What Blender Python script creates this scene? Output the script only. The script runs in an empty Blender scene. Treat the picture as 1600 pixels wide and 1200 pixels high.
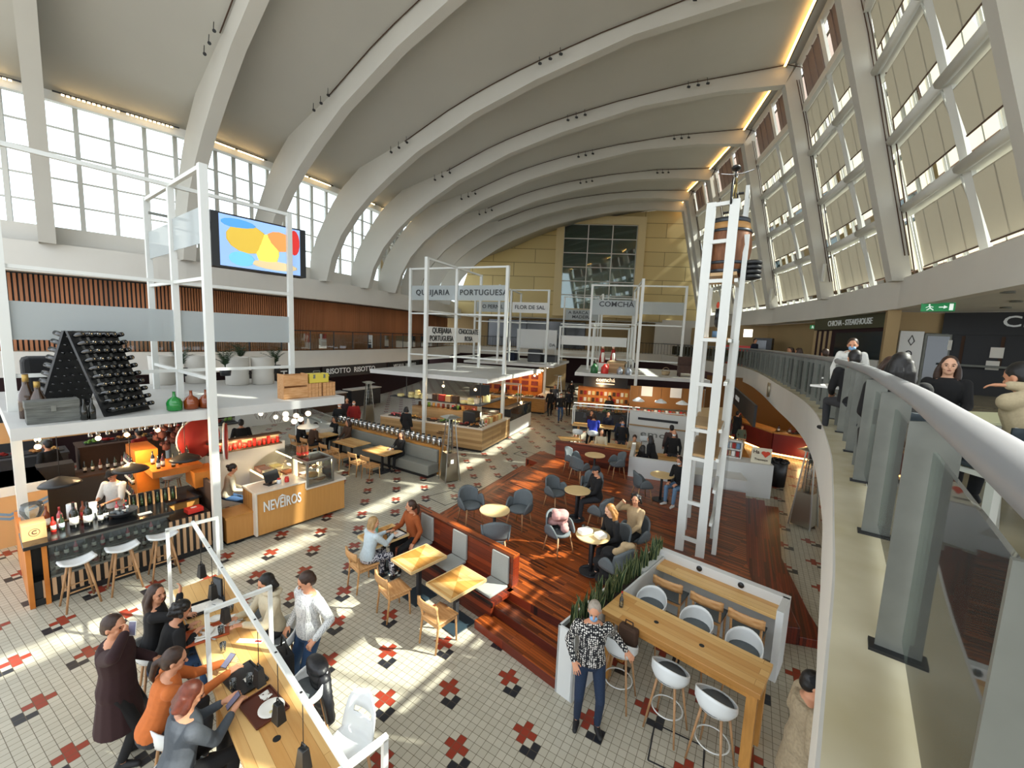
import bpy, bmesh, math, random
from mathutils import Vector, Matrix
random.seed(7)
PI = math.pi
C = bpy.context.scene.collection
SC = bpy.context.scene
EYE = 4.88                       # height of the camera above the market floor
# ---------------------------------------------------------------- camera
cd = bpy.data.cameras.new('camera'); cam = bpy.data.objects.new('camera', cd); C.objects.link(cam)
cd.sensor_width = 36; cd.lens = 36*646.7/1600; cd.clip_start = .02; cd.clip_end = 400
cam.matrix_world = Matrix.Translation((0, 0, EYE)) @ Matrix.Rotation(PI/2-0.117727, 4, 'X') @ Matrix.Rotation(0.0426493, 4, 'Z')
SC.camera = cam
SC.view_settings.view_transform = 'Standard'; SC.view_settings.look = 'None'
SC.view_settings.gamma = 1; SC.view_settings.use_curve_mapping = False
SC.view_settings.exposure = -0.22
SC.cycles.use_denoising = True
SC.cycles.max_bounces = 7; SC.cycles.diffuse_bounces = 4; SC.cycles.glossy_bounces = 2
SC.cycles.transmission_bounces = 3; SC.cycles.transparent_max_bounces = 10
SC.cycles.caustics_reflective = False; SC.cycles.caustics_refractive = False
SC.cycles.sample_clamp_indirect = 6
# ---------------------------------------------------------------- sky, sun
w = bpy.data.worlds.new('world'); SC.world = w; w.use_nodes = True
bg = w.node_tree.nodes['Background']; bg.inputs[0].default_value = (.86, .93, 1, 1); bg.inputs[1].default_value = 3.0
def sun(name, d, e, col, ang):
    l = bpy.data.lights.new(name, 'SUN'); l.energy = e; l.color = col; l.angle = ang
    o = bpy.data.objects.new(name, l); C.objects.link(o)
    o.rotation_euler = Vector(d).to_track_quat('-Z', 'Y').to_euler(); o.location = (30, 0, 30); return o
sun('sun', (-.80, .10, -.74), 17, (1, .95, .84), .012)
def area(name, loc, d, sx, sy, e, col=(1, 1, 1), portal=False):
    l = bpy.data.lights.new(name, 'AREA'); l.shape = 'RECTANGLE'; l.size = sx; l.size_y = sy; l.energy = e; l.color = col
    if portal: l.cycles.is_portal = True
    o = bpy.data.objects.new(name, l); C.objects.link(o); o.location = loc
    o.rotation_euler = Vector(d).to_track_quat('-Z', 'Y').to_euler(); return o
def lamp(name, loc, e, col=(1, .72, .4), r=.06):
    l = bpy.data.lights.new(name, 'POINT'); l.energy = e; l.color = col; l.shadow_soft_size = r
    o = bpy.data.objects.new(name, l); C.objects.link(o); o.location = loc; return o
# ---------------------------------------------------------------- materials
def s2l(c): return tuple(((x/12.92) if x <= .04045 else ((x+.055)/1.055)**2.4) for x in c)
def hexc(h): return s2l(tuple(int(h[i:i+2], 16)/255 for i in (0, 2, 4)))
M = {}
def mat(name, col, rough=.6, metal=0., noise=0., nscale=6., emit=0., trans=0., alpha=1., col2=None, bump=0., spec=.5, stretch=None, coat=0.):
    m = bpy.data.materials.new(name); m.use_nodes = True; nt = m.node_tree; b = nt.nodes['Principled BSDF']
    c = hexc(col) if isinstance(col, str) else col
    b.inputs['Base Color'].default_value = (*c, 1); b.inputs['Roughness'].default_value = rough
    b.inputs['Metallic'].default_value = metal; b.inputs['Specular IOR Level'].default_value = spec
    if coat: b.inputs['Coat Weight'].default_value = coat
    if emit:
        b.inputs['Emission Color'].default_value = (*c, 1); b.inputs['Emission Strength'].default_value = emit
    if trans: b.inputs['Transmission Weight'].default_value = trans
    if alpha < 1: b.inputs['Alpha'].default_value = alpha
    if noise or col2 or bump:
        tc = nt.nodes.new('ShaderNodeTexCoord'); n = nt.nodes.new('ShaderNodeTexNoise'); n.inputs['Scale'].default_value = nscale
        n.inputs['Detail'].default_value = 3
        src = tc.outputs['Object']
        if stretch:
            mp = nt.nodes.new('ShaderNodeMapping'); mp.inputs['Scale'].default_value = stretch
            nt.links.new(src, mp.inputs['Vector']); src = mp.outputs['Vector']
        nt.links.new(src, n.inputs['Vector'])
        r = nt.nodes.new('ShaderNodeValToRGB'); r.color_ramp.elements[0].position = .3; r.color_ramp.elements[1].position = .7
        c2 = hexc(col2) if isinstance(col2, str) else tuple(x*(1-noise) for x in c)
        r.color_ramp.elements[0].color = (*c2, 1); r.color_ramp.elements[1].color = (*c, 1)
        nt.links.new(n.outputs['Fac'], r.inputs['Fac'])
        if noise or col2: nt.links.new(r.outputs['Color'], b.inputs['Base Color'])
        if bump:
            bp = nt.nodes.new('ShaderNodeBump'); bp.inputs['Strength'].default_value = bump; bp.inputs['Distance'].default_value = .01
            nt.links.new(n.outputs['Fac'], bp.inputs['Height']); nt.links.new(bp.outputs['Normal'], b.inputs['Normal'])
    M[name] = m; return m
def glassmat(name, tint=(.9, .96, .95), refl=.12, density=0.):
    m = bpy.data.materials.new(name); m.use_nodes = True; nt = m.node_tree; nt.nodes.remove(nt.nodes['Principled BSDF'])
    out = nt.nodes['Material Output']; t = nt.nodes.new('ShaderNodeBsdfTransparent'); t.inputs[0].default_value = (*tint, 1)
    g = nt.nodes.new('ShaderNodeBsdfGlossy'); g.inputs['Roughness'].default_value = .03
    mx = nt.nodes.new('ShaderNodeMixShader'); fr = nt.nodes.new('ShaderNodeFresnel'); fr.inputs[0].default_value = 1.3+refl*2
    nt.links.new(fr.outputs[0], mx.inputs[0]); nt.links.new(t.outputs[0], mx.inputs[1]); nt.links.new(g.outputs[0], mx.inputs[2])
    last = mx.outputs[0]
    if density:
        d = nt.nodes.new('ShaderNodeBsdfDiffuse'); d.inputs[0].default_value = (.5, .54, .54, 1)
        m2 = nt.nodes.new('ShaderNodeMixShader'); m2.inputs[0].default_value = density
        nt.links.new(last, m2.inputs[1]); nt.links.new(d.outputs[0], m2.inputs[2]); last = m2.outputs[0]
    nt.links.new(last, out.inputs[0]); M[name] = m; return m
def woodmat(name, ca, cb, board=.09, grain=(1, 14, 14), rough=.45, seam=.25, blen=1.4, axis=0):
    """boards running along local x (axis 0) or y (axis 1): colour varies per board and along the grain"""
    m = bpy.data.materials.new(name); m.use_nodes = True; nt = m.node_tree; b = nt.nodes['Principled BSDF']; b.inputs['Roughness'].default_value = rough
    N = nt.nodes.new; Lk = nt.links.new
    tc = N('ShaderNodeTexCoord'); mp = N('ShaderNodeMapping'); Lk(tc.outputs['Object'], mp.inputs[0])
    if axis == 3:
        sp = N('ShaderNodeSeparateXYZ'); Lk(tc.outputs['Object'], sp.inputs[0]); sm = N('ShaderNodeMath'); Lk(sp.outputs[0], sm.inputs[0]); Lk(sp.outputs[1], sm.inputs[1]); cxyz = N('ShaderNodeCombineXYZ'); Lk(sm.outputs[0], cxyz.inputs[0]); Lk(sp.outputs[2], cxyz.inputs[1]); Lk(cxyz.outputs[0], mp.inputs[0])
    if axis == 1: mp.inputs['Rotation'].default_value = (0, 0, PI/2)
    if axis == 2: mp.inputs['Rotation'].default_value = (0, PI/2, 0)
    br = N('ShaderNodeTexBrick'); br.inputs['Scale'].default_value = 1; br.inputs['Brick Width'].default_value = blen; br.inputs['Row Height'].default_value = board
    br.inputs['Mortar Size'].default_value = .0022; br.inputs['Mortar Smooth'].default_value = 0; br.offset = .37
    A, B = hexc(ca), hexc(cb)
    br.inputs['Color1'].default_value = (0, 0, 0, 1); br.inputs['Color2'].default_value = (1, 1, 1, 1); br.inputs['Mortar'].default_value = (.5, .5, .5, 1)
    Lk(mp.outputs[0], br.inputs['Vector'])
    mg = N('ShaderNodeMapping'); mg.inputs['Scale'].default_value = grain; Lk(mp.outputs[0], mg.inputs[0])
    no = N('ShaderNodeTexNoise'); no.inputs['Scale'].default_value = 3; no.inputs['Detail'].default_value = 4; Lk(mg.outputs[0], no.inputs['Vector'])
    ad = N('ShaderNodeMath'); ad.operation = 'MULTIPLY_ADD'; Lk(br.outputs['Color'], ad.inputs[0]); ad.inputs[1].default_value = .8
    mu = N('ShaderNodeMath'); mu.operation = 'MULTIPLY'; Lk(no.outputs['Fac'], mu.inputs[0]); mu.inputs[1].default_value = .5; Lk(mu.outputs[0], ad.inputs[2])
    r = N('ShaderNodeValToRGB'); r.color_ramp.elements[0].position = .2; r.color_ramp.elements[1].position = .95
    r.color_ramp.elements[0].color = (*A, 1); r.color_ramp.elements[1].color = (*B, 1); Lk(ad.outputs[0], r.inputs[0])
    mx = N('ShaderNodeMix'); mx.data_type = 'RGBA'; Lk(br.outputs['Fac'], mx.inputs['Factor']); Lk(r.outputs['Color'], mx.inputs[6]); mx.inputs[7].default_value = tuple(x*seam for x in A)+(1,)
    Lk(mx.outputs[2], b.inputs['Base Color']); M[name] = m; return m
def stripemat(name, cols, period, axis=0, rough=.6, duty=.5):
    """alternating colours across one local axis"""
    m = bpy.data.materials.new(name); m.use_nodes = True; nt = m.node_tree; b = nt.nodes['Principled BSDF']; b.inputs['Roughness'].default_value = rough
    tc = nt.nodes.new('ShaderNodeTexCoord'); sp = nt.nodes.new('ShaderNodeSeparateXYZ'); nt.links.new(tc.outputs['Object'], sp.inputs[0])
    d = nt.nodes.new('ShaderNodeMath'); d.operation = 'DIVIDE'; nt.links.new(sp.outputs[axis], d.inputs[0]); d.inputs[1].default_value = period
    f = nt.nodes.new('ShaderNodeMath'); f.operation = 'FRACT'; nt.links.new(d.outputs[0], f.inputs[0])
    r = nt.nodes.new('ShaderNodeValToRGB'); r.color_ramp.interpolation = 'CONSTANT'
    r.color_ramp.elements[0].color = (*hexc(cols[0]), 1); r.color_ramp.elements[1].position = duty; r.color_ramp.elements[1].color = (*hexc(cols[1]), 1)
    nt.links.new(f.outputs[0], r.inputs[0]); nt.links.new(r.outputs[0], b.inputs['Base Color']); M[name] = m; return m
def panelmat(name, col, w_, h_, joint, rough=.7, axes='xz'):
    m = bpy.data.materials.new(name); m.use_nodes = True; nt = m.node_tree; b = nt.nodes['Principled BSDF']; b.inputs['Roughness'].default_value = rough
    tc = nt.nodes.new('ShaderNodeTexCoord'); sp = nt.nodes.new('ShaderNodeSeparateXYZ'); cb = nt.nodes.new('ShaderNodeCombineXYZ')
    nt.links.new(tc.outputs['Object'], sp.inputs[0]); nt.links.new(sp.outputs['XYZ'.index(axes[0].upper())], cb.inputs[0]); nt.links.new(sp.outputs['XYZ'.index(axes[1].upper())], cb.inputs[1])
    br = nt.nodes.new('ShaderNodeTexBrick'); br.inputs['Scale'].default_value = 1; br.inputs['Brick Width'].default_value = w_; br.inputs['Row Height'].default_value = h_
    br.inputs['Mortar Size'].default_value = .03; br.inputs['Mortar Smooth'].default_value = 0
    c = hexc(col); br.inputs['Color1'].default_value = (*c, 1); br.inputs['Color2'].default_value = tuple(x*.9 for x in c)+(1,); br.inputs['Mortar'].default_value = (*hexc(joint), 1)
    nt.links.new(cb.outputs[0], br.inputs['Vector']); nt.links.new(br.outputs['Color'], b.inputs['Base Color']); M[name] = m; return m
mat('white_steel', 'd9dbd6', .4); mat('white_slab', 'c9c9c6', .5, noise=.06, nscale=1.2); mat('plaster', 'c9c8c2', .8, noise=.05, nscale=.8)
mat('ceiling_paint', 'bcbab2', .85, noise=.07, nscale=.35); mat('rib_paint', 'c4c1b8', .8, noise=.06, nscale=.6); mat('rib_white', 'd2d2cc', .7)
mat('fascia', 'd3d0c8', .75, noise=.04, nscale=1); mat('steel_grey', '74766f', .5, metal=.12, noise=.15, nscale=9); mat('rail_grey', '8b8e92', .42, metal=.3)
mat('marble', 'ded6ba', .25, noise=0, col2='bdb18c', nscale=1.6); mat('mezz_floor', 'aba187', .2, noise=.2, nscale=2)
mat('dark', '141416', .5); mat('black_metal', '1b1c1e', .4); mat('charcoal', '2b2c2f', .6); mat('white_plastic', 'e4e8e8', .35); mat('grey_fabric', '6f7475', .95, noise=.12, nscale=60)
mat('shell_grey', '62696c', .85, noise=.12, nscale=50); mat('bench_grey', '85867f', .9, noise=.1, nscale=40); mat('cushion_grey', '9b9d98', .9, noise=.06, nscale=40)
mat('beech', 'd6a873', .5, col2='bb8650', nscale=3, stretch=(2, 12, 12)); mat('oak_leg', 'b98f66', .5, col2='9b7248', nscale=4, stretch=(6, 6, 1.5))
mat('beige_wall', 'a88f66', .8, noise=.06, nscale=.7); mat('warm_wood', 'c8904c', .55, col2='a8722f', nscale=2, stretch=(1, 1, 8)); mat('orange_wood', 'd0802f', .5, col2='b0621a', nscale=2)
mat('stone_top', 'd9cfc0', .35, noise=.05, nscale=5); mat('dark_counter', '17181a', .18, spec=.7); mat('chrome', 'c6c8c8', .2, metal=1); mat('mirror_steel', 'a8a08c', .28, metal=.9)
mat('heater_steel', 'b9bab4', .3, metal=.85); mat('paper', 'ece9e0', .8); mat('tray_brown', '5b2b1c', .5); mat('tray_black', '1e1f22', .45); mat('plate', 'f0eee6', .25)
mat('red', 'b5241c', .5); mat('bright_red', 'd23228', .4); mat('blue', '2b3a8c', .7); mat('yellow', 'd4c14c', .5); mat('green_glass', '1f8a3a', .12, spec=.8, trans=.25); mat('amber_glass', '8a3f16', .12, spec=.8, trans=.2)
mat('bottle_dark', '12140f', .12, spec=.8); mat('bottle_green', '24331c', .15, spec=.8); mat('wine_red', '4a1018', .15, spec=.8); mat('rose', 'c0545a', .15, spec=.8); mat('label', 'e6e0d2', .7); mat('label_red', '9c2620', .7)
mat('crate_wood', 'd0a070', .7, col2='b88450', nscale=5, stretch=(1, 6, 6)); mat('old_crate', '6c6e69', .85, col2='4d4e4a', nscale=4, stretch=(1, 8, 8)); mat('bulb', (1, .68, .32), .5, emit=14); mat('bulb_white', (1, .86, .62), .5, emit=5)
mat('strip_warm', (1, .55, .16), .5, emit=12); mat('strip_light', (1, .72, .38), .5, emit=9); mat('lit_panel', (1, .9, .74), .5, emit=3); mat('leaf', '3c5a2c', .6, col2='24401f', nscale=9); mat('leaf_edge', '9aa06a', .6); mat('soil', '2a2018', .9)
mat('leaf_dark', '274021', .6, col2='182c14', nscale=9); mat('pot_white', 'c9c5bc', .6); mat('barrel_wood', '8e5c38', .6, col2='6f4226', nscale=4, stretch=(5, 5, 1)); mat('barrel_band', '4c5056', .45, metal=.7); mat('barrel_light', 'b98a52', .6)
mat('cheese', 'd9cb8c', .6); mat('cheese_rind', 'b98c4a', .7); mat('bread', 'c08546', .8, col2='8f5a2a', nscale=14); mat('meat', '8b3226', .6, col2='5e1d18', nscale=12); mat('greens', '5e8436', .8); mat('kraft', 'c79b67', .8); mat('terracotta', 'a5613b', .8)
mat('skin', 'c98f6e', .55); mat('skin_dark', 'a06a4c', .55); mat('skin_pale', 'd9a88a', .55); mat('hair_black', '15110f', .5, noise=.4, nscale=30); mat('hair_brown', '3a2417', .5, noise=.4, nscale=30); mat('hair_light', '8d6238', .5, noise=.4, nscale=30)
mat('hair_blonde', 'b08d5c', .5, noise=.35, nscale=30); mat('hair_grey', 'a59a8c', .6, noise=.3, nscale=30); mat('hair_auburn', '6b2f1a', .5, noise=.4, nscale=30); mat('lips', '8c3d36', .5); mat('eye_dark', '1a1412', .3); mat('mask_blue', '7ea6cc', .8); mat('mask_white', 'dfe4e6', .8)
for n, h in dict(c_black='121214', c_charcoal='2c2d31', c_navy='1d2438', c_denim='2d4a6e', c_denim_light='6f8fae', c_orange='c0682f', c_rust='9a4f22', c_maroon='2d1518', c_grey='565b60', c_white='dcdcd6', c_cream='cfc4a8', c_pale_blue='c4d4dc', c_olive='4b4a35', c_red='8c1f1c', c_royal='2334a0', c_brown='4a3426', c_beige='b29a76', c_green='5f6a58', c_plaid='4c3a36', c_pink='b88a86').items(): mat(n, h, .9, noise=.12, nscale=25)
mat('shoe_black', '161618', .6); mat('shoe_white', 'd8d8d4', .6); mat('shoe_brown', '4a3020', .6)
glassmat('glass'); glassmat('rail_glass', (.78, .88, .84), .2, density=.03); glassmat('case_glass', (.9, .95, .95), .1, density=.05); glassmat('frost', (.9, .93, .93), .05, density=.55); glassmat('frost_dense', (.75, .8, .8), .05, density=.72); glassmat('jar_glass', (.88, .93, .9), .2, density=.1)
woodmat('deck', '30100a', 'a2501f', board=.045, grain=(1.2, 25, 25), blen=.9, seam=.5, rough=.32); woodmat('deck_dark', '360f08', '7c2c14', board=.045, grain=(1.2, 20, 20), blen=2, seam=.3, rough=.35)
woodmat('pine', 'c48c4a', 'e0b878', board=.11, grain=(.7, 8, 8), blen=2.6, seam=.75, rough=.4); woodmat('pine_dark', 'a8712f', 'cb944c', board=.11, grain=(.7, 8, 8), blen=2.6, seam=.75, rough=.4); mat('pine_pale', 'dfc18a', .45, noise=.1, nscale=5); mat('heater_dark', '2b3a42', .4); woodmat('kiosk_wood', '96744a', 'c4a272', board=.12, grain=(.6, 10, 10), blen=3, seam=.75, axis=3); woodmat('deck_side', '3a130a', '8a3a1a', board=.1, grain=(1, 12, 12), blen=2, seam=.3, axis=3); woodmat('kiosk_wood_v', 'b47c3e', 'cf9a56', board=.06, grain=(.5, 10, 10), blen=4, seam=.6, axis=2)
stripemat('slat_wood', ('8a4a22', '241008'), .11, 0, duty=.62); stripemat('bar_slat', ('c99a72', '1c120e'), .115, 0, duty=.5)
panelmat('end_panel', 'd3bd86', 4.2, 1.35, '8d7c54')

mat('white_panel', 'd6d8d6', .5, noise=.03, nscale=2); mat('pine_leg', 'c88f48', .5, noise=.18, nscale=5, stretch=(6, 6, 1)); mat('turquoise', '6fc4b4', .4); mat('tray_orange', 'b0532c', .5); mat('screen_grey', '6c6a80', .2); mat('c_purple', '4a2f6a', .8); mat('c_slate', '4a5057', .95, noise=.1, nscale=60); mat('c_denim_dark', '1c2c44', .9, noise=.15, nscale=40); mat('hair_gold', 'a9753c', .5, noise=.45, nscale=26); mat('puffer', '1a1b20', .45, noise=.4, nscale=14, bump=.6); mat('c_fur', 'a9987c', 1., noise=.25, nscale=40, bump=.8)
def dotmat(name, base, dot, scale, rough=.9, kind='voronoi', thr=.35):
    m = bpy.data.materials.new(name); m.use_nodes = True; nt = m.node_tree; b = nt.nodes['Principled BSDF']; b.inputs['Roughness'].default_value = rough
    tc = nt.nodes.new('ShaderNodeTexCoord')
    if kind == 'voronoi': t = nt.nodes.new('ShaderNodeTexVoronoi'); t.inputs['Scale'].default_value = scale; t.inputs['Randomness'].default_value = .35; out = t.outputs['Distance']
    else: t = nt.nodes.new('ShaderNodeTexNoise'); t.inputs['Scale'].default_value = scale; t.inputs['Detail'].default_value = 1; out = t.outputs['Fac']
    nt.links.new(tc.outputs['Object'], t.inputs['Vector']); r = nt.nodes.new('ShaderNodeValToRGB'); r.color_ramp.interpolation = 'CONSTANT'
    r.color_ramp.elements[0].color = (*hexc(dot), 1); r.color_ramp.elements[1].position = thr; r.color_ramp.elements[1].color = (*hexc(base), 1)
    nt.links.new(out, r.inputs[0]); nt.links.new(r.outputs[0], b.inputs['Base Color']); M[name] = m
dotmat('fleece', '17181c', 'd9d6cf', 38, thr=.4); dotmat('check_shirt', 'd2d3d1', '555a62', 60, thr=.3); dotmat('pattern_trousers', 'c2c2c8', '2c3040', 32, kind='noise', thr=.5)

mat('slat_pale', 'c9a27c', .6, noise=.1, nscale=4); mat('amber_dark', '3a2412', .15, spec=.8); mat('gold_foil', 'a88a4a', .4, metal=.5); mat('bottle_black', '0b0c0d', .14, spec=.8); mat('garland', '3a0f12', .8, noise=.4, nscale=20)
def emis(n, h, s=1.1):
    c = hexc(h); m = mat(n, c, .5, emit=s); return m
emis('tv_picture', '8fb2e6', .9); emis('tv_yellow', 'c4a53c'); emis('tv_yellow2', 'd9cf58'); emis('tv_orange', 'cf8a4a'); emis('tv_red', 'c02a26'); emis('tv_blue', '4a8fd8'); emis('tv_skin', 'c8b48a'); emis('tv_blue2', '6ab4dc')

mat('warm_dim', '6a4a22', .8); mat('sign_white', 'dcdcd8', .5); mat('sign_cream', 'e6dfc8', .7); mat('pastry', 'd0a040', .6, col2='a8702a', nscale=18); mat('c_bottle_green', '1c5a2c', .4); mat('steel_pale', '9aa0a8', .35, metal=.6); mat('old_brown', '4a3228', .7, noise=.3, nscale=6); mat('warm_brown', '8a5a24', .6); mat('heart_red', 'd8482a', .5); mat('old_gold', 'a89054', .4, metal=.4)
mat('counter_red', '7c1f16', .45, noise=.2, nscale=2); mat('table_lime', 'd6d8ae', .4); mat('dark_teal', '1f2c33', .6); mat('c_beige_light', 'b8a888', .95, noise=.12, nscale=60); mat('print_orange', 'c8442c', .7); mat('print_yellow', 'e0b040', .7); mat('exit_green', '1a7a44', .5, emit=.6); mat('exit_white', 'e8f0ea', .5, emit=.8)
# pale striped shades that let a little daylight through
def shademat():
    m = bpy.data.materials.new('shade'); m.use_nodes = True; nt = m.node_tree; nt.nodes.remove(nt.nodes['Principled BSDF']); out = nt.nodes['Material Output']
    d = nt.nodes.new('ShaderNodeBsdfDiffuse'); d.inputs[0].default_value = (*hexc('aea898'), 1); t = nt.nodes.new('ShaderNodeBsdfTranslucent'); t.inputs[0].default_value = (*hexc('a39a88'), 1)
    x = nt.nodes.new('ShaderNodeMixShader'); x.inputs[0].default_value = .1; nt.links.new(d.outputs[0], x.inputs[1]); nt.links.new(t.outputs[0], x.inputs[2]); nt.links.new(x.outputs[0], out.inputs[0]); M['shade'] = m
shademat()
_f = M['shade'].copy(); _f.node_tree.nodes['Diffuse BSDF'].inputs[0].default_value = (*hexc('b0a0a2'), 1); _f.node_tree.nodes['Mix Shader'].inputs[0].default_value = .3; M['film'] = _f
# market floor: 10 cm cream tiles with red crosses and dark corner tiles on a diagonal lattice
def floormat():
    m = bpy.data.materials.new('floor_tiles'); m.use_nodes = True; nt = m.node_tree; b = nt.nodes['Principled BSDF']; N = nt.nodes.new; Lk = nt.links.new
    tc = N('ShaderNodeTexCoord'); sp = N('ShaderNodeSeparateXYZ'); Lk(tc.outputs['Object'], sp.inputs[0])
    def mth(op, a, b_=None, c=None):
        n = N('ShaderNodeMath'); n.operation = op
        for k, v in enumerate((a, b_, c)):
            if v is None: continue
            if isinstance(v, (int, float)): n.inputs[k].default_value = v
            else: Lk(v, n.inputs[k])
        return n.outputs[0]
    T = .10004; ya = 1.04179; ox, oy = -15.1087*T, 49.7943*T; c, s = math.cos(ya), math.sin(ya)
    X, Y = sp.outputs[0], sp.outputs[1]
    i = mth('ADD', mth('MULTIPLY', X, c/T), mth('ADD', mth('MULTIPLY', Y, s/T), -(ox*c+oy*s)/T+600.5))
    j = mth('ADD', mth('MULTIPLY', X, s/T), mth('ADD', mth('MULTIPLY', Y, -c/T), -(ox*s-oy*c)/T+600.5))
    fi, fj = mth('FRACT', i), mth('FRACT', j); I, J = mth('FLOOR', i), mth('FLOOR', j)
    def edge(f): return mth('LESS_THAN', mth('SUBTRACT', .5, mth('ABSOLUTE', mth('SUBTRACT', f, .5))), .028)
    grout = mth('MAXIMUM', edge(fi), edge(fj)); reds = []; darks = []
    for cc in (0, 6):
        di = mth('SUBTRACT', mth('MODULO', mth('ADD', I, 6-cc), 12), 6); dj = mth('SUBTRACT', mth('MODULO', mth('ADD', J, 6-cc), 12), 6)
        reds.append(mth('LESS_THAN', mth('ADD', mth('ABSOLUTE', di), mth('ABSOLUTE', dj)), 1.5))
        inb = mth('MULTIPLY', mth('LESS_THAN', mth('ABSOLUTE', mth('ADD', di, 1.5)), .7), mth('LESS_THAN', mth('ABSOLUTE', mth('SUBTRACT', dj, 1.5)), .7))
        darks.append(mth('MULTIPLY', inb, mth('GREATER_THAN', mth('SUBTRACT', dj, di), 2.5)))
    red = mth('MAXIMUM', *reds); drk = mth('MAXIMUM', *darks)
    cb = N('ShaderNodeCombineXYZ'); Lk(I, cb.inputs[0]); Lk(J, cb.inputs[1]); wn = N('ShaderNodeTexWhiteNoise'); wn.noise_dimensions = '2D'; Lk(cb.outputs[0], wn.inputs['Vector'])
    no = N('ShaderNodeTexNoise'); no.inputs['Scale'].default_value = .5; Lk(tc.outputs['Object'], no.inputs['Vector'])
    def mix(f, a, b_):
        n = N('ShaderNodeMix'); n.data_type = 'RGBA'
        if isinstance(f, (int, float)): n.inputs[0].default_value = f
        else: Lk(f, n.inputs[0])
        for k, v in ((6, a), (7, b_)):
            if isinstance(v, tuple): n.inputs[k].default_value = (*v, 1)
            else: Lk(v, n.inputs[k])
        return n.outputs[2]
    base = mix(mth('MULTIPLY', wn.outputs[0], 1.0), hexc('b2ad9c'), hexc('c0bbaa')); base = mix(mth('MULTIPLY', no.outputs[0], .5), base, hexc('a8a190'))
    c1 = mix(red, base, hexc('8e3524')); c2 = mix(drk, c1, hexc('24262c')); c3 = mix(grout, c2, hexc('5f5644'))
    Lk(c3, b.inputs['Base Color']); b.inputs['Roughness'].default_value = .3
    Lk(mth('ADD', .3, mth('MULTIPLY', grout, .4)), b.inputs['Roughness']); M['floor_tiles'] = m
floormat()
glassmat('teal_glass', (.45, .72, .68), .5, density=.06); mat('slat_real', 'bd7a4e', .6, noise=.35, nscale=1.3, stretch=(1, 1, .1)); mat('dark_glazing', '222c30', .15, spec=.9); mat('end_frame', 'd6c294', .7); mat('white_far', 'e9e6e2', .9); mat('film', '8a7a74', .9)
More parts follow.
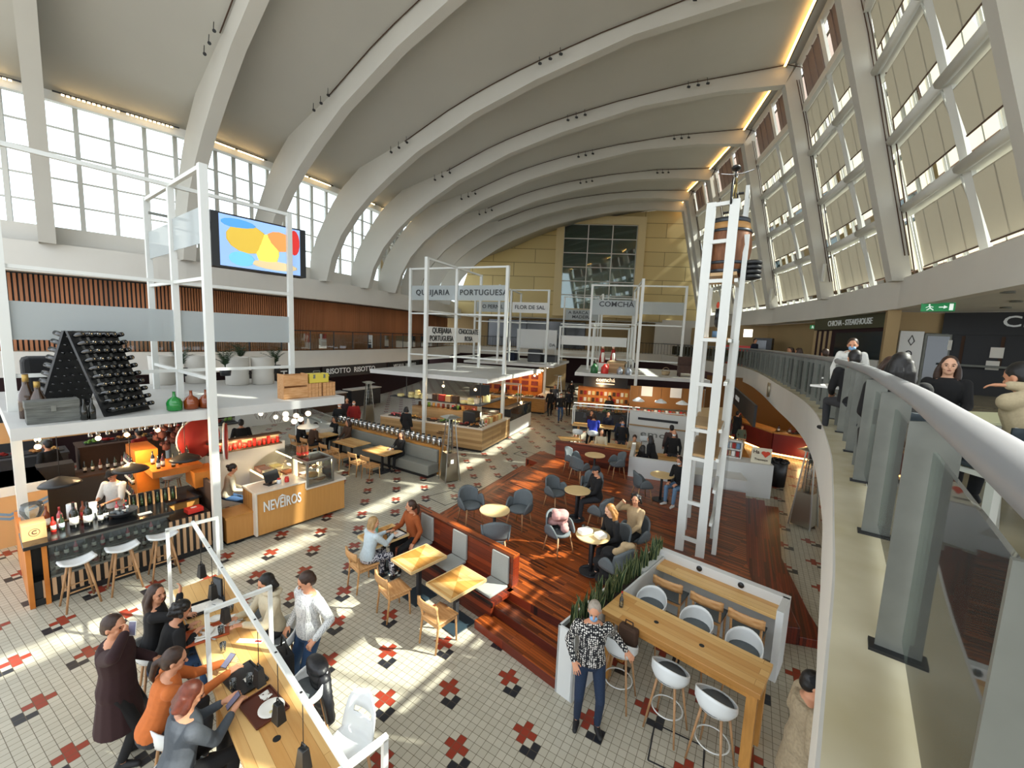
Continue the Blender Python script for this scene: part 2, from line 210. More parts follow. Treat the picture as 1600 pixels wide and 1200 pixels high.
# ---------------------------------------------------------------- mesh helpers
class MB:
    def __init__(s): s.v = []; s.f = []; s.m = []; s.s = []
    def add(s, vs, fs, mi=0, sm=False):
        o = len(s.v); s.v += [tuple(v) for v in vs]; s.f += [tuple(i+o for i in f) for f in fs]; s.m += [mi]*len(fs); s.s += [sm]*len(fs); return s
    def box(s, c, d, rz=0, mi=0, tap=1.):
        cx, cy, cz = c; x, y, z = d[0]/2, d[1]/2, d[2]/2; ca, sa = math.cos(rz), math.sin(rz); vs = []
        for k in range(8):
            px, py, pz = (x if k & 1 else -x), (y if k & 2 else -y), (z if k & 4 else -z)
            if k & 4: px *= tap; py *= tap
            vs.append((cx+px*ca-py*sa, cy+px*sa+py*ca, cz+pz))
        return s.add(vs, [(0, 2, 3, 1), (4, 5, 7, 6), (0, 1, 5, 4), (2, 6, 7, 3), (0, 4, 6, 2), (1, 3, 7, 5)], mi)
    def b2(s, a, b, mi=0): return s.box([(p+q)/2 for p, q in zip(a, b)], [abs(q-p) for p, q in zip(a, b)], 0, mi)
    def bar(s, p, q, w_, h_=None, up=(0, 0, 1), mi=0, tap=1.):
        h_ = h_ or w_; p, q = Vector(p), Vector(q); t = (q-p).normalized(); up = Vector(up)
        if abs(t.dot(up)) > .98: up = Vector((1, 0, 0)) if abs(t.x) < .9 else Vector((0, 1, 0))
        a = t.cross(up).normalized()*w_/2; b = a.cross(t).normalized()*h_/2; vs = []
        for e, k in ((p, 1), (q, tap)):
            vs += [e-a*k-b*k, e+a*k-b*k, e+a*k+b*k, e-a*k+b*k]
        return s.add(vs, [(3, 2, 1, 0), (4, 5, 6, 7), (0, 1, 5, 4), (1, 2, 6, 5), (2, 3, 7, 6), (3, 0, 4, 7)], mi)
    def prism(s, poly, z0, z1, mi=0, mi_top=None):
        n = len(poly); vs = [(x, y, z0) for x, y in poly]+[(x, y, z1) for x, y in poly]
        s.add(vs, [tuple(range(n-1, -1, -1))]+[(i, (i+1) % n, n+(i+1) % n, n+i) for i in range(n)], mi)
        o = len(s.v)-2*n; s.f.append(tuple(o+n+i for i in range(n))); s.m.append(mi if mi_top is None else mi_top); s.s.append(False); return s
    def tube(s, path, r, n=8, mi=0, closed=False, caps=True):
        P_ = [Vector(p) for p in path]; k = len(P_); R = r if isinstance(r, (list, tuple)) else [r]*k; vs = []; fs = []; pa = None
        for i, p in enumerate(P_):
            t = (P_[(i+1) % k]-P_[i-1]) if closed else (P_[min(i+1, k-1)]-P_[max(i-1, 0)])
            t.normalize()
            if pa is None: u = Vector((0, 0, 1)) if abs(t.z) < .9 else Vector((1, 0, 0)); a = t.cross(u).normalized()
            else:
                a = pa-t*pa.dot(t)
                a = a.normalized() if a.length > 1e-6 else t.orthogonal().normalized()
            pa = a; b = t.cross(a)
            for j in range(n):
                g = 2*PI*j/n; vs.append(p+(a*math.cos(g)+b*math.sin(g))*R[i])
        for i in range(k if closed else k-1):
            for j in range(n): fs.append((i*n+j, i*n+(j+1) % n, ((i+1) % k)*n+(j+1) % n, ((i+1) % k)*n+j))
        s.add(vs, fs, mi, True)
        if caps and not closed:
            o = len(s.v)-k*n; s.f += [tuple(o+j for j in range(n-1, -1, -1)), tuple(o+(k-1)*n+j for j in range(n))]; s.m += [mi]*2; s.s += [False]*2
        return s
    def lathe(s, prof, c=(0, 0, 0), n=12, mi=0, sm=True, sx=1, sy=1):
        vs = []; fs = []; k = len(prof)
        for r, z in prof:
            for j in range(n):
                g = 2*PI*j/n; vs.append((c[0]+r*math.cos(g)*sx, c[1]+r*math.sin(g)*sy, c[2]+z))
        for i in range(k-1):
            for j in range(n): fs.append((i*n+j, i*n+(j+1) % n, (i+1)*n+(j+1) % n, (i+1)*n+j))
        s.add(vs, fs, mi, sm); o = len(s.v)-k*n
        if prof[0][0] > 1e-4: s.f.append(tuple(o+j for j in range(n-1, -1, -1))); s.m.append(mi); s.s.append(False)
        if prof[-1][0] > 1e-4: s.f.append(tuple(o+(k-1)*n+j for j in range(n))); s.m.append(mi); s.s.append(False)
        return s
    def cyl(s, c, r, h, n=16, mi=0, r2=None): return s.lathe([(r, 0), (r if r2 is None else r2, h)], c, n, mi)
    def ball(s, c, r, n=10, mi=0, R=None):
        r = (r, r, r) if isinstance(r, (int, float)) else r; vs = []; fs = []; k = n//2+1
        for i in range(k):
            a = PI*i/(k-1)
            for j in range(n):
                g = 2*PI*j/n; v = Vector((math.sin(a)*math.cos(g)*r[0], math.sin(a)*math.sin(g)*r[1], -math.cos(a)*r[2]))
                if R is not None: v = R @ v
                vs.append(v+Vector(c))
        for i in range(k-1):
            for j in range(n): fs.append((i*n+j, i*n+(j+1) % n, (i+1)*n+(j+1) % n, (i+1)*n+j))
        return s.add(vs, fs, mi, True)
    def grid(s, fn, nu, nv, mi=0, sm=True):
        vs = [fn(i/nu, j/nv) for i in range(nu+1) for j in range(nv+1)]
        return s.add(vs, [(i*(nv+1)+j, (i+1)*(nv+1)+j, (i+1)*(nv+1)+j+1, i*(nv+1)+j+1) for i in range(nu) for j in range(nv)], mi, sm)
    def build(s, name, mats, parent=None, loc=None, rz=None, bevel=0, solid=0, weld=False, kind=None, sub=0):
        me = bpy.data.meshes.new(name); me.from_pydata(s.v, [], s.f)
        for m_ in (mats if isinstance(mats, (list, tuple)) else [mats]): me.materials.append(M[m_])
        me.polygons.foreach_set('material_index', s.m); me.polygons.foreach_set('use_smooth', s.s)
        bm = bmesh.new(); bm.from_mesh(me)
        if weld: bmesh.ops.remove_doubles(bm, verts=bm.verts, dist=1e-4)
        if not solid: bmesh.ops.recalc_face_normals(bm, faces=bm.faces)
        bm.to_mesh(me); bm.free(); me.update()
        o = bpy.data.objects.new(name, me); C.objects.link(o)
        if solid:
            md = o.modifiers.new('t', 'SOLIDIFY'); md.thickness = solid; md.offset = 0
        if sub:
            md = o.modifiers.new('u', 'SUBSURF'); md.levels = sub; md.render_levels = sub
        if bevel:
            md = o.modifiers.new('b', 'BEVEL'); md.width = bevel; md.segments = 2; md.limit_method = 'ANGLE'
        if parent is not None: o.parent = parent
        if loc is not None: o.location = loc
        if rz is not None: o.rotation_euler = (0, 0, rz)
        if kind: o['kind'] = kind
        return o
def tag(o, label, cat, group=None):
    o['label'] = label; o['category'] = cat
    if group: o['group'] = group
    return o
def thing(name, label, cat, loc=(0, 0, 0), rz=0, group=None):
    o = bpy.data.objects.new(name, None); C.objects.link(o); o.location = loc; o.rotation_euler = (0, 0, rz); o.empty_display_size = .1
    return tag(o, label, cat, group)
def copy_tree(o, parent=None):
    c = o.copy(); C.objects.link(c); c.parent = parent
    for ch in [x for x in KIDS.get(o.name, [])]: copy_tree(ch, c)
    return c
KIDS = {}
def remember(root):
    """list the children of a finished thing once, so that copying it stays quick"""
    for o in C.objects:
        if o.parent is not None and o.parent.name not in KIDS: KIDS[o.parent.name] = []
    for k in KIDS: KIDS[k] = []
    for o in C.objects:
        if o.parent is not None: KIDS[o.parent.name].append(o)
def place(proto, loc, rz, label, group, first=[]):
    if proto.name not in first: first.append(proto.name); o = proto
    else: o = copy_tree(proto)
    o.location = loc; o.rotation_euler = (0, 0, rz); o['label'] = label
    if group: o['group'] = group
    return o
def text(name, body, size, matname, parent, loc, rot, sx=1., ext=.004, align='CENTER', space=1.):
    cu = bpy.data.curves.new(name, 'FONT'); cu.body = body; cu.size = size; cu.extrude = ext; cu.align_x = align; cu.align_y = 'CENTER'; cu.space_character = space
    cu.resolution_u = 3; cu.offset = size*.012
    cu.materials.append(M[matname]); q = bpy.data.objects.new(name, cu); me = bpy.data.meshes.new_from_object(q); bpy.data.objects.remove(q)
    o = bpy.data.objects.new(name, me); C.objects.link(o); o.parent = parent; o.location = loc; o.rotation_euler = rot; o.scale = (sx, 1, 1); return o
def az(e): return math.atan2(e[1], e[0])
# ================================================================ THE HALL
W_ = 24.5
RIB = [((-18.6, 12.3), -56), ((-15.91, 14.4), -42.6), ((-13.25, 16.95), -37), ((-11.77, 19.49), -29), ((-10.25, 22.26), -19.3), ((-9.09, 24.9), -11),
       ((-8.2, 27.2), -1.6), ((-7.4, 29.6), 7.4), ((-6.73, 32.3), 12.6), ((-6.15, 36.3), 9.5), ((-5.6, 43.2), -4.5)]
NR = len(RIB)
def rp(k, s, z=0., off=0.):
    """point of rib plane k, s metres from the inner left edge, off metres along the hall"""
    (x, y), ph = RIB[k]; a = math.radians(ph); return Vector((x+s*math.cos(a)-off*math.sin(a), y+s*math.sin(a)+off*math.cos(a), z))
SHELL = [(.9, 11.95), (2.5, 12.6), (5.2, 13.6), (7.3, 14.6), (8.7, 15.15), (10.3, 15.68), (11.8, 16.08), (14, 16.6), (17.2, 17.2), (20.8, 17.62), (21.9, 17.75)]
INTR = [(.5, 7.25), (.85, 8.4), (1.45, 9.5), (2.3, 10.5), (3.2, 11.3), (4.3, 12.1), (5.8, 13.05), (8.6, 14.35), (11.4, 15.3), (15.2, 16.3), (18.8, 16.75), (21.5, 16.85)]
OUTR = [(-.65, 7.25), (-.55, 8.3), (-.15, 9.4), (.4, 10.3), (.95, 11.1), (1.5, 11.75), (2.9, 12.9), (5.6, 13.95), (8.9, 15.4), (13, 16.6), (17.5, 17.45), (21.9, 17.9)]
def wall_s(z): return 21.85+(17.75-z)*.297          # slanted window wall
# --- ground
g = MB(); g.add([(-40, -12, 0), (45, -12, 0), (45, 70, 0), (-40, 70, 0)], [(0, 1, 2, 3)]); g.build('floor', 'floor_tiles', kind='structure')
# access hatches in the tiles, thin dark frames
def hatch(pts):
    m = MB()
    for a, b in zip(pts, pts[1:]+pts[:1]): m.bar((*a, .003), (*b, .003), .018, .004)
    return m
# --- ceiling shell: one smooth vault, lofted from rib plane to rib plane
c = MB(); ns = len(SHELL)
vs = [rp(k, s, z) for k in range(NR) for s, z in SHELL]
c.add(vs, [(k*ns+i, k*ns+i+1, (k+1)*ns+i+1, (k+1)*ns+i) for k in range(NR-1) for i in range(ns-1)], 0, True)
o = c.build('ceiling', 'ceiling_paint', kind='structure')
md = o.modifiers.new('t', 'SOLIDIFY'); md.thickness = .25; md.offset = 1
# --- ribs with their slanted legs on the window side
for k in range(NR-1):
    m = MB(); h = .2; n = len(INTR)
    for sgn in (-1, 1):
        m.add([rp(k, s, z, sgn*h) for s, z in INTR]+[rp(k, s, z, sgn*h) for s, z in OUTR], [(i, i+1, n+i+1, n+i) for i in range(n-1)])
    m.add([rp(k, s, z, q) for q in (-h, h) for s, z in INTR], [(i, i+1, n+i+1, n+i) for i in range(n-1)], 0, True)
    m.add([rp(k, s, z, q) for q in (-h, h) for s, z in OUTR], [(i, i+1, n+i+1, n+i) for i in range(n-1)], 0, True)
    # leg
    I = [(21.5, 16.86), (24.12, 7.2)]; O = [(22.0, 17.8), (24.66, 7.2)]
    q = [rp(k, *p, t) for t in (-.2, .2) for p in (I[0], I[1], O[1], O[0])]
    m.add(q, [(0, 1, 2, 3), (7, 6, 5, 4), (0, 4, 5, 1), (1, 5, 6, 2), (2, 6, 7, 3), (3, 7, 4, 0)])
    m.build(f'trim_{k+1}', 'rib_paint', kind='structure')
# cable runs along the ribs, with their clusters of small spotlights
def spot_cluster(k, s, label):
    t = thing('ceiling_spotlight', label, 'spotlight', rp(k, s, 0), 0, 'spotlights clipped to the ceiling ribs')
    z = [b for a, b in [(0, 0)]][0]
    for q in range(3):
        ss = s+q*.42; zz = interp(SHELL, ss)-.02
        p = rp(k, ss, zz-.3, -.5)-Vector(t.location)
        m = MB(); m.tube([p+Vector((0, 0, .24)), p+Vector((.02, -.05, .02))], .012, 5); m.tube([p+Vector((.03*math.cos(g_), .03*math.sin(g_), 0)) *1 for g_ in ()] or [p, p+Vector((.07, -.09, -.06))], .05, 8)
        m.build('spot_head', 'black_metal', t)
def interp(tab, x):
    for (a, b), (c_, d) in zip(tab, tab[1:]):
        if a <= x <= c_: return b+(d-b)*(x-a)/(c_-a)
    return tab[-1][1] if x > tab[-1][0] else tab[0][1]
for k in range(1, 9):
    m = MB(); pts = [rp(k, s, interp(SHELL, s)-.05, -.27) for s in [5.2+i*1.1 for i in range(15)]+[21.5]]
    pts += [rp(k, s, z, -.27) for s, z in ((22.1, 17.5), (22.6, 15.9), (23.3, 13.1), (24.66, 7.4))]
    m.tube(pts, .02, 5)
    if k > 3:
        for dx in (.1, .2):
            m.tube([rp(k, s-dx-.15, z, -.23) for s, z in ((22.3, 17), (22.9, 15), (24.7, 8.0))], .02, 4)
    o = m.build('cable_conduit', 'oak_leg'); o.data.materials[0] = M['c_brown']
    tag(o, 'brown cable run along the ceiling rib, %s rib from the far end' % ['', 'eighth', 'seventh', 'sixth', 'fifth', 'fourth', 'third', 'second', 'last'][k], 'conduit', 'cable runs on the ceiling ribs')
ordn = ['', 'ninth', 'eighth', 'seventh', 'sixth', 'fifth', 'fourth', 'third', 'second', 'first']
for k in range(2, 8):
    spot_cluster(k, 4.6, f'small black spotlights low on the curved rib, {ordn[k]} rib from the end wall')
    if k > 2: spot_cluster(k, 11.6, f'small black spotlights at the crown of the vault, {ordn[k]} rib from the end wall')
    if k > 3: spot_cluster(k, 17.2, f'small black spotlights near the slanted windows, {ordn[k]} rib from the end wall')
# --- left wall bands (following the rib feet): gallery front, upper band, slatted back wall
def lcurve(s, sub=4):
    P_ = [rp(k, s) for k in range(NR)]; P_[0] = rp(0, s)
    out = []
    for i in range(NR-1):
        a, b, c_, d = P_[max(i-1, 0)], P_[i], P_[i+1], P_[min(i+2, NR-1)]
        for j in range(sub):
            t = j/sub; out.append(.5*((2*b)+(c_-a)*t+(2*a-5*b+4*c_-d)*t*t+(3*b-a-3*c_+d)*t**3))
    return out+[P_[-1]]
def band(name, s0, s1, z0, z1, matn, kind='structure'):
    a, b = lcurve(s0), lcurve(s1); n = len(a); m = MB()
    vs = [Vector((p.x, p.y, z)) for z in (z0, z1) for p in a]+[Vector((p.x, p.y, z)) for z in (z0, z1) for p in b]
    fs = []
    for i in range(n-1):
        fs += [(i, i+1, n+i+1, n+i), (2*n+i, 3*n+i, 3*n+i+1, 2*n+i+1), (n+i, n+i+1, 3*n+i+1, 3*n+i), (i, 2*n+i, 2*n+i+1, i+1)]
    m.add(vs, fs); return m.build(name, matn, kind=kind)
band('trim_20', .05, -.25, 2.76, 3.62, 'fascia'); band('trim_21', .05, -.25, 6.3, 7.3, 'fascia')
band('floor_gallery', -.2, -2.4, 3.3, 3.6, 'mezz_floor'); band('ceiling_gallery', -.1, -2.4, 6.35, 6.5, 'plaster'); band('trim_22', -.2, -1.0, 7.2, 7.3, 'plaster')
band('trim_23', -.55, -.75, 7.3, 7.95, 'fascia')
# slatted wood wall: real vertical slats over a dark backing
a = lcurve(-1.35, 28); m = MB()
for i in range(len(a)-1):
    p = a[i]; t = (a[i+1]-a[i]); ang = math.atan2(t.y, t.x); L = t.length
    m.box((p.x, p.y, 4.95), (min(.075, L*.6), .05, 2.7), ang)
m.build('wall_slats', 'slat_real', kind='structure')
band('wall_left_back', -1.42, -1.5, 3.6, 6.4, 'dark')
band('wall_left_ground', -3.2, -3.4, 0, 3.3, 'c_maroon')
# --- left windows: one per bay, glazing bars and panes
def lwin(k, n):
    A, B = rp(k, -.62), rp(k+1, -.62); d = B-A; L = d.length; ang = math.atan2(d.y, d.x); m = MB(); z0, z1 = 7.9, 12.15
    nv = 4 if k < 4 else 3
    for i in range(nv+1): m.box((L*i/nv, 0, (z0+z1)/2), (.13, .1, z1-z0))
    for j in range(6): m.box((L/2, 0, z0+(z1-z0)*j/5), (L, .06, .055 if j not in (0, 5) else .1))
    o = m.build(f'window_{n}', 'rib_white', loc=(A.x, A.y, 0), rz=ang, kind='structure')
    p = MB(); p.add([(0, .02, z0), (L, .02, z0), (L, .02, z1), (0, .02, z1)], [(0, 1, 2, 3)]); p.build('pane', 'glass', o)
    # window head: sloping soffit and small downstand below the vault edge
    q = MB(); E0, E1 = rp(k, .9, 11.95), rp(k+1, .9, 11.95); F0, F1 = rp(k, -.62, 12.15), rp(k+1, -.62, 12.15)
    q.add([E0, E1, F1, F0, E0-Vector((0, 0, .28)), E1-Vector((0, 0, .28)), F1-Vector((0, 0, .05)), F0-Vector((0, 0, .05))], [(4, 5, 6, 7), (0, 1, 5, 4), (3, 2, 1, 0), (0, 4, 7, 3), (1, 2, 6, 5)])
    q.build(f'trim_{30+n}', 'rib_white', kind='structure')
    # a strip of small warm lamps on the vault edge
    st = thing('ceiling_light_strip', 'row of tiny warm lamps above the %s left window bay from the end wall' % (['tenth', 'ninth', 'eighth', 'seventh', 'sixth', 'fifth', 'fourth', 'third', 'second', 'first'][k]), 'light strip', (0, 0, 0), 0, 'warm lamp strips over the left windows')
    r = MB(); a0, a1 = rp(k, 1.05, 11.9), rp(k+1, 1.05, 11.9); r.bar(a0.lerp(a1, .1), a0.lerp(a1, .93), .04, .04); r.build('track', 'black_metal', st)
    nb = 24; bb = MB()
    for i in range(nb):
        if i == nb//2: continue
        p_ = a0.lerp(a1, .16+.74*i/nb)+Vector((.02, -.02, -.05)); bb.box(p_, (.07, .04, .04), ang)
    bb.build('lamp_row', 'strip_light', st)['kind'] = 'stuff'
    return o
for k in range(NR-1): lwin(k, k+1)
# pale city blocks outside the left windows
for i, (x, y, w_, h_, lab) in enumerate(((-75, 44, 12, 26, 'pale distant tower block with rows of windows outside the glazing'), (-60, 62, 15, 15, 'low pale building outside the second window bay'))):
    b = MB(); b.box((0, 0, h_/2), (w_, 12, h_)); o = b.build('apartment_building', 'plaster', loc=(x, y, 0), rz=.9); tag(o, lab, 'building'); o.data.materials[0] = M['white_far'] if 'white_far' in M else M['rib_white']
    ww = MB()
    for r_ in range(int(h_/3)):
        for q in range(int(w_/2.4)): ww.box((-w_/2+1.6+q*2.4, -6.03, 2+r_*3), (1.2, .1, 1.5)); ww.box((w_/2+.03, -4.5+q*2, 2+r_*3), (.1, 1.1, 1.5))
    wn = ww.build('windows_grid', 'frost_dense', o)
    wn.name = 'facade_glazing'
# --- right: slanted window wall in four rows of shades plus a clerestory row
RZ = [7.35, 9.5, 11.6, 13.8, 15.8, 17.6]
def rw(k, u, z, off=0.):
    a = rp(k, wall_s(z)+off, z); b = rp(k+1, wall_s(z)+off, z); return a.lerp(b, u)
band_r = []
wn_ = 20
rowname = ['bottom', 'second', 'third', 'fourth']; bayname = ['tenth', 'ninth', 'eighth', 'seventh', 'sixth', 'fifth', 'fourth', 'third', 'second', 'first']
for k in range(2, NR-1):
    wn_ += 1; m = MB(); u0, u1 = .04, .96
    if k == 9: u1 = 1.0
    for r_, z in enumerate(RZ[:5]):
        if r_ == 0: m.bar(rw(k, 0, z-.05, .35), rw(k, 1, z-.05, .35), .5, .18)
        else:
            big = r_ < 4
            for t0, t1 in ((0, .5), (.5, 1)):
                A, B = rw(k, t0, z, .1), rw(k, t1, z, .1)
                m.bar(A, B, .4 if big else .3, .2 if big else .36)
                if big: m.tube([rw(k, t0, z+.0, -.1), rw(k, t1, z+.0, -.1)], .14, 8)
    m.bar(rw(k, .5, RZ[0], .06), rw(k, .5, RZ[5], .06), .12, .2, up=(0, 1, 0))
    for r_ in range(4):      # small triangular gussets on the mullion
        z0, z1 = RZ[r_], RZ[r_+1]; A = rw(k, .51, z1-.15, -.1); B = rw(k, .56, z1-.15, .1); Cc = rw(k, .51, z0+.9, 0)
        m.add([A, B, Cc, A+Vector((.06, 0, 0)), B+Vector((.06, 0, 0)), Cc+Vector((.06, 0, 0))], [(0, 1, 2), (3, 5, 4), (0, 2, 5, 3), (1, 4, 5, 2), (0, 3, 4, 1)])
    for i in range(9):       # outer glazing bars
        if i == 4: continue
        m.bar(rw(k, i/8, RZ[0], .42), rw(k, i/8, RZ[5], .42), .05, .05)
    o = m.build(f'window_{wn_}', 'rib_white', kind='structure')
    p = MB(); p.add([rw(k, 0, RZ[0], .45), rw(k, 1, RZ[0], .45), rw(k, 1, RZ[5], .45), rw(k, 0, RZ[5], .45)], [(0, 1, 2, 3)]); p.build('pane', 'glass', o)
    # clerestory screens: dim rosy film
    q = MB()
    for ua, ub in ((.06, .46), (.54, .94)): q.add([rw(k, ua, 16.05, .2), rw(k, ub, 16.05, .2), rw(k, ub, 17.55, .2), rw(k, ua, 17.55, .2)], [(0, 1, 2, 3)])
    for i in range(1, 8):
        if i != 4: q.bar(rw(k, .06+.88*i/8, 16.05, .17), rw(k, .06+.88*i/8, 17.55, .17), .035)
    oo = q.build(f'window_{wn_+20}', 'film' if 'film' in M else 'shade', kind='structure')
    q = MB(); A0, A1, B1, B0 = rp(k, 21.9, 17.74), rp(k+1, 21.9, 17.74), rw(k, 1, 17.6, .3), rw(k, 0, 17.6, .3); q.add([A0, A1, B1, B0]+[v+Vector((0, 0, .3)) for v in (A0, A1, B1, B0)], [(0, 1, 2, 3), (4, 5, 6, 7), (3, 2, 6, 7)]); q.build(f'trim_{wn_+60}', 'rib_white', kind='structure')
    # warm strip at the top of the vault
    st = thing('ceiling_light_strip', f'amber light strip above the slanted windows, {bayname[k]} bay from the end wall', 'light strip', (0, 0, 0), 0, 'amber light strips over the slanted windows')
    r = MB(); r.bar(rp(k, 21.4, 17.55).lerp(rp(k+1, 21.4, 17.55), .06), rp(k, 21.4, 17.55).lerp(rp(k+1, 21.4, 17.55), .94), .09, .03); r.build('lamp_row', 'strip_warm', st)
    r = MB(); r.bar(rp(k, 21.47, 17.55).lerp(rp(k+1, 21.47, 17.55), .05), rp(k, 21.47, 17.55).lerp(rp(k+1, 21.47, 17.55), .95), .05, .05); r.build('track', 'black_metal', st)
    for r_ in range(0 if k > 2 else 1, 4):
        z0, z1 = RZ[r_]+(.66 if r_ else .28), RZ[r_+1]-.24
        for side, (ua, ub, uc, ud) in enumerate(((.05, .492, .462, .065), (.535, .955, .962, .512))):
            th = thing('roller_blind', f'beige roller blind, {rowname[r_]} row, {"far" if side else "near"} half of the {bayname[k]} window bay from the end wall', 'blind', (0, 0, 0), 0, 'roller blinds on the slanted windows')
            s_ = MB(); s_.add([rw(k, uc, z0, .2), rw(k, ud, z0, .2), rw(k, ub, z1, .2), rw(k, ua, z1, .2)] if 0 else [rw(k, ua, z1, .05), rw(k, ub, z1, .05), rw(k, uc, z0, .05), rw(k, ud, z0, .05)], [(0, 1, 2, 3)])
            s_.build('cloth', 'shade', th)
            s_ = MB()
            s_.bar(rw(k, ud, z0, .04), rw(k, uc, z0, .04), .03, .035); s_.build('bottom_bar', 'c_brown', th)
# upper band of the right wall and the soffit over the mezzanine
def rcurve(off): return [rp(k, W_+off) for k in range(NR)]
def rband(name, o0, o1, z0, z1, matn):
    a, b = rcurve(o0), rcurve(o1); n = len(a); m = MB()
    vs = [Vector((p.x, p.y, z)) for z in (z0, z1) for p in a]+[Vector((p.x, p.y, z)) for z in (z0, z1) for p in b]; fs = []
    for i in range(n-1): fs += [(i, i+1, n+i+1, n+i), (2*n+i, 3*n+i, 3*n+i+1, 2*n+i+1), (n+i, n+i+1, 3*n+i+1, 3*n+i), (i, 2*n+i, 2*n+i+1, i+1)]
    m.add(vs, fs); return m.build(name, matn, kind='structure')
rband('trim_24', -.05, .25, 6.3, 7.3, 'fascia'); rband('trim_25', .2, 1.0, 7.1, 7.25, 'fascia'); rband('ceiling_mezzanine', .2, 9, 6.32, 6.5, 'plaster')
# --- end wall: panelled, with the big framed window
A, B = rp(10, -1.), rp(10, 21.3); d = B-A; ang = math.atan2(d.y, d.x); L = d.length
sh = [(s+1., z) for s, z in SHELL]
m = MB(); poly = [(.2, 6.75)]+[(s, z) for s, z in sh if s < 21]+[(22.6, 17.7), (24.2, 13.3), (25.2, 6.75)]
n = len(poly); m.add([(x, 0, z) for x, z in poly]+[(x, .3, z) for x, z in poly], [tuple(range(n)), tuple(range(2*n-1, n-1, -1))]+[(i, n+i, n+(i+1) % n, (i+1) % n) for i in range(n)])
o = m.build('wall_end', 'end_panel', loc=(A.x, A.y, 0), rz=ang, kind='structure')
END = (A, ang)
def wx(x, y=0.): return Vector((A.x+x*math.cos(ang)-y*math.sin(ang), A.y+x*math.sin(ang)+y*math.cos(ang), 0))
# frame box and glazing (x from 11.1 to 18.3 of the wall)
x0, x1, z0, z1 = 11.15, 18.2, 7.75, 15.9
m = MB()
for a_, b_ in (((x0-.75, -.55, z0-.75), (x0, 0, z1+.75)), ((x1, -.55, z0-.75), (x1+.75, 0, z1+.75)), ((x0, -.55, z1), (x1, 0, z1+.75)), ((x0, -.55, z0-.75), (x1, 0, z0))): m.b2(a_, b_)
o = m.build('window_50', 'end_frame' if 'end_frame' in M else 'end_panel', loc=(A.x, A.y, 0), rz=ang, kind='structure')
m = MB()
for i in range(4): m.box((x0+(x1-x0)*i/3, -.25, (z0+z1)/2), (.09, .1, z1-z0))
for j in range(7): m.box(((x0+x1)/2, -.25, z0+(z1-z0)*j/6), (x1-x0, .08, .08))
m.build('window_frame', 'rib_white', o)
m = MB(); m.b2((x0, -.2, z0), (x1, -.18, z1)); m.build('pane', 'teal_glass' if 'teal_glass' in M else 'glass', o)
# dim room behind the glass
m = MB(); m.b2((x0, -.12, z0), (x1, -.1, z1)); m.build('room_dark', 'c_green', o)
# lower end: recess with dark glazing above the end gallery, gallery edge
m = MB(); m.b2((-4, 2.5, 0), (30, 2.7, 3.3)); m.build('wall_end_ground', 'c_maroon', loc=(A.x, A.y, 0), rz=ang, kind='structure')
m = MB(); m.b2((-3, -.6, 2.85), (30, 3, 3.6)); m.build('trim_26', 'fascia', loc=(A.x, A.y, 0), rz=ang, kind='structure')
m = MB(); m.b2((-3, 2.4, 3.6), (30, 2.6, 7)); m.build('wall_end_gallery', 'beige_wall', loc=(A.x, A.y, 0), rz=ang, kind='structure')
m = MB(); m.b2((-3, .0, 6.7), (30, 3, 6.95)); m.build('ceiling_end_gallery', 'plaster', loc=(A.x, A.y, 0), rz=ang, kind='structure')
m = MB(); m.b2((3.6, 2.3, 3.7), (14, 2.38, 6.5)); o = m.build('window_51', 'dark_glazing', loc=(A.x, A.y, 0), rz=ang, kind='structure')
m = MB()
for i in range(6): m.b2((3.6+i*2.08-.04, 2.2, 3.7), (3.6+i*2.08+.04, 2.3, 6.5))
m.build('window_frame', 'black_metal', o)
# side wall closing the far right above the gallery
m = MB(); m.bar(wx(20.7, .2)+Vector((0, 0, 5.3)), wx(31, -1.5)+Vector((0, 0, 5.3)), .2, 3.4); m.build('wall_right_end', 'fascia', kind='structure')
# --- mezzanine on the right where the photographer stands
EDGE = [(-1.9, -3.2), (-.95, -1.35), (.03, -.02), (.6, .67), (.98, 1.13), (1.29, 1.51), (1.86, 2.21), (2.35, 2.85), (3.11, 3.85), (4.14, 5.25), (5.95, 7.98), (7.4, 10.6), (9.0, 14.0), (10.9, 18), (12.6, 22), (13.8, 26), (14.4, 31), (14.6, 36), (14.6, 41.2)]
def smooth(P_, sub=4):
    P_ = [Vector((*p, 0)) for p in P_]; out = []
    for i in range(len(P_)-1):
        a, b, c_, d = P_[max(i-1, 0)], P_[i], P_[i+1], P_[min(i+2, len(P_)-1)]
        for j in range(sub):
            t = j/sub; out.append(.5*((2*b)+(c_-a)*t+(2*a-5*b+4*c_-d)*t*t+(3*b-a-3*c_+d)*t**3))
    return out+[P_[-1]]
ES = smooth(EDGE, 5)
def offs(P_, d):
    out = []
    for i, p in enumerate(P_):
        t = P_[min(i+1, len(P_)-1)]-P_[max(i-1, 0)]; t.normalize(); out.append(p+Vector((t.y, -t.x, 0))*d)
    return out
m = MB(); a = ES; b = offs(ES, .012); n = len(a)
vs = [(p.x, p.y, z) for z in (2.8, 3.6) for p in a]+[(p.x, p.y, z) for z in (2.8, 3.6) for p in b]
m.add(vs, [f for i in range(n-1) for f in ((i, n+i, n+i+1, i+1), (2*n+i, 2*n+i+1, 3*n+i+1, 3*n+i), (n+i, 3*n+i, 3*n+i+1, n+i+1), (i, i+1, 2*n+i+1, 2*n+i))], 0, False)
m.build('trim_27', 'fascia', kind='structure')
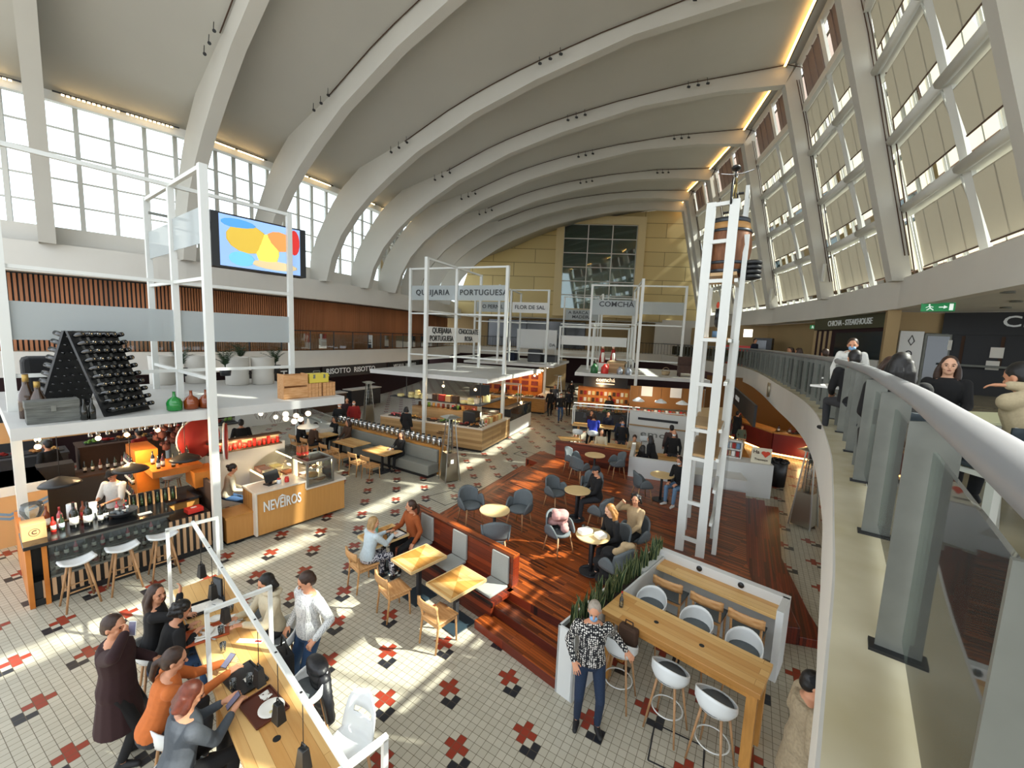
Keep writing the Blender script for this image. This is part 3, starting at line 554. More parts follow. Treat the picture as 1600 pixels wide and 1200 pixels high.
def strip_(name, d0, d1, z0, z1, matn, hi=None):
    a, b = offs(ES, d0)[:hi], offs(ES, d1)[:hi]; n = len(a); m = MB()
    vs = [(p.x, p.y, z) for z in (z0, z1) for p in a]+[(p.x, p.y, z) for z in (z0, z1) for p in b]
    m.add(vs, [f for i in range(n-1) for f in ((i, n+i, n+i+1, i+1), (2*n+i, 2*n+i+1, 3*n+i+1, 3*n+i), (n+i, 3*n+i, 3*n+i+1, n+i+1), (i, i+1, 2*n+i+1, 2*n+i))]+[(0, 2*n, 3*n, n), (n-1, 2*n-1, 4*n-1, 3*n-1)])
    return m.build(name, matn, kind='structure')
strip_('trim_28', .012, .56, 3.45, 3.6, 'marble')
# floor behind the ledge, out to the shop fronts
m = MB(); inner = offs(ES, .6); R = [rp(k, W_+8) for k in range(1, NR)]
poly = [(p.x, p.y) for p in inner]+[(p.x, p.y) for p in reversed(R)]+[(8, -8), (-1, -6)]
m.prism(poly, 3.2, 3.52); m.build('floor_mezzanine', 'mezz_floor', kind='structure')
# ================================================================ PEOPLE
def V(*a): return Vector(a)
def ik(a, t, l1, l2, pole):
    d = t-a; L = min(d.length, (l1+l2)*.995); d.normalize(); t = a+d*L
    x = (l1*l1-l2*l2+L*L)/(2*L); h = math.sqrt(max(l1*l1-x*x, 1e-6)); p = pole-d*pole.dot(d)
    if p.length < 1e-4: p = V(0, 0, -1)-d*V(0, 0, -1).dot(d)
    return a+d*x+p.normalized()*h, t
def caps(m, a, b, ra, rb, n=10, mi=0):
    m.tube([a, b], [ra, rb], n, mi); m.ball(a, ra, n, mi); m.ball(b, rb, n, mi)
def loft(m, rings, n=14, mi=0):
    vs = []; fs = []
    for c, rt, fw, a, b in rings:
        for j in range(n):
            g = 2*PI*j/n; vs.append(c+rt*math.cos(g)*a+fw*math.sin(g)*b)
    k = len(rings)
    for i in range(k-1):
        for j in range(n): fs.append((i*n+j, i*n+(j+1) % n, (i+1)*n+(j+1) % n, (i+1)*n+j))
    fs += [tuple(range(n-1, -1, -1)), tuple((k-1)*n+j for j in range(n))]; m.add(vs, fs, mi, True)
def remesh(o, vox, sm=4, f=.5):
    a = o.modifiers.new('r', 'REMESH'); a.mode = 'VOXEL'; a.voxel_size = vox; a.use_smooth_shade = True
    b = o.modifiers.new('s', 'SMOOTH'); b.factor = f; b.iterations = sm; return o
def hand(m, w, d, up, side, S, curl=.5, r=.0085):
    """palm and five separate bent fingers; d runs along the hand, up is the back of the hand, side points to the thumb"""
    k = w+d*.085*S
    for q in (-.6, -.2, .2, .6): caps(m, w+side*.03*q*S, k+side*.042*q*S, .016*S, .014*S, 8)
    for i, (off, L) in enumerate(((.036, .072), (.012, .08), (-.012, .074), (-.035, .058))):
        a = k+side*off*S; dd = (d+side*off*2.2).normalized(); pts = [a]
        for q, seg in enumerate((.45, .32, .25)):
            an = curl*(q+.6)*.75; v = (dd*math.cos(an)-up*math.sin(an)).normalized(); pts.append(pts[-1]+v*L*seg*S)
        m.tube(pts, [r*S, r*.98*S, r*.93*S, r*.82*S], 7); m.ball(pts[-1], r*.82*S, 7); m.ball(a, r*1.05*S, 7)
    a = w+side*.022*S+d*.018*S; t1 = a+(d*.55+side*.75-up*.2).normalized()*.042*S; t2 = t1+(d*.9+side*.25-up*.3).normalized()*.034*S
    m.tube([a, t1, t2], [.014*S, .0105*S, .009*S], 7); m.ball(t2, .009*S, 7)
def person(label, pos, face, pose='stand', shirt='c_black', legs='c_navy', shoes='shoe_black', skin='skin', hair='hair_brown', style='short',
           h=1.7, z0=0, seat=.46, lean=0., side=0., rh=None, lh=None, rf=None, lf=None, hp=0., hy=0., hroll=0., sleeve=1., detail=0, coat=0, mask=None, group=None,
           hood=None, bag=None, wide=1., curl=.6, skirt=None, bald=False, cap=None, twist=0.):
    S = h/1.7; root = thing('person', label, 'person', (*pos, z0), face-PI/2, group); vox = .0075 if detail == 2 else (.011 if detail else .018)
    sit = pose == 'sit'; hz = (seat+.10*S) if sit else .90*S
    H = V(0, 0 if not sit else .0, hz); up = V(math.sin(side), math.sin(lean), 0); up = V(math.sin(side), math.sin(lean)*math.cos(side), math.cos(lean)*math.cos(side)).normalized()
    rt = V(math.cos(twist), math.sin(twist), 0); rt = (rt-up*rt.dot(up)).normalized(); fw = up.cross(rt)
    wd = wide
    def T(k, dy=0): return H+up*k*S+fw*dy*S
    ringsd = [(-.10, .13, .10, 0), (-.04, .158, .118, -.005), (.02, .163, .12, -.005), (.12, .142, .108, .005), (.2, .133, .1, .01), (.3, .15, .11, .012), (.38, .163, .114, .008), (.45, .165, .1, 0), (.495, .12, .078, -.005), (.53, .062, .06, -.01)]
    def torso(g, k0=0, k1=99, w2=1.): return [(T(k, dy), rt, fw, (a*wd*w2+g)*S, (b*wd*w2+g)*S) for i, (k, a, b, dy) in enumerate(ringsd) if k0 <= i <= k1]
    nb = T(.50, -.01); hd = (up*.75+V(0, 0, .45)).normalized(); hc = nb+hd*.17*S+fw*(.015+.05*max(0, hp))*S
    # head axes
    ry, rp_, rr = hy, hp, hroll
    f0 = V(-math.sin(ry), math.cos(ry), 0); f0 = (f0*math.cos(rp_)-V(0, 0, 1)*math.sin(rp_)).normalized(); r0 = f0.cross(V(0, 0, 1)).normalized(); u0 = r0.cross(f0)
    if rr: r0, u0 = (r0*math.cos(rr)+u0*math.sin(rr)).normalized(), (u0*math.cos(rr)-r0*math.sin(rr)).normalized()
    R = Matrix((r0, f0, u0)).transposed()
    def Hp(x, y, z): return hc+(r0*x+f0*y+u0*z)*S
    sh = {}
    for sgn in (1, -1): sh[sgn] = T(.455)+rt*sgn*.168*wd*S
    hands = {1: rh, -1: lh}; arms = {}
    for sgn in (1, -1):
        t = hands[sgn]
        if t is None: t = sh[sgn]+V(sgn*.06, .08, -.50)*S if not sit else H+V(sgn*.13, .34, .08)*S
        else: t = Vector(t)
        pole = V(sgn*.5, -.5, -.8); e, t = ik(sh[sgn], t, .285*S, .255*S, pole); arms[sgn] = (e, t)
    feet = {1: rf, -1: lf}; lg = {}
    for sgn in (1, -1):
        hip = T(-.03)+rt*sgn*.09*wd*S; t = feet[sgn]
        if t is None: t = V(sgn*.10, .02, .08*S) if not sit else V(sgn*.12, .44*S, .08*S)
        else: t = Vector(t)
        kn, t = ik(hip, t, .43*S, .42*S, V(sgn*.12, 1, .3)); lg[sgn] = (hip, kn, t)
    # one continuous body
    b = MB(); loft(b, torso(-.008)); caps(b, nb-hd*.03*S, hc-hd*.05*S, .055*S, .05*S)
    b.ball(Hp(0, -.008, .02), (.076*S, .096*S, .103*S), 16, 0, R); b.ball(Hp(0, .02, -.055), (.056*S, .066*S, .062*S), 14, 0, R); b.ball(Hp(0, .058, -.088), (.026*S, .024*S, .02*S), 8, 0, R)
    b.tube([Hp(0, .083, .012), Hp(0, .105, -.022)], [.009*S, .015*S], 8); b.ball(Hp(0, .102, -.024), .0145*S, 8)
    b.ball(Hp(0, .075, .03), (.05*S, .016*S, .012*S), 8, 0, R)
    for sg in (1, -1): b.ball(Hp(sg*.077, -.008, -.012), (.011*S, .02*S, .032*S), 8, 0, R); b.ball(Hp(sg*.035, .062, -.03), (.022*S, .02*S, .022*S), 8, 0, R)
    for sgn in (1, -1):
        e, t = arms[sgn]; caps(b, sh[sgn], e, .047*S, .036*S); caps(b, e, t, .036*S, .024*S)
        d = (t-e).normalized()
        if hands[sgn] is not None and sit and detail < 2: d = (d+V(0, .3, -.15)).normalized()
        sd = V(-sgn, .15, .1); sd = (sd-d*sd.dot(d)).normalized(); upv = sd.cross(d)*(-sgn if True else 1)
        if upv.z < 0 and abs(d.z) < .8: upv = -upv
        hand(b, t, d, upv.normalized(), sd, S, curl)
        hip, kn, ft = lg[sgn]; caps(b, hip, kn, .078*S*min(wd, 1.1), .052*S); caps(b, kn, ft, .05*S, .034*S); caps(b, ft+V(0, 0, -.03)*S, ft+V(sgn*.03, .13, -.045)*S, .032*S, .025*S)
    o = b.build('body', skin, root); remesh(o, vox, 3 if detail == 2 else 4)
    # clothes
    if shirt:
        c = MB(); loft(c, torso(.012 if not coat else .028, 1 if not coat else 0, 8)); c.ball(T(.49, -.005), (.1*S*wd, .085*S, .045*S), 12)
        for sgn in (1, -1):
            e, t = arms[sgn]; k = .016 if not coat else .024
            caps(c, sh[sgn], e, (.05+k)*S*wd, (.037+k)*S)
            if sleeve > .5: q = e.lerp(t, min(1, (sleeve-.5)*2)*.96); caps(c, e, q, (.037+k)*S, (.028+k*.8)*S)
            elif sleeve < .5: pass
        if coat:
            n_ = 5; rg = []
            for i in range(n_):
                u = i/(n_-1); cc = T(.05-u*.0) ; z = H.z+.05*S-u*coat*S
                y = (.0 if not sit else .0); rg.append((V(cc.x, cc.y+(0 if not sit else min(.2, u*.3)), max(z, .12)), rt, fw, (.165+.05*u)*S*wd, (.13+.06*u+(.1*u if sit else 0))*S*wd))
            loft(c, list(reversed(rg)))
        o = c.build('coat' if coat else 'top', shirt, root); remesh(o, max(vox, .011), 5)
        if sleeve < .5: pass
    c = MB(); loft(c, torso(.006, 0, 3))
    for sgn in (1, -1):
        hip, kn, ft = lg[sgn]; caps(c, hip, kn, .086*S*min(wd, 1.15), .062*S); caps(c, kn, kn.lerp(ft, .92), .06*S, .047*S)
    if skirt:
        kk = [(T(.02), rt, fw, .17*S, .13*S), (V(0, .03, H.z-skirt*S), rt, fw, .22*S, .19*S)]; loft(c, kk)
    o = c.build('trousers', legs, root); remesh(o, max(vox, .011), 4)
    for sgn in (1, -1):
        hip, kn, ft = lg[sgn]; c = MB(); a = ft+V(0, -.03, -.045)*S; q = ft+V(sgn*.03, .14, -.052)*S; d = (q-a).normalized()
        caps(c, a, q, .041*S, .033*S); caps(c, a, ft+V(0, -.01, .0)*S, .038*S, .037*S); caps(c, a+V(0, .05, .005)*S, q, .042*S, .033*S)
        o = c.build('shoe', shoes, root); remesh(o, .012, 3)
    # hair / head cover
    if not bald:
        c = MB(); c.ball(Hp(0, -.022, .034), (.085*S, .1*S, .1*S), 14, 0, R); c.ball(Hp(0, -.045, -.01), (.082*S, .075*S, .085*S), 12, 0, R)
        if style in ('long', 'longback', 'wavy'):
            L = .30 if style != 'wavy' else .33
            for sg in (1, -1): c.tube([Hp(sg*.06, -.01, .03), Hp(sg*.087, -.02, -.05), Hp(sg*.09, -.03, -.12), hc+V(0, 0, -L*.95)*S+rt*sg*.085*S-fw*.03*S], [.03*S, .035*S, .042*S, .03*S], 8)
            for sg in (-.05, 0, .05): c.tube([Hp(sg, -.06, .03), Hp(sg*1.2, -.09, -.07), hc+V(0, 0, -L)*S+rt*sg*1.6*S-fw*.085*S], [.04*S, .05*S, .035*S], 8)
        if style == 'bob':
            for sg in (1, -1): c.tube([Hp(sg*.06, -.01, .03), Hp(sg*.088, -.015, -.05), Hp(sg*.085, -.02, -.11)], [.03*S, .036*S, .03*S], 8)
            for sg in (-.05, 0, .05): c.tube([Hp(sg, -.06, .02), Hp(sg*1.2, -.085, -.11)], [.045*S, .04*S], 8)
        if style == 'bun': c.ball(Hp(0, -.13, .03), .045*S, 10)
        if style == 'pony': c.tube([Hp(0, -.1, .02), Hp(0, -.15, -.02), Hp(0, -.15, -.16), Hp(0, -.12, -.22)], [.028*S, .035*S, .028*S, .01*S], 8)
        if style == 'curly':
            for i in range(26):
                g = i*2.4; zz = .09-.16*i/26; rr_ = .085+.02*math.sin(i*3.1); c.ball(Hp(math.cos(g)*rr_, -.03+math.sin(g)*rr_*.95 if math.sin(g) < .4 else -.01, zz), .03*S, 8)
        o = c.build('hair', hair, root); remesh(o, .01 if detail else .014, 3)
    if detail:
        for sg in (1, -1):
            e = MB(); e.ball(Hp(sg*.031, .079, .003), (.0115*S, .007*S, .0065*S), 8, 0, R); e.build('eye', 'eye_dark', root)
            e = MB(); e.tube([Hp(sg*.018, .09, .024), Hp(sg*.033, .089, .029), Hp(sg*.048, .079, .022)], .0035*S, 5); e.build('eyebrow', hair, root)
        if not mask: e = MB(); e.ball(Hp(0, .0855, -.056), (.021*S, .007*S, .0065*S), 8, 0, R); e.build('mouth', 'lips', root)
    if mask:
        e = MB(); e.ball(Hp(0, .05, -.045), (.058*S, .062*S, .048*S), 12, 0, R); o = e.build('face_mask', mask, root)
        e = MB()
        for sg in (1, -1): e.tube([Hp(sg*.05, .05, -.03), Hp(sg*.078, .0, -.01)], .002, 4)
        e.build('mask_loop', mask, o)
    if hood:
        c = MB(); c.tube([nb+V(math.cos(g)*.1, math.sin(g)*.09-.03, .02+.02*math.sin(g))*S for g in [i*PI/5 for i in range(10)]], .04*S, 8, closed=True); o = c.build('hood', hood, root); remesh(o, .014, 4)
    if cap:
        c = MB(); c.ball(Hp(0, -.012, .05), (.09*S, .104*S, .082*S), 12, 0, R); c.ball(Hp(0, .1, .055), (.06*S, .05*S, .012*S), 10, 0, R); o = c.build('cap', cap, root); remesh(o, .012, 3)
    if bag:
        c = MB(); p0 = T(.47)+rt*.13*S; p1 = T(.02)-rt*.2*S+fw*.0; c.tube([p0+fw*.06*S, T(.3)+fw*.14*S, p1+fw*.1*S], .012, 6); c.build('bag_strap', bag, root)
        c = MB(); c.box(p1+fw*.05*S, (.09, .22, .18)); c.build('shoulder_bag', bag, root, bevel=.02)
    return root
# ================================================================ FURNITURE PROTOTYPES
def make_dining_chair(z_seat=.46, top=.80, matn='beech', seatm='beech', wide=.43, deep=.41):
    t = thing('dining_chair', '-', 'chair'); w, d = wide/2, deep/2
    m = MB()
    m.grid(lambda u, v: V((u-.5)*wide*(.92+.08*v), (v-.5)*deep, z_seat-.018*math.sin(PI*u)*math.sin(PI*v)), 8, 6); m.build('seat', seatm, t, solid=.024, bevel=0)
    for sx in (-1, 1):
        f = MB(); f.tube([(sx*(w-.03), d-.03, z_seat-.01), (sx*(w-.02), d-.01, 0)], [.019, .014], 8); f.build('leg', matn, t)
        r = MB(); r.tube([(sx*(w-.025), -d-.03, 0), (sx*(w-.03), -d+.02, z_seat), (sx*(w-.025), -d-.045, top)], [.014, .02, .015], 8); r.build('leg', matn, t)
    m = MB()
    for a, b in (((-w+.03, d-.03), (w-.03, d-.03)), ((-w+.03, d-.03), (-w+.03, -d+.02)), ((w-.03, d-.03), (w-.03, -d+.02)), ((-w+.03, -d+.02), (w-.03, -d+.02))): m.bar((*a, z_seat-.045), (*b, z_seat-.045), .018, .045)
    m.build('seat_frame', matn, t)
    m = MB(); m.grid(lambda u, v: V((u-.5)*(wide+.03), -d-.045-.05*math.sin(PI*u), top-.13+.14*v-.02*abs(u-.5)), 10, 3); m.build('backrest', matn, t, solid=.02)
    return t
def make_armchair():
    """grey upholstered shell with wrap-round arms on four wooden legs; faces +y"""
    t = thing('armchair', '-', 'armchair')
    m = MB()
    def back(u, v):
        a = (u-.5)*2*1.12; h = .40*math.cos(a*.62)**1.6 if abs(a) < 1.12 else 0; r = .285
        x = math.sin(a)*r*(1.0+.06*v); y = -math.cos(a)*r*.86*(1+.16*v)+.03; z = .44+v*h
        return V(x, y, z)
    m.grid(back, 16, 7); m.build('backrest', 'shell_grey', t, solid=.035)
    for sx in (-1, 1):
        m = MB(); m.grid(lambda u, v: V(sx*(.235+.035*math.sin(PI*u)+.02*v), -.16+.36*u, .42+v*(.245*math.sin(PI*(.18+.74*u)))), 8, 4); m.build('armrest', 'shell_grey', t, solid=.035)
    m = MB(); m.lathe([(.0, .375), (.20, .38), (.245, .41), (.245, .445), (.2, .465), (0, .47)], (0, .0, 0), 18, sx=1, sy=.98); m.build('seat', 'shell_grey', t)
    for sx, sy in ((1, 1), (-1, 1), (1, -1), (-1, -1)):
        f = MB(); f.tube([(sx*.17, sy*.15, .40), (sx*.225, sy*.215, 0)], [.019, .012], 8); f.build('leg', 'oak_leg', t)
    return t
def make_bar_stool(seat=.75):
    """white bucket bar stool on splayed wooden legs with a foot ring; faces +y"""
    t = thing('bar_stool', '-', 'stool')
    m = MB()
    def sh(u, v):
        a = u*2*PI; bk = max(0, math.cos(a))  # back at angle pi -> -y
        h = .06+.20*(.5-.5*math.cos(a))**1.3 if True else 0
        r = .12+.10*min(1, v*1.7); zz = seat-.03+max(0, v-.35)/.65*h
        return V(math.sin(a)*r*1.02, math.cos(a)*r*.95, zz)
    m.grid(sh, 24, 8); m.build('shell', 'white_plastic', t, solid=.012)
    m = MB(); m.lathe([(0, seat-.035), (.125, seat-.03), (.195, seat+.0), (.19, seat+.025), (0, seat+.02)], n=20); m.build('seat_pad', 'c_brown' if 0 else 'shell_grey', t)
    for sx, sy in ((1, 1), (-1, 1), (1, -1), (-1, -1)):
        f = MB(); f.tube([(sx*.11, sy*.10, seat-.03), (sx*.2, sy*.19, 0)], [.017, .011], 8); f.build('leg', 'oak_leg', t)
    m = MB(); k = .30; R_ = .165
    m.tube([(math.cos(g)*R_*1.12, math.sin(g)*R_*1.08, k) for g in [i*PI/12 for i in range(24)]], .009, 6, closed=True); m.build('foot_ring', 'white_steel', t)
    return t
def make_saddle_stool():
    t = thing('saddle_stool', '-', 'stool')
    m = MB(); m.grid(lambda u, v: V((u-.5)*.44, (v-.5)*.34*(1-.25*abs(2*u-1)**2), .76+.055*abs(2*u-1)**2+.035*max(0, .5-v)), 10, 6); m.build('seat', 'white_plastic', t, solid=.03)
    for sx, sy in ((1, 1), (-1, 1), (1, -1), (-1, -1)):
        f = MB(); f.tube([(sx*.1, sy*.08, .75), (sx*.21, sy*.19, 0)], [.02, .015], 8); f.build('leg', 'oak_leg', t)
    m = MB()
    for a, b in (((.16, .14), (-.16, .14)), ((.16, -.14), (-.16, -.14))): m.bar((*a, .32), (*b, .32), .014, .02)
    m.build('footrest', 'oak_leg', t)
    return t
def make_side_shell():
    """white one-piece chair with a slot in the back on wooden legs"""
    t = thing('shell_chair', '-', 'chair'); m = MB()
    def sh(u, v):
        if v < .5: k = v/.5; return V((u-.5)*.44*(.85+.15*k), .2-.38*k, .74+.03*(2*abs(u-.5))**2)
        k = (v-.5)/.5; return V((u-.5)*(.44-.10*k*k)*(1 if k < .8 else 1-(k-.8)*1.4), -.18-.09*k+.06*(2*abs(u-.5))**2, .74+.04*(1-k)*(2*abs(u-.5))**2+k*.42)
    m.grid(sh, 10, 14)
    # slot low in the backrest
    keep = [i for i, f in enumerate(m.f) if not (all(.865 < m.v[q][2] < 1.0 for q in f) and all(abs(m.v[q][0]) < .15 for q in f))]
    m.f = [m.f[i] for i in keep]; m.m = [m.m[i] for i in keep]; m.s = [m.s[i] for i in keep]
    m.build('seat_shell', 'white_plastic', t, solid=.014)
    for sx, sy in ((1, 1), (-1, 1), (1, -1), (-1, -1)):
        f = MB(); f.tube([(sx*.14, sy*.12, .73), (sx*.21, sy*.2, 0)], [.017, .012], 8); f.build('leg', 'oak_leg', t)
    return t
def make_heater():
    t = thing('patio_heater', '-', 'heater'); H1 = .92; H2 = 2.1
    m = MB(); m.box((0, 0, H1/2+.04), (.46, .46, H1), tap=.8); m.build('base_cabinet', 'mirror_steel', t)
    for sx, sy in ((1, 1), (-1, 1), (1, -1), (-1, -1)):
        f = MB(); f.bar((sx*.26, sy*.26, 0), (sx*.10, sy*.10, H2), .03, .03); f.build('corner_post', 'heater_steel', t)
    m = MB()
    for i in range(1, 6):
        z = H1+.08+(H2-H1-.1)*i/6; r = .24-.145*z/H2
        for a, b in (((-r, -r), (r, -r)), ((r, -r), (r, r)), ((r, r), (-r, r)), ((-r, r), (-r, -r))): m.bar((*a, z), (*b, z), .006)
    m.build('guard_grille', 'heater_steel', t)
    m = MB(); m.cyl((0, 0, H1), .055, H2-H1-.05, 14); m.build('glass_tube', 'jar_glass', t)
    m = MB(); m.box((0, 0, H2+.01), (.3, .3, .05)); m.box((0, 0, H2+.07), (.54, .54, .07), tap=.35); m.build('top_hood', 'heater_steel', t)
    return t
def slab_leg_table(name, label, cat, w, d, h, matn, loc, rz, group=None, thick=.035, base='charcoal', boards=True):
    t = thing(name, label, cat, loc, rz, group); m = MB(); m.box((0, 0, h-thick/2), (w, d, thick)); m.build('table_top', matn, t, bevel=.004)
    m = MB(); m.box((0, 0, (h-thick)/2+.01), (.06, .06, h-thick-.02)); m.build('column', base, t)
    m = MB(); m.box((0, 0, .01), (.5, .5, .02)); m.build('base_plate', base, t)
    return t
def cross_top(name, label, w, d, h, loc, rz, group):
    """square-ish table top of four veneer triangles meeting in the middle, grain turned, pale edging"""
    t = thing(name, label, 'table', loc, rz, group)
    cs = [(-w/2, -d/2), (w/2, -d/2), (w/2, d/2), (-w/2, d/2)]
    m = MB(); e = .018
    for i in range(4):
        a, b = cs[i], cs[(i+1) % 4]; m.add([(*a, h-.03), (*b, h-.03), (0, 0, h-.03), (*a, h), (*b, h), (0, 0, h)], [(0, 2, 1), (3, 4, 5), (0, 1, 4, 3)], i % 2)
    m.build('table_top', ['pine', 'pine_dark'], t)
    m = MB()
    for i in range(4): a, b = cs[i], cs[(i+1) % 4]; m.bar((*a, h-.018), (*b, h-.018), .02, .045)
    m.build('edging', 'pine_pale', t)
    m = MB(); m.box((0, 0, h/2), (.07, .07, h-.06)); m.build('column', 'charcoal', t)
    m = MB(); m.box((0, 0, .012), (.48, .48, .02)); m.build('base_plate', 'heater_dark', t)
    return t
def round_table(label, loc, r=.32, h=.74, z=0, group=None, mt='pine_pale'):
    t = thing('round_table', label, 'table', (*loc, z), 0, group); m = MB(); m.cyl((0, 0, h-.025), r, .025, 28); m.build('table_top', mt, t)
    m = MB(); m.cyl((0, 0, .02), .035, h-.04, 10); m.build('column', 'charcoal', t); m = MB(); m.cyl((0, 0, 0), .22, .02, 20); m.build('base_plate', 'charcoal', t)
    return t
def bottle(name, label, loc, h=.32, r=.038, body='bottle_dark', lab='label', capm=None, group=None, style='bordeaux', cat='bottle', parent=None):
    t = thing(name, label, cat, loc, random.random()*6, group)
    pr = [(r*.9, 0), (r, .01), (r, h*.58), (r*.85, h*.66), (r*.38, h*.76), (r*.34, h*.97), (r*.38, h)] if style == 'bordeaux' else [(r, 0), (r, h*.42), (r*.9, h*.55), (r*.4, h*.75), (r*.33, h*.97), (r*.36, h)]
    m = MB(); m.lathe(pr, n=12); m.build('glass_body', body, t)
    if lab: m = MB(); m.lathe([(r*1.02, h*.15), (r*1.02, h*.45)], n=12); m.build('label', lab, t)
    if capm: m = MB(); m.lathe([(r*.38, h*.82), (r*.38, h*.99), (0, h*1.0)], n=10); m.build('cap', capm, t)
    return t
def simple_bottle(label, loc, h, r, body, lab='label', group=None):
    m = MB(); m.lathe([(r, 0), (r, h*.58), (r*.4, h*.76), (r*.34, h), (0, h)], n=9, mi=0); m.lathe([(r*1.03, h*.15), (r*1.03, h*.45)], n=9, mi=1)
    o = m.build('bottle', [body, lab], loc=loc); tag(o, label, 'bottle', group); return o
def make_crate(name, label, loc, w, d, h, rz=0, group=None, matn='crate_wood', n=3, vert=False):
    t = thing(name, label, 'crate', loc, rz, group)
    for sy in (-1, 1):
        m = MB()
        for i in range(n):
            if vert: m.box((-w/2+w*(i+.5)/n, sy*d/2, h/2), (w/n*.86, .014, h))
            else: m.box((0, sy*d/2, h*(i+.5)/n), (w, .014, h/n*.84))
        if vert: m.b2((-w/2, sy*d/2-.006, h*.45), (w/2, sy*d/2+.006, h*.55))
        m.build('long_side', matn, t)
    for sx in (-1, 1): m = MB(); m.box((sx*w/2, 0, h/2), (.018, d, h)); m.build('end_panel', matn, t)
    m = MB(); m.box((0, 0, .008), (w, d, .014)); m.build('bottom', matn, t)
    return t
def tray(label, loc, rz, z, w=.42, d=.32, matn='tray_black', group='meal trays on the tables'):
    t = thing('serving_tray', label, 'tray', (*loc, z), rz, group); m = MB(); m.box((0, 0, .004), (w, d, .008)); m.build('base', matn, t)
    m = MB()
    for a, b in (((-w/2, -d/2), (w/2, -d/2)), ((w/2, -d/2), (w/2, d/2)), ((w/2, d/2), (-w/2, d/2)), ((-w/2, d/2), (-w/2, -d/2))): m.bar((*a, .014), (*b, .014), .012, .02)
    m.build('rim', matn, t); return t
def plate(label, loc, z, r=.12, food=None, group='plates on the tables'):
    t = thing('dinner_plate', label, 'plate', (*loc, z), random.random()*6, group); m = MB(); m.lathe([(r*.55, 0), (r*.6, .004), (r, .02), (r*.98, .024), (r*.6, .01), (0, .008)], n=24); m.build('dish', 'plate', t)
    if food:
        m = MB()
        for i in range(7): m.ball((random.uniform(-.4, .4)*r, random.uniform(-.4, .4)*r, .018), (random.uniform(.012, .025), random.uniform(.012, .03), .009), 7)
        m.build('food', food, t)['kind'] = 'stuff'
    return t
def glass_tumbler(label, loc, z, h=.12, r=.033, group='glasses on the tables', fill=None):
    t = thing('drinking_glass', label, 'glass', (*loc, z), 0, group); m = MB(); m.lathe([(r*.8, 0), (r, h), (r*.93, h), (r*.74, .01), (0, .01)], n=14); m.build('glass_body', 'jar_glass', t)
    if fill: m = MB(); m.cyl((0, 0, .012), r*.74, h*.6, 12); m.build('drink', fill, t)
    return t
# ================================================================ NEAR SEATING AND DECK
AT = math.atan2(-.678, .735)
def Tw(x, y): return (-2.905+.735*x+.678*y, 4.25-.678*x+.735*y)
def wprism(name, poly, z0, z1, matn, ang=0, parent=None, bevel=0, kind=None, top=None):
    ca, sa = math.cos(-ang), math.sin(-ang); m = MB(); m.prism([(x*ca-y*sa, x*sa+y*ca) for x, y in poly], z0, z1, 0, 1)
    o = m.build(name, ['deck_dark', matn], parent, bevel=bevel, kind=kind); o.rotation_euler = (0, 0, ang); return o  # sides take the darker boards: riser shade put into the colour
deck = thing('wooden_deck', 'raised reddish wooden seating deck with steps in the middle of the market hall', 'deck')
DK = [(.05, 6.76), (1.0, 5.98), (2.87, 7.49), (4.25, 6.3), (5.0, 8.09), (7.19, 12.06), (3.95, 13.24), (1.77, 15.15), (1.22, 15.72), (.62, 14.62), (1.02, 14.2), (-1.3, 9.45), (-2.05, 8.98), (.23, 6.94)]
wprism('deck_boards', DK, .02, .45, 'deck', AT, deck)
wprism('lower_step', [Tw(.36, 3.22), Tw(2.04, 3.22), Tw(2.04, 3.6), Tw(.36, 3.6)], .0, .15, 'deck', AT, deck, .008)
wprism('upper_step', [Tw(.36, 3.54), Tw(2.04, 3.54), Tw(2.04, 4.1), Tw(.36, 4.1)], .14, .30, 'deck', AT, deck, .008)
E1 = math.atan2(3.97, 2.19)
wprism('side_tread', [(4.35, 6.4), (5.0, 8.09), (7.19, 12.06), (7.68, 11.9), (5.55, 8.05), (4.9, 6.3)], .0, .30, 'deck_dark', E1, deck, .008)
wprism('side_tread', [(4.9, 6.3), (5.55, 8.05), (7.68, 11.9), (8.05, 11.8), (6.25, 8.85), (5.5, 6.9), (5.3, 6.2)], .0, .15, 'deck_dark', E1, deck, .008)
E2 = math.atan2(4.75, 2.32)
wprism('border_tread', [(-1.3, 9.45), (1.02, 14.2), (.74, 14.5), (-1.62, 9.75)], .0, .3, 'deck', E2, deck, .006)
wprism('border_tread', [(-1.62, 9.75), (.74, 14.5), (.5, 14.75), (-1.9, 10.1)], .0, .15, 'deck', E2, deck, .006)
# bench with a tall plank back
AB = math.atan2(.658, -.753); OB = (.15, 6.83)
def Bw(x, y): return (OB[0]-.753*x-.658*y, OB[1]+.658*x-.753*y)
bench = thing('wooden_bench', 'long dark red wooden bench with a plank back along the edge of the deck', 'bench', (*OB, 0), AB)
m = MB(); m.b2((.02, 0, 0), (2.95, .5, .38)); m.build('bench_box', 'deck_side', bench)
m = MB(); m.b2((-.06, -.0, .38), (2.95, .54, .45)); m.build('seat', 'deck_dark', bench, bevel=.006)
m = MB(); m.b2((0, -.15, .0), (2.95, 0, 1.0)); m.build('backrest', 'deck_side', bench)
m = MB(); m.b2((-.012, -.165, 1.0), (2.96, .012, 1.04)); m.build('top_rail', 'deck', bench, bevel=.005)
m = MB()
for i in range(5): m.b2((-.012, -.16, .5+i*.1), (-.002, .01, .585+i*.1))
m.build('end_board', 'deck_dark', bench)
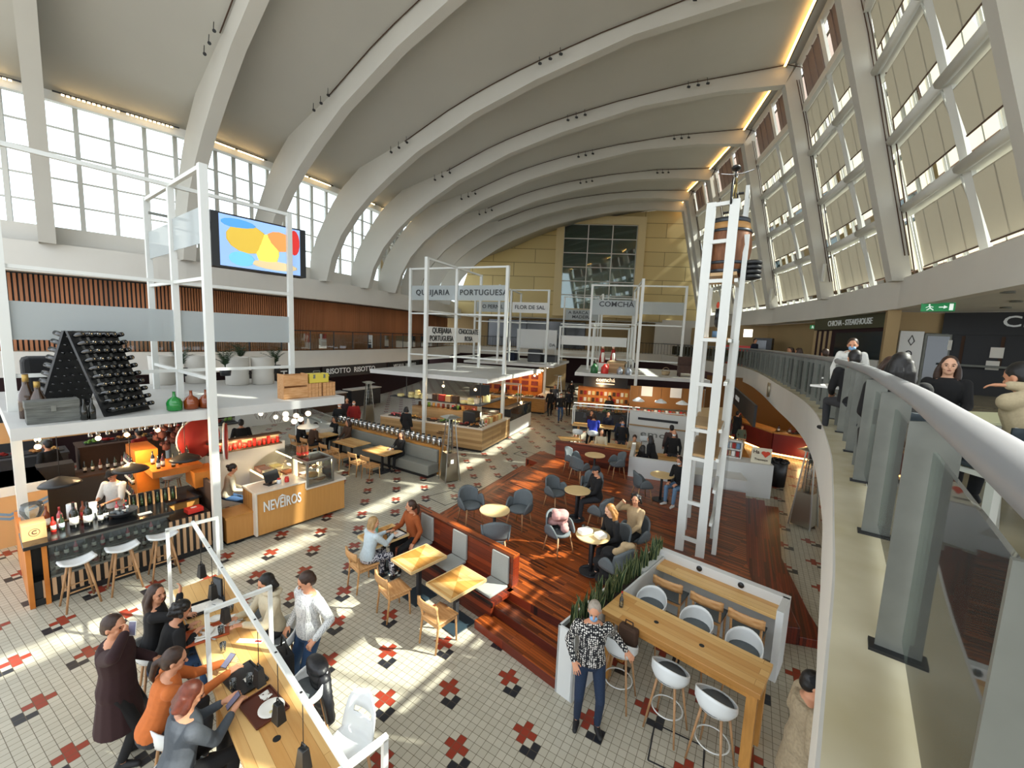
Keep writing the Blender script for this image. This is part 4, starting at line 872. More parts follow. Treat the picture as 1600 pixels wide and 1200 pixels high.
for i, (x, n) in enumerate(((.27, 'nearest the deck steps'), (1.36, 'in the middle of the bench'), (2.4, 'behind the woman in the rust shirt'))):
    t = thing('seat_cushion', f'grey seat and back cushion on the bench, {n}', 'cushion', (*Bw(x, .0), .45), AB, 'grey cushions on the wooden bench')
    m = MB(); m.b2((-.215, .04, .0), (.215, .5, .05)); m.build('seat_pad', 'cushion_grey', t, bevel=.015)
    m = MB(); m.add([(-.21, .0, .05), (.21, .0, .05), (.21, .05, .05), (-.21, .05, .05), (-.2, .0, .56), (.2, .0, .56), (.2, .045, .56), (-.2, .045, .56)], [(0, 3, 2, 1), (4, 5, 6, 7), (0, 1, 5, 4), (1, 2, 6, 5), (2, 3, 7, 6), (3, 0, 4, 7)]); m.build('back_pad', 'cushion_grey', t, bevel=.015)
for x, lab, nm in ((.48, 'square pine table with crossed triangle veneer by the deck steps', 0), (1.52, 'empty pine table with crossed triangle veneer, middle one of three at the bench', 1), (2.72, 'pine table at the bench where two women share a meal', 2)):
    cross_top('dining_table', lab, .62, .78, .75, (*Bw(x, .87), 0), AB, 'pine tables along the wooden bench')
ch = make_dining_chair(); remember(ch)
FC = AB+PI    # chair faces the bench (its +y towards -By)
NC = []
def wchair(loc, rz, label, group='light wooden dining chairs', z=0): return place(ch, (*loc, z), rz, label, group)
wchair(Bw(.35, 1.33), AB+PI+.05, 'light wooden dining chair at the pine table nearest the deck steps')
wchair(Bw(1.42, 1.45), AB+PI-.1, 'light wooden dining chair at the empty middle pine table')
wchair(Bw(2.5, 1.42), AB+PI-.05, 'light wooden dining chair under the woman in the pale blue blouse')
fb = Vector((.658, .753)); FB = math.atan2(.753, .658)   # direction towards the bench
w1 = person('light haired woman in a pale blue blouse and patterned trousers seated at the bench table', Bw(2.5, 1.36), FB, 'sit', 'c_pale_blue', 'pattern_trousers', 'shoe_black', 'skin_pale', 'hair_blonde', 'bob', h=1.66, lean=.22, detail=1, rh=(.1, .5, .86), lh=(-.14, .48, .84), hy=-.5, hp=.15, rf=(.22, .42, .1), lf=(.02, .3, .1))
w2 = person('smiling woman with tied brown hair in an open rust brown shirt, seated on the bench', Bw(2.5, .3), FB+PI, 'sit', 'c_rust', 'c_black', 'shoe_black', 'skin', 'hair_brown', 'pony', h=1.7, seat=.52, lean=.12, detail=2, rh=(.16, .38, .82), lh=(-.28, .2, .62), hy=-.55, hp=.05)
# things on the shared table
def on(T_, x, y): return T_(x, y)
t = tray('black tray with a soup bowl in front of the woman in the rust shirt', Bw(2.62, .68), AB+.1, .752, .4, .3); plate('white bowl of green soup on the tray of the woman in the rust shirt', Bw(2.66, .7), .762, .095, 'greens')
m = MB(); m.box((0, 0, .002), (.3, .22, .003)); o = m.build('paper_napkin', 'paper', loc=(*Bw(2.55, .66), .762), rz=AB+.1); tag(o, 'white paper liner under the soup bowl', 'napkin')
plate('white plate in front of the woman in the pale blue blouse', Bw(2.72, 1.02), .752, .12, 'bread'); glass_tumbler('small clear glass between the two women at the bench', Bw(2.5, .9), .752)
m = MB(); m.box((0, 0, .002), (.22, .16, .003)); o = m.build('paper_napkin', 'paper', loc=(*Bw(2.56, 1.08), .752), rz=AB+.4); tag(o, 'crumpled white napkin near the elbow of the woman in pale blue', 'napkin')
t = thing('water_bottle', 'turquoise insulated water bottle standing on the table of the two women', 'bottle', (*Bw(2.92, .92), .752)); m = MB(); m.lathe([(.036, 0), (.04, .01), (.04, .2), (.034, .235)], n=18); m.build('bottle_body', 'turquoise', t); m = MB(); m.lathe([(.034, .235), (.034, .265), (.02, .29), (0, .292)], n=16); m.build('lid', 'turquoise', t)
# access hatches in the floor
for i, (pts, lab) in enumerate(((((2.02, 4.78), (2.53, 4.5), (2.3, 4.05), (1.78, 4.31)), 'thin dark frame of a tiled floor hatch below the white bar stools'), (((-1.75, 12.4), (-1.1, 11.9), (-1.75, 11.25), (-2.4, 11.8)), 'thin dark frame of a tiled floor hatch in front of the grey bench'), (((.55, 17.3), (1.1, 16.8), (.75, 16.2), (.2, 16.7)), 'thin dark frame of a tiled floor hatch beside the deck corner'))):
    o = hatch(list(pts)).build('floor_hatch', 'charcoal'); tag(o, lab, 'hatch')
# ---------------------------------------------------------------- right: planter, screen wall, bar table
pl = thing('white_planter', 'tall narrow white planter box full of snake plants beside the deck steps', 'planter', (*Tw(0, 0), 0), AT)
m = MB()
for a, b in (((2.05, 3.2, 0), (2.33, 3.23, 1.0)), ((2.05, 3.2, 0), (2.08, 6.18, 1.0)), ((2.30, 3.2, 0), (2.33, 6.18, 1.0)), ((2.05, 6.15, 0), (2.33, 6.18, 1.0))): m.b2(a, b)
m.build('box_walls', 'white_panel', pl); m = MB(); m.b2((2.08, 3.23, .85), (2.30, 6.15, .93)); m.build('soil', 'soil', pl)
snake = ['snake plant in the white planter, %s' % s for s in ('at the end beside the man in the fleece', 'second clump from the man in the fleece', 'third clump from the man in the fleece', 'fourth clump from the man in the fleece', 'fifth clump from the man in the fleece', 'sixth clump from the man in the fleece', 'seventh clump from the man in the fleece', 'eighth clump from the man in the fleece', 'ninth clump from the man in the fleece', 'at the end by the screen wall corner')]
for i in range(10):
    y = 3.4+i*.295; random.seed(i); m = MB()
    for q in range(15):
        a0 = random.random()*2*PI; rr = random.uniform(.0, .07); bx, by = rr*math.cos(a0), rr*math.sin(a0)*1.6; hh = random.uniform(.22, .5); an = random.random()*PI; wd = random.uniform(.018, .03); lx, ly = random.uniform(-.09, .09), random.uniform(-.1, .1)
        for k in range(4):
            u0, u1 = k/4, (k+1)/4
            def pt(u, s, w=wd): wv = w*(.7+.5*u if u < .6 else 1.0-(u-.6)*2.3); wv = max(wv, .002); return (bx+lx*u*u+math.cos(an)*wv*s, by+ly*u*u+math.sin(an)*wv*s, hh*u)
            m.add([pt(u0, -1), pt(u0, 1), pt(u1, 1), pt(u1, -1)], [(0, 1, 2, 3)], 0)
            for s_ in (-1, 1): m.add([pt(u0, s_*.99), pt(u0, s_*1.25), pt(u1, s_*1.25), pt(u1, s_*.99)], [(0, 1, 2, 3)], 1)
    o = m.build('snake_plant', ['leaf_dark', 'leaf_edge'], loc=(*Tw(2.19, y), .93), rz=AT); tag(o, snake[i], 'plant', 'snake plants in the white planter')
sw = thing('screen_wall', 'low white screen wall with two round spotlights and a wooden shelf counter', 'partition', (*Tw(0, 0), 0), AT)
m = MB(); m.b2((2.2, 6.06, 0), (4.24, 6.18, 1.1)); m.b2((4.15, 5.62, 0), (4.24, 6.1, 1.1)); m.b2((2.2, 5.3, 0), (2.31, 6.06, 1.0)); m.build('wall_panel', 'white_panel', sw)
m = MB(); m.b2((2.31, 5.7, .9), (4.15, 6.06, .95)); m.build('counter_top', 'pine', sw, bevel=.004)
for x in (2.93, 3.58): m = MB(); m.lathe([(.045, 0), (.045, .02), (0, .02)], (0, 0, 0), 16); o = m.build('round_spotlight', 'black_metal', sw, loc=(x, 6.06, 1.03)); o.rotation_euler = (PI/2, 0, 0)
bt = thing('bar_table', 'long high pine bar table with two round cable holes, lined with white stools', 'table', (*Tw(0, 0), 0), AT)
m = MB(); m.b2((2.33, 3.85, .985), (4.33, 4.48, 1.05)); m.build('table_top', 'pine', bt, bevel=.006)
for x, y in ((4.24, 3.95), (4.24, 4.38), (2.42, 4.38), (2.42, 3.95)): m = MB(); m.box((x, y, .495), (.11, .09, .985)); m.build('leg', 'pine_leg', bt)
m = MB(); m.b2((2.4, 3.9, .9), (4.28, 3.93, .985)); m.b2((2.4, 4.4, .9), (4.28, 4.43, .985)); m.build('apron', 'pine_leg', bt)
for x in (3.0, 3.6): m = MB(); m.cyl((x, 4.16, 1.045), .032, .007, 18); m.build('cable_hole', 'black_metal', bt)
bs = make_bar_stool(); remember(bs)
def wstool(loc, rz, label, group='white bucket bar stools', z=0): return place(bs, (*loc, z), rz, label, group)
TY = AT  # stool +y faces world T-y
wstool(Tw(2.72, 3.72), TY+.15, 'white bucket bar stool under the hand of the man in the fleece')
wstool(Tw(3.38, 3.76), TY-.05, 'white bucket bar stool at the middle of the bar table, above the floor hatch')
wstool(Tw(3.93, 3.72), TY-.12, 'white bucket bar stool by the leg at the near end of the bar table')
for x, l in ((2.62, 'beside the planter'), (3.3, 'between the two wooden chairs'), (3.93, 'nearest the passage')): wstool(Tw(x, 4.88), TY+PI+.05, f'white bucket stool on the far side of the bar table, {l}')
# low tiled-back wooden chairs with grey seats at the shelf counter
hc_ = make_dining_chair(.64, 1.0, 'beech', 'shell_grey', .45, .42); hc_.name = 'counter_chair'; remember(hc_)
for x, l in ((2.66, 'closest to the planter'), (3.27, 'in the middle of three'), (3.82, 'closest to the passage')):
    o = place(hc_, (*Tw(x, 5.62), 0), AT+.05, f'high wooden chair with dark grey seat at the shelf counter, {l}', 'high wooden chairs at the shelf counter')
t = thing('glass_bottle', 'slim clear glass bottle on the bar table beside the grey haired man', 'bottle', (*Tw(2.5, 4.1), 1.05)); m = MB(); m.lathe([(.028, 0), (.03, .02), (.03, .12), (.012, .17), (.011, .22)], n=12); m.build('glass_body', 'jar_glass', t); m = MB(); m.lathe([(.012, .215), (.012, .24), (0, .24)], n=8); m.build('stopper', 'red', t)
# brown paper bag basket behind the hand
t = thing('backpack', 'brown bag hanging on the back of the first white bar stool', 'bag', (*Tw(2.78, 3.8), .8), AT); m = MB(); m.box((0, 0, .14), (.26, .12, .24)); m.build('bag_body', 'c_brown', t, bevel=.03); m = MB(); m.tube([(-.06, 0, .25), (-.05, 0, .33), (.05, 0, .33), (.06, 0, .25)], .01, 6); m.build('handle', 'c_brown', t)
# grey haired man in a patterned fleece
person('grey haired man in a blue mask and patterned fleece standing by the bar table', (1.14, 4.78), math.atan2(-.95, -.1), 'stand', 'fleece', 'c_denim_dark', 'shoe_black', 'skin', 'hair_grey', 'short', h=1.66, detail=2, mask='mask_blue', hp=.25, hy=-.15,
       rh=(-.02, .2, .98) if 0 else (.22, .16, .95), lh=(-.44, -.08, .98), wide=1.12, rf=(.13, .04, .07), lf=(-.12, .1, .07), curl=.5)
# person in a beige fur coat below the ledge
person('person in a beige fleece coat and dark cap walking below the balcony ledge', (3.1, 3.75), math.atan2(-.3, .95), 'stand', 'c_fur', 'c_black', 'shoe_black', 'skin', 'hair_black', 'short', h=1.7, detail=1, coat=.42, hp=.2, cap='c_black', bag='c_purple', wide=1.12)
# ---------------------------------------------------------------- left: high table with a white frame and hanging lanterns
lt = thing('high_table', 'long high pine table carrying a white steel frame, people eating along both sides', 'table', (*Tw(0, 0), 0), AT)
m = MB(); m.b2((-2.2, -.3, .99), (2.6, .3, 1.05)); m.build('table_top', 'pine', lt, bevel=.006)
for x in (-2.1, 0, 2.5):
    for y in (-.22, .22): m = MB(); m.box((x, y, .495), (.09, .07, .99)); m.build('leg', 'pine_leg', lt)
m = MB(); m.cyl((1.18, -.02, 1.046), .035, .007, 18); m.build('cable_hole', 'black_metal', lt)
fr = thing('lantern_gantry', 'white steel frame over the high table from which black lanterns hang', 'frame', (*Tw(0, 0), 0), AT)
for x in (-2.45, 0, 2.54):
    m = MB(); z0 = 0 if x < -2.3 or x > 2.5 else 1.05
    m.bar((x, -.3, z0), (x, -.3, 1.86), .04, .04, up=(1, 0, 0)); m.bar((x, .3, z0), (x, .3, 1.86), .04, .04, up=(1, 0, 0)); m.bar((x, -.32, 1.86), (x, .32, 1.86), .04, .04); m.build('cross_frame', 'white_steel', fr)
m = MB(); m.bar((-2.47, 0, 1.88), (2.56, 0, 1.88), .04, .04); m.build('top_bar', 'white_steel', fr)
for x in (-2.1, -1.4, -.75, .54, 1.15, 1.75): m = MB(); m.cyl((x, 0, 1.9), .012, .003, 8); m.build('bolt', 'black_metal', fr)
names = ('at the far end over the tiles', 'second from the far end', 'above the cutlery plates', 'above the black tray', 'above the brown tray', 'last one, nearest the camera')
for x, n in zip((-2.1, -1.42, -.78, .54, 1.12, 1.72), names):
    t = thing('hanging_lantern', f'black hanging lantern over the left high table, {n}', 'lantern', (*Tw(x, .02), 1.25), AT+.2, 'black lanterns over the high table')
    m = MB(); m.add([(-.06, -.045, -.09), (.06, -.045, -.09), (.06, .045, -.09), (-.06, .045, -.09), (-.038, -.03, .1), (.038, -.03, .1), (.038, .03, .1), (-.038, .03, .1)], [(0, 3, 2, 1), (4, 5, 6, 7), (0, 1, 5, 4), (1, 2, 6, 5), (2, 3, 7, 6), (3, 0, 4, 7)]); m.build('lantern_body', 'black_metal', t, bevel=.006)
    m = MB(); m.tube([(-.03, 0, .1), (-.022, 0, .14), (.022, 0, .14), (.03, 0, .1)], .006, 6); m.build('handle', 'black_metal', t)
    m = MB(); m.tube([(0, 0, .14), (0, 0, .62)], .004, 5); m.build('cord', 'black_metal', t)
# menu board
t = thing('menu_board', 'small dark tabletop menu board on the far end of the high table', 'sign', (*Tw(-1.62, .12), 1.05), AT+.4); m = MB(); m.box((0, 0, .13), (.15, .03, .26)); m.build('board', 'c_grey', t); m = MB(); m.box((0, -.002, .13), (.17, .02, .28)); m.build('frame', 'black_metal', t)
# stools on both sides
for x, y, r, l in ((.28, -.62, 0, 'under the woman in the orange jumper'), (.75, -.66, 0, 'under the woman in the grey jumper'), (-1.35, -.6, 0, 'under the woman in black'), (-.55, .56, PI, 'under the person in the cream hoodie'), (-1.25, .52, PI, 'empty, at its far end')):
    wstool(Tw(x-.2 if x == .28 else x, y), AT+r, f'white bucket stool at the left high table, {l}')
sc = make_side_shell(); remember(sc)
place(sc, (*Tw(1.45, .52), 0), AT+PI+.25, 'white slotted shell stool standing alone at the near end of the high table', 'white slotted shell stools')
place(sc, (*Tw(1.35, -.72), 0), AT-.1, 'white shell stool whose rim shows beside the woman in the grey jumper', 'white slotted shell stools')
FTy = AT+PI/2
person('woman with long dark hair in black raising a hand to her face', Tw(-1.38, -.62), FTy-.25, 'sit', 'c_black', 'c_black', 'shoe_black', 'skin', 'hair_brown', 'long', h=1.66, seat=.76, lean=.1, detail=2, hy=-.75, rh=(.12, .3, 1.5), lh=(-.05, .32, 1.1), rf=(.1, .38, .38), lf=(-.1, .38, .38))
person('person with short black hair bending over beside the woman in black', Tw(-.95, -.6), FTy+.1, 'sit', 'c_black', 'c_denim', 'shoe_white', 'skin', 'hair_black', 'curly', h=1.62, seat=.72, lean=.35, detail=1, hp=.5, rh=(.12, .3, 1.1), lh=(-.1, .3, 1.1), rf=(.1, .38, .38), lf=(-.1, .38, .38))
person('man in a dark maroon coat standing with a white phone at his ear', Tw(-.78, -.98), FTy-.35, 'stand', 'c_maroon', 'c_black', 'shoe_black', 'skin', 'hair_brown', 'short', h=1.75, detail=2, coat=.5, hy=-.35, hp=.1, rh=(.17, .14, 1.6), lh=(-.15, .28, 1.05), wide=1.12, curl=1.1)
person('woman with tied brown hair in an orange jumper reaching across the high table', Tw(.03, -.78), FTy-.08, 'sit', 'c_orange', 'c_charcoal', 'shoe_black', 'skin', 'hair_brown', 'pony', h=1.7, seat=.76, lean=.3, detail=2, hp=.25, hy=-.2, rh=(.1, .62, 1.18), lh=(-.12, .6, 1.16), rf=(.12, .38, .38), lf=(-.12, .38, .38), wide=1.05)
person('woman with auburn hair in a grey jumper with open back, looking at her phone', Tw(.68, -.7), FTy+.1, 'sit', 'c_slate', 'c_black', 'shoe_black', 'skin', 'hair_auburn', 'bob', h=1.7, seat=.76, lean=.2, detail=2, hp=.4, hy=-.25, rh=(.06, .46, 1.17), lh=(-.1, .44, 1.17), sleeve=.9, rf=(.12, .38, .38), lf=(-.12, .38, .38), wide=1.12, curl=1)
person('person with short dark hair in a cream hoodie, seen from behind at the high table', Tw(-.72, .55), FTy+PI+.1, 'sit', 'c_cream', 'c_charcoal', 'shoe_black', 'skin', 'hair_black', 'bob', h=1.68, seat=.76, lean=.12, detail=1, hp=.3, rh=(.12, .4, 1.15), lh=(-.1, .4, 1.15), hood='c_cream', rf=(.1, .38, .38), lf=(-.1, .38, .38))
person('bearded man in a small patterned white shirt and jeans standing beside the high table', (-2.52, 5.0), math.atan2(-.85, -.5), 'stand', 'check_shirt', 'c_denim', 'shoe_white', 'skin', 'hair_brown', 'short', h=1.76, detail=2, hp=.45, hy=-.35, rh=(.26, .12, .96), lh=(-.27, .1, .98), wide=1.1, curl=.9, rf=(.12, -.02, .07), lf=(-.14, .06, .07))
def phone(label, loc, z, rz, tilt, matn='black_metal'):
    t = thing('mobile_phone', label, 'phone', (*loc, z), rz); m = MB(); m.box((0, 0, 0), (.075, .15, .009)); o = m.build('phone_body', matn, t, bevel=.003); m = MB(); m.box((0, 0, .005), (.068, .14, .002)); q = m.build('screen', 'screen_grey', t); t.rotation_euler = (tilt, 0, rz); return t
phone('phone in the hands of the woman in the grey jumper', Tw(.62, -.23), 1.2, AT, .7); phone('white phone held to the ear of the man in maroon', Tw(-.60, -.84), 1.62, AT+.8, 1.4, 'white_plastic'); phone('dark phone in the hands of the woman in orange', Tw(.0, -.13), 1.19, AT+.5, .5)
# trays, plates, glasses on the high table
def tr(x, y, r, lab, matn='tray_black', w_=.42, d_=.3): return tray(lab, Tw(x, y), AT+r, 1.052, w_, d_, matn)
tr(-1.45, -.06, 1.5, 'black tray with white paper in front of the woman with long dark hair'); tr(-.84, -.16, 1.4, 'orange lined tray with an oval plate beside the standing man', 'tray_orange'); tr(.23, -.04, .15, 'black tray holding a crumpled napkin and an upturned glass'); tr(.74, .0, .12, 'brown tray with a pasta plate near the near end of the high table', 'tray_brown')
for x, y, r, l in ((-1.45, -.06, 1.5, 'white paper liner on the far tray'), (-.82, -.14, 1.4, 'white paper liner on the orange tray'), (.28, .0, .3, 'crumpled napkin on the black tray'), (.62, .05, .2, 'crumpled napkin on the brown tray')):
    m = MB(); m.grid(lambda u, v: V((u-.5)*(.3 if 'liner' in l else .11), (v-.5)*(.2 if 'liner' in l else .09), .012+(.0 if 'liner' in l else .014)*math.sin(u*9)*math.cos(v*7)), 8, 6); o = m.build('paper_napkin', 'paper', loc=(*Tw(x, y), 1.056), rz=AT+r, solid=.002); tag(o, l, 'napkin', 'paper napkins on the high table')
plate('white plate with a fork on the far tray', Tw(-1.38, .02), 1.07, .1); plate('white plate with crossed cutlery beside the lantern', Tw(-.89, .12), 1.052, .12); plate('oval white plate with leftovers on the orange tray', Tw(-.86, -.2), 1.07, .11, 'bread'); plate('white plate of pasta on the brown tray', Tw(.84, .04), 1.07, .12, 'cheese'); plate('small white bowl behind the orange tray', Tw(-1.07, -.03), 1.052, .075)
for x, y, l in ((-.37, -.1, 'stemless glass between the trays of the high table'), (.34, -.02, 'glass lying by the napkin on the black tray'), (-1.1, .15, 'clear glass next to the person in the cream hoodie'), (.3, -.16, 'second glass on the black tray'), (-.7, -.05, 'glass by the oval plate')): glass_tumbler(l, Tw(x, y), 1.06, .11)
def cutlery(label, loc, z, rz):
    t = thing('fork', label, 'cutlery', (*loc, z), rz, 'cutlery on the high table'); m = MB(); m.bar((0, 0, 0), (.15, 0, 0), .01, .003); m.build('handle', 'chrome', t); m = MB(); m.bar((.15, 0, 0), (.2, 0, .004), .024, .002); m.build('head', 'chrome', t)
for x, y, r, l in ((-1.42, .0, .5, 'fork on the far plate'), (-.9, .1, .7, 'fork on the plate with crossed cutlery'), (-.86, .12, 2.2, 'knife crossing the fork on the plate'), (-.8, -.2, .4, 'spoon on the orange tray')): cutlery(l, Tw(x, y), 1.08, AT+r)
m = MB(); m.box((0, 0, .003), (.3, .07, .006)); m.box((.1, 0, .0065), (.08, .03, .001), mi=1); o = m.build('price_strip', ['paper', 'label_red'], loc=(*Tw(-.35, .17), 1.052), rz=AT+.75); tag(o, 'white printed strip with red lettering across the high table', 'leaflet')
t = thing('black_bag', 'black bag hanging beside the man in the patterned shirt', 'bag', (*Tw(-.15, .48), .55), AT); m = MB(); m.box((0, 0, .15), (.3, .16, .36)); o = m.build('bag_body', 'c_black', t, bevel=.04); m = MB(); m.tube([(-.1, 0, .32), (-.06, 0, .5), (.06, 0, .5), (.1, 0, .32)], .012, 6); m.build('strap', 'c_black', t)
# puffer jacket over a stool
wstool(Tw(.52, .5), AT+PI, 'white bucket bar stool hidden under a black puffer jacket')
t = thing('puffer_jacket', 'black quilted jacket hanging over a stool beside the brown tray', 'jacket', (*Tw(.5, .58), 0), AT)
m = MB()
for i in range(9): z = .98-.09*i; m.ball((random.uniform(-.02, .02), .05+.01*i, z), (.2-.008*i, .11, .075), 12)
o = m.build('jacket_body', 'puffer', t); remesh(o, .014, 2); m = MB(); caps(m, V(.17, .05, .9), V(.26, .08, .45), .07, .05); o = m.build('sleeve', 'puffer', t); m = MB(); caps(m, V(-.17, .05, .9), V(-.24, .1, .4), .07, .05); m.build('sleeve', 'puffer', t)
# ---------------------------------------------------------------- armchairs and round tables on the deck
ac = make_armchair(); remember(ac)
def arm(loc, toward, label, z=.45):
    a = math.atan2(toward[1]-loc[1], toward[0]-loc[0])-PI/2; return place(ac, (*loc, z), a, label, 'grey upholstered armchairs on the deck')
tA, tB, tC, tD, tE = (-.25, 8.4), (1.71, 9.75), (1.65, 7.45), (2.75, 12.9), (4.3, 11.2)
arm((-.85, 9.3), tA, 'grey armchair between the deck edge and the first round table'); arm((.3, 9.2), tA, 'empty grey armchair facing the patio heater across the first round table'); arm((-.2, 7.85), tA, 'grey armchair with its back to us at the first round table')
arm((1.25, 10.3), tB, 'empty grey armchair opposite the man in the cap'); arm((2.3, 10.9), tB, 'grey armchair behind the man in the cap'); arm((2.2, 9.25), tB, 'grey armchair seen from behind next to the man in the cap')
arm((1.1, 8.15), tC, 'grey armchair piled with a pale pink coat'); arm((2.0, 6.95), tC, 'grey armchair with a tan scarf over its back'); arm((2.65, 8.1), tC, 'grey armchair under the woman with dark curly hair'); arm((2.15, 7.65), tC, 'grey armchair under the woman with wavy blonde hair')
arm((2.1, 13.3), tD, 'grey armchair against the red wood wall, behind its twin'); arm((2.2, 12.45), tD, 'grey armchair in front of its twin at the third round table'); arm((3.5, 13.0), tD, 'grey armchair facing the red wood wall near the white planter')
arm((3.75, 11.15), tE, 'grey armchair with its back to the white planter'); arm((4.75, 11.1), tE, 'grey armchair under the woman in light jeans')
for p, l in ((tA, 'round pale wood table between the empty grey armchairs'), (tB, 'round pale table in front of the man in the cap'), (tC, 'round table covered with bags and papers'), (tD, 'bright round table by the red wood wall'), (tE, 'round table in front of the woman in light jeans')): round_table(l, p, z=.45, group='round tables on the deck')
def toward(a, b): return math.atan2(b[1]-a[1], b[0]-a[0])
person('man in a dark cap and black jumper slumped in a grey armchair', (2.2, 9.85), toward((2.2, 9.85), tB), 'sit', 'c_black', 'c_charcoal', 'shoe_black', 'skin', 'hair_black', 'short', z0=.45, lean=.05, detail=1, cap='c_charcoal', hp=.4, wide=1.15)
person('woman with dark curly hair in a beige jumper raising a small glass', (2.62, 8.1), toward((2.62, 8.1), tC)+.1, 'sit', 'c_beige', 'c_black', 'shoe_black', 'skin', 'hair_black', 'curly', h=1.66, z0=.45, detail=1, rh=(.1, .3, 1.2), hy=.3)
person('woman with long wavy blonde hair and black clothes at the table with bags', (2.12, 7.6), toward((2.12, 7.6), tC), 'sit', 'c_black', 'c_black', 'shoe_black', 'skin_pale', 'hair_gold', 'wavy', h=1.68, z0=.45, detail=1, lean=.25, hp=.3)
person('woman with long dark hair, dark jacket and light jeans by the white tower', (4.75, 11.05), toward((4.75, 11.05), (4.1, 10.6)), 'sit', 'c_black', 'c_denim_light', 'shoe_white', 'skin', 'hair_brown', 'long', h=1.68, z0=.45, detail=1, lean=.15, hp=.3, mask='mask_white')
t = thing('folded_coat', 'pale pink coat and scarf heaped on a grey armchair', 'coat', (1.08, 8.12, .9)); m = MB(); random.seed(3)
for i in range(14): m.ball((random.uniform(-.16, .16), random.uniform(-.1, .16), random.uniform(.06, .42)), (random.uniform(.08, .14), random.uniform(.07, .13), random.uniform(.06, .12)), 10)
o = m.build('coat_body', 'c_pink', t); remesh(o, .016, 3)
t = thing('tan_scarf', 'tan scarf draped over the back of an armchair', 'scarf', (2.1, 6.92, 1.15)); m = MB()
for i in range(8): m.ball((random.uniform(-.14, .14), random.uniform(-.05, .05), random.uniform(-.05, .14)), (.09, .06, .07), 10)
o = m.build('scarf_body', 'c_beige', t); remesh(o, .014, 3)
for (dx, dy, w_, l) in ((-.14, .05, .26, 'white tote bag on the round table of the blonde woman'), (.12, -.1, .2, 'white paper bag on the table of the blonde woman')):
    t = thing('tote_bag', l, 'bag', (tC[0]+dx, tC[1]+dy, 1.19), .5); m = MB(); m.box((0, 0, .05), (w_, .18, .1)); o = m.build('bag_body', 'paper', t, bevel=.03)
t = thing('drink_glass', 'small glass of amber drink on the table with bags', 'glass', (tC[0]-.15, tC[1]+.2, 1.19)); m = MB(); m.cyl((0, 0, 0), .03, .1, 12); m.build('glass_body', 'jar_glass', t)
t = thing('black_coat', 'black coat hanging down beside the blonde woman', 'coat', (1.85, 7.05, .45)); m = MB()
for i in range(8): m.ball((random.uniform(-.1, .1), random.uniform(-.1, .1), .15+.07*i), (.17, .15, .1), 10)
o = m.build('coat_body', 'c_black', t); remesh(o, .018, 3)
# ================================================================ KIOSKS UNDER WHITE STEEL FRAMES
ZS = 3.06
def frame_cross(name, label, center, e, arms, ztop=7.9, down=(), panels=(), low=3.72):
    """plus-shaped white steel frame: arms = lengths (+x, +y, -x, -y) in the local axes (x along e)"""
    ang = math.atan2(e[1], e[0]); t = thing(name, label, 'frame', (*center, 0), ang)
    ends = [(arms[0], 0), (0, arms[1]), (-arms[2], 0), (0, -arms[3])]
    for i, (x, y) in enumerate([(0, 0)]+ends):
        if i and arms[i-1] == 0: continue
        m = MB(); m.bar((x, y, 0 if i in down else ZS), (x, y, ztop), .14 if i in down else .12, .14 if i in down else .12, up=(1, 0, 0)); m.build('post', 'white_steel', t)
    for i, (x, y) in enumerate(ends):
        if arms[i] == 0: continue
        for z, w_ in ((low, .07), (5.75, .07), (ztop-.04, .08)): m = MB(); m.bar((0, 0, z), (x, y, z), w_, w_); m.build('rail', 'white_steel', t)
    for (x0, y0, x1, y1, z0, z1, mt) in panels:
        m = MB(); m.bar((x0, y0, (z0+z1)/2), (x1, y1, (z0+z1)/2), .012, z1-z0); m.build('sign_panel', mt, t)
    return t
def slab(label, poly, ang=0, z0=ZS-.2, z1=ZS):
    ca, sa = math.cos(-ang), math.sin(-ang); m = MB(); m.prism([(x*ca-y*sa, x*sa+y*ca) for x, y in poly], z0, z1); o = m.build('canopy_slab', 'white_slab'); o.rotation_euler = (0, 0, ang); return tag(o, label, 'canopy')
AK = math.atan2(.8, .6); KM = (-6.2, 8.45)
def Kw(x, y): return (KM[0]+.6*x-.8*y, KM[1]+.8*x+.6*y)
f1 = frame_cross('steel_gantry', 'tall white steel frame with a wide translucent panel rising over the wine bar', Kw(0, 2.06), (.6, .8), (2.58, 2.0, 2.55, 2.06), 7.92, down=(4, 3),
                 panels=((-2.5, 0, 2.55, 0, 4.4, 5.12, 'frost_dense'), (0, -1.95, 0, -.08, 6.45, 7.15, 'frost_dense'), (0, .08, 0, 1.9, 6.42, 7.08, 'frost_dense')))
slab('wide white canopy slab over the wine bar carrying crates and demijohns', [Kw(-2.68, .14), Kw(3.05, .14), Kw(3.05, 5.2), Kw(-2.68, 5.2)], AK)
# TV on the frame
tv = thing('television', 'large screen showing cut cheese and jars, hung on the white frame over the wine bar', 'screen', (*Kw(1.93, 2.2), 6.92), AK)
m = MB(); m.b2((-1.15, -.05, -.66), (1.15, .3, .66)); m.build('screen_case', 'black_metal', tv)
m = MB(); m.b2((-.98, -.065, -.62), (.98, -.052, .62)); m.build('screen', 'tv_picture', tv)
for (x, z, sx, sz, mt, nm) in ((-.35, .12, .5, .36, 'tv_yellow', 'cheese_image'), (.12, -.08, .3, .42, 'tv_yellow2', 'cheese_image'), (.42, .2, .36, .26, 'tv_orange', 'cheese_image'), (.82, .25, .15, .34, 'tv_red', 'jar_image'), (-.55, .45, .4, .12, 'tv_blue', 'cloth_image'), (.3, -.45, .6, .12, 'tv_skin', 'board_image'), (-.5, -.4, .3, .18, 'tv_blue2', 'cloth_image')):
    m = MB(); m.ball((0, 0, 0), (sx, .004, sz), 14); m.build(nm, mt, tv, loc=(x, -.07, z))
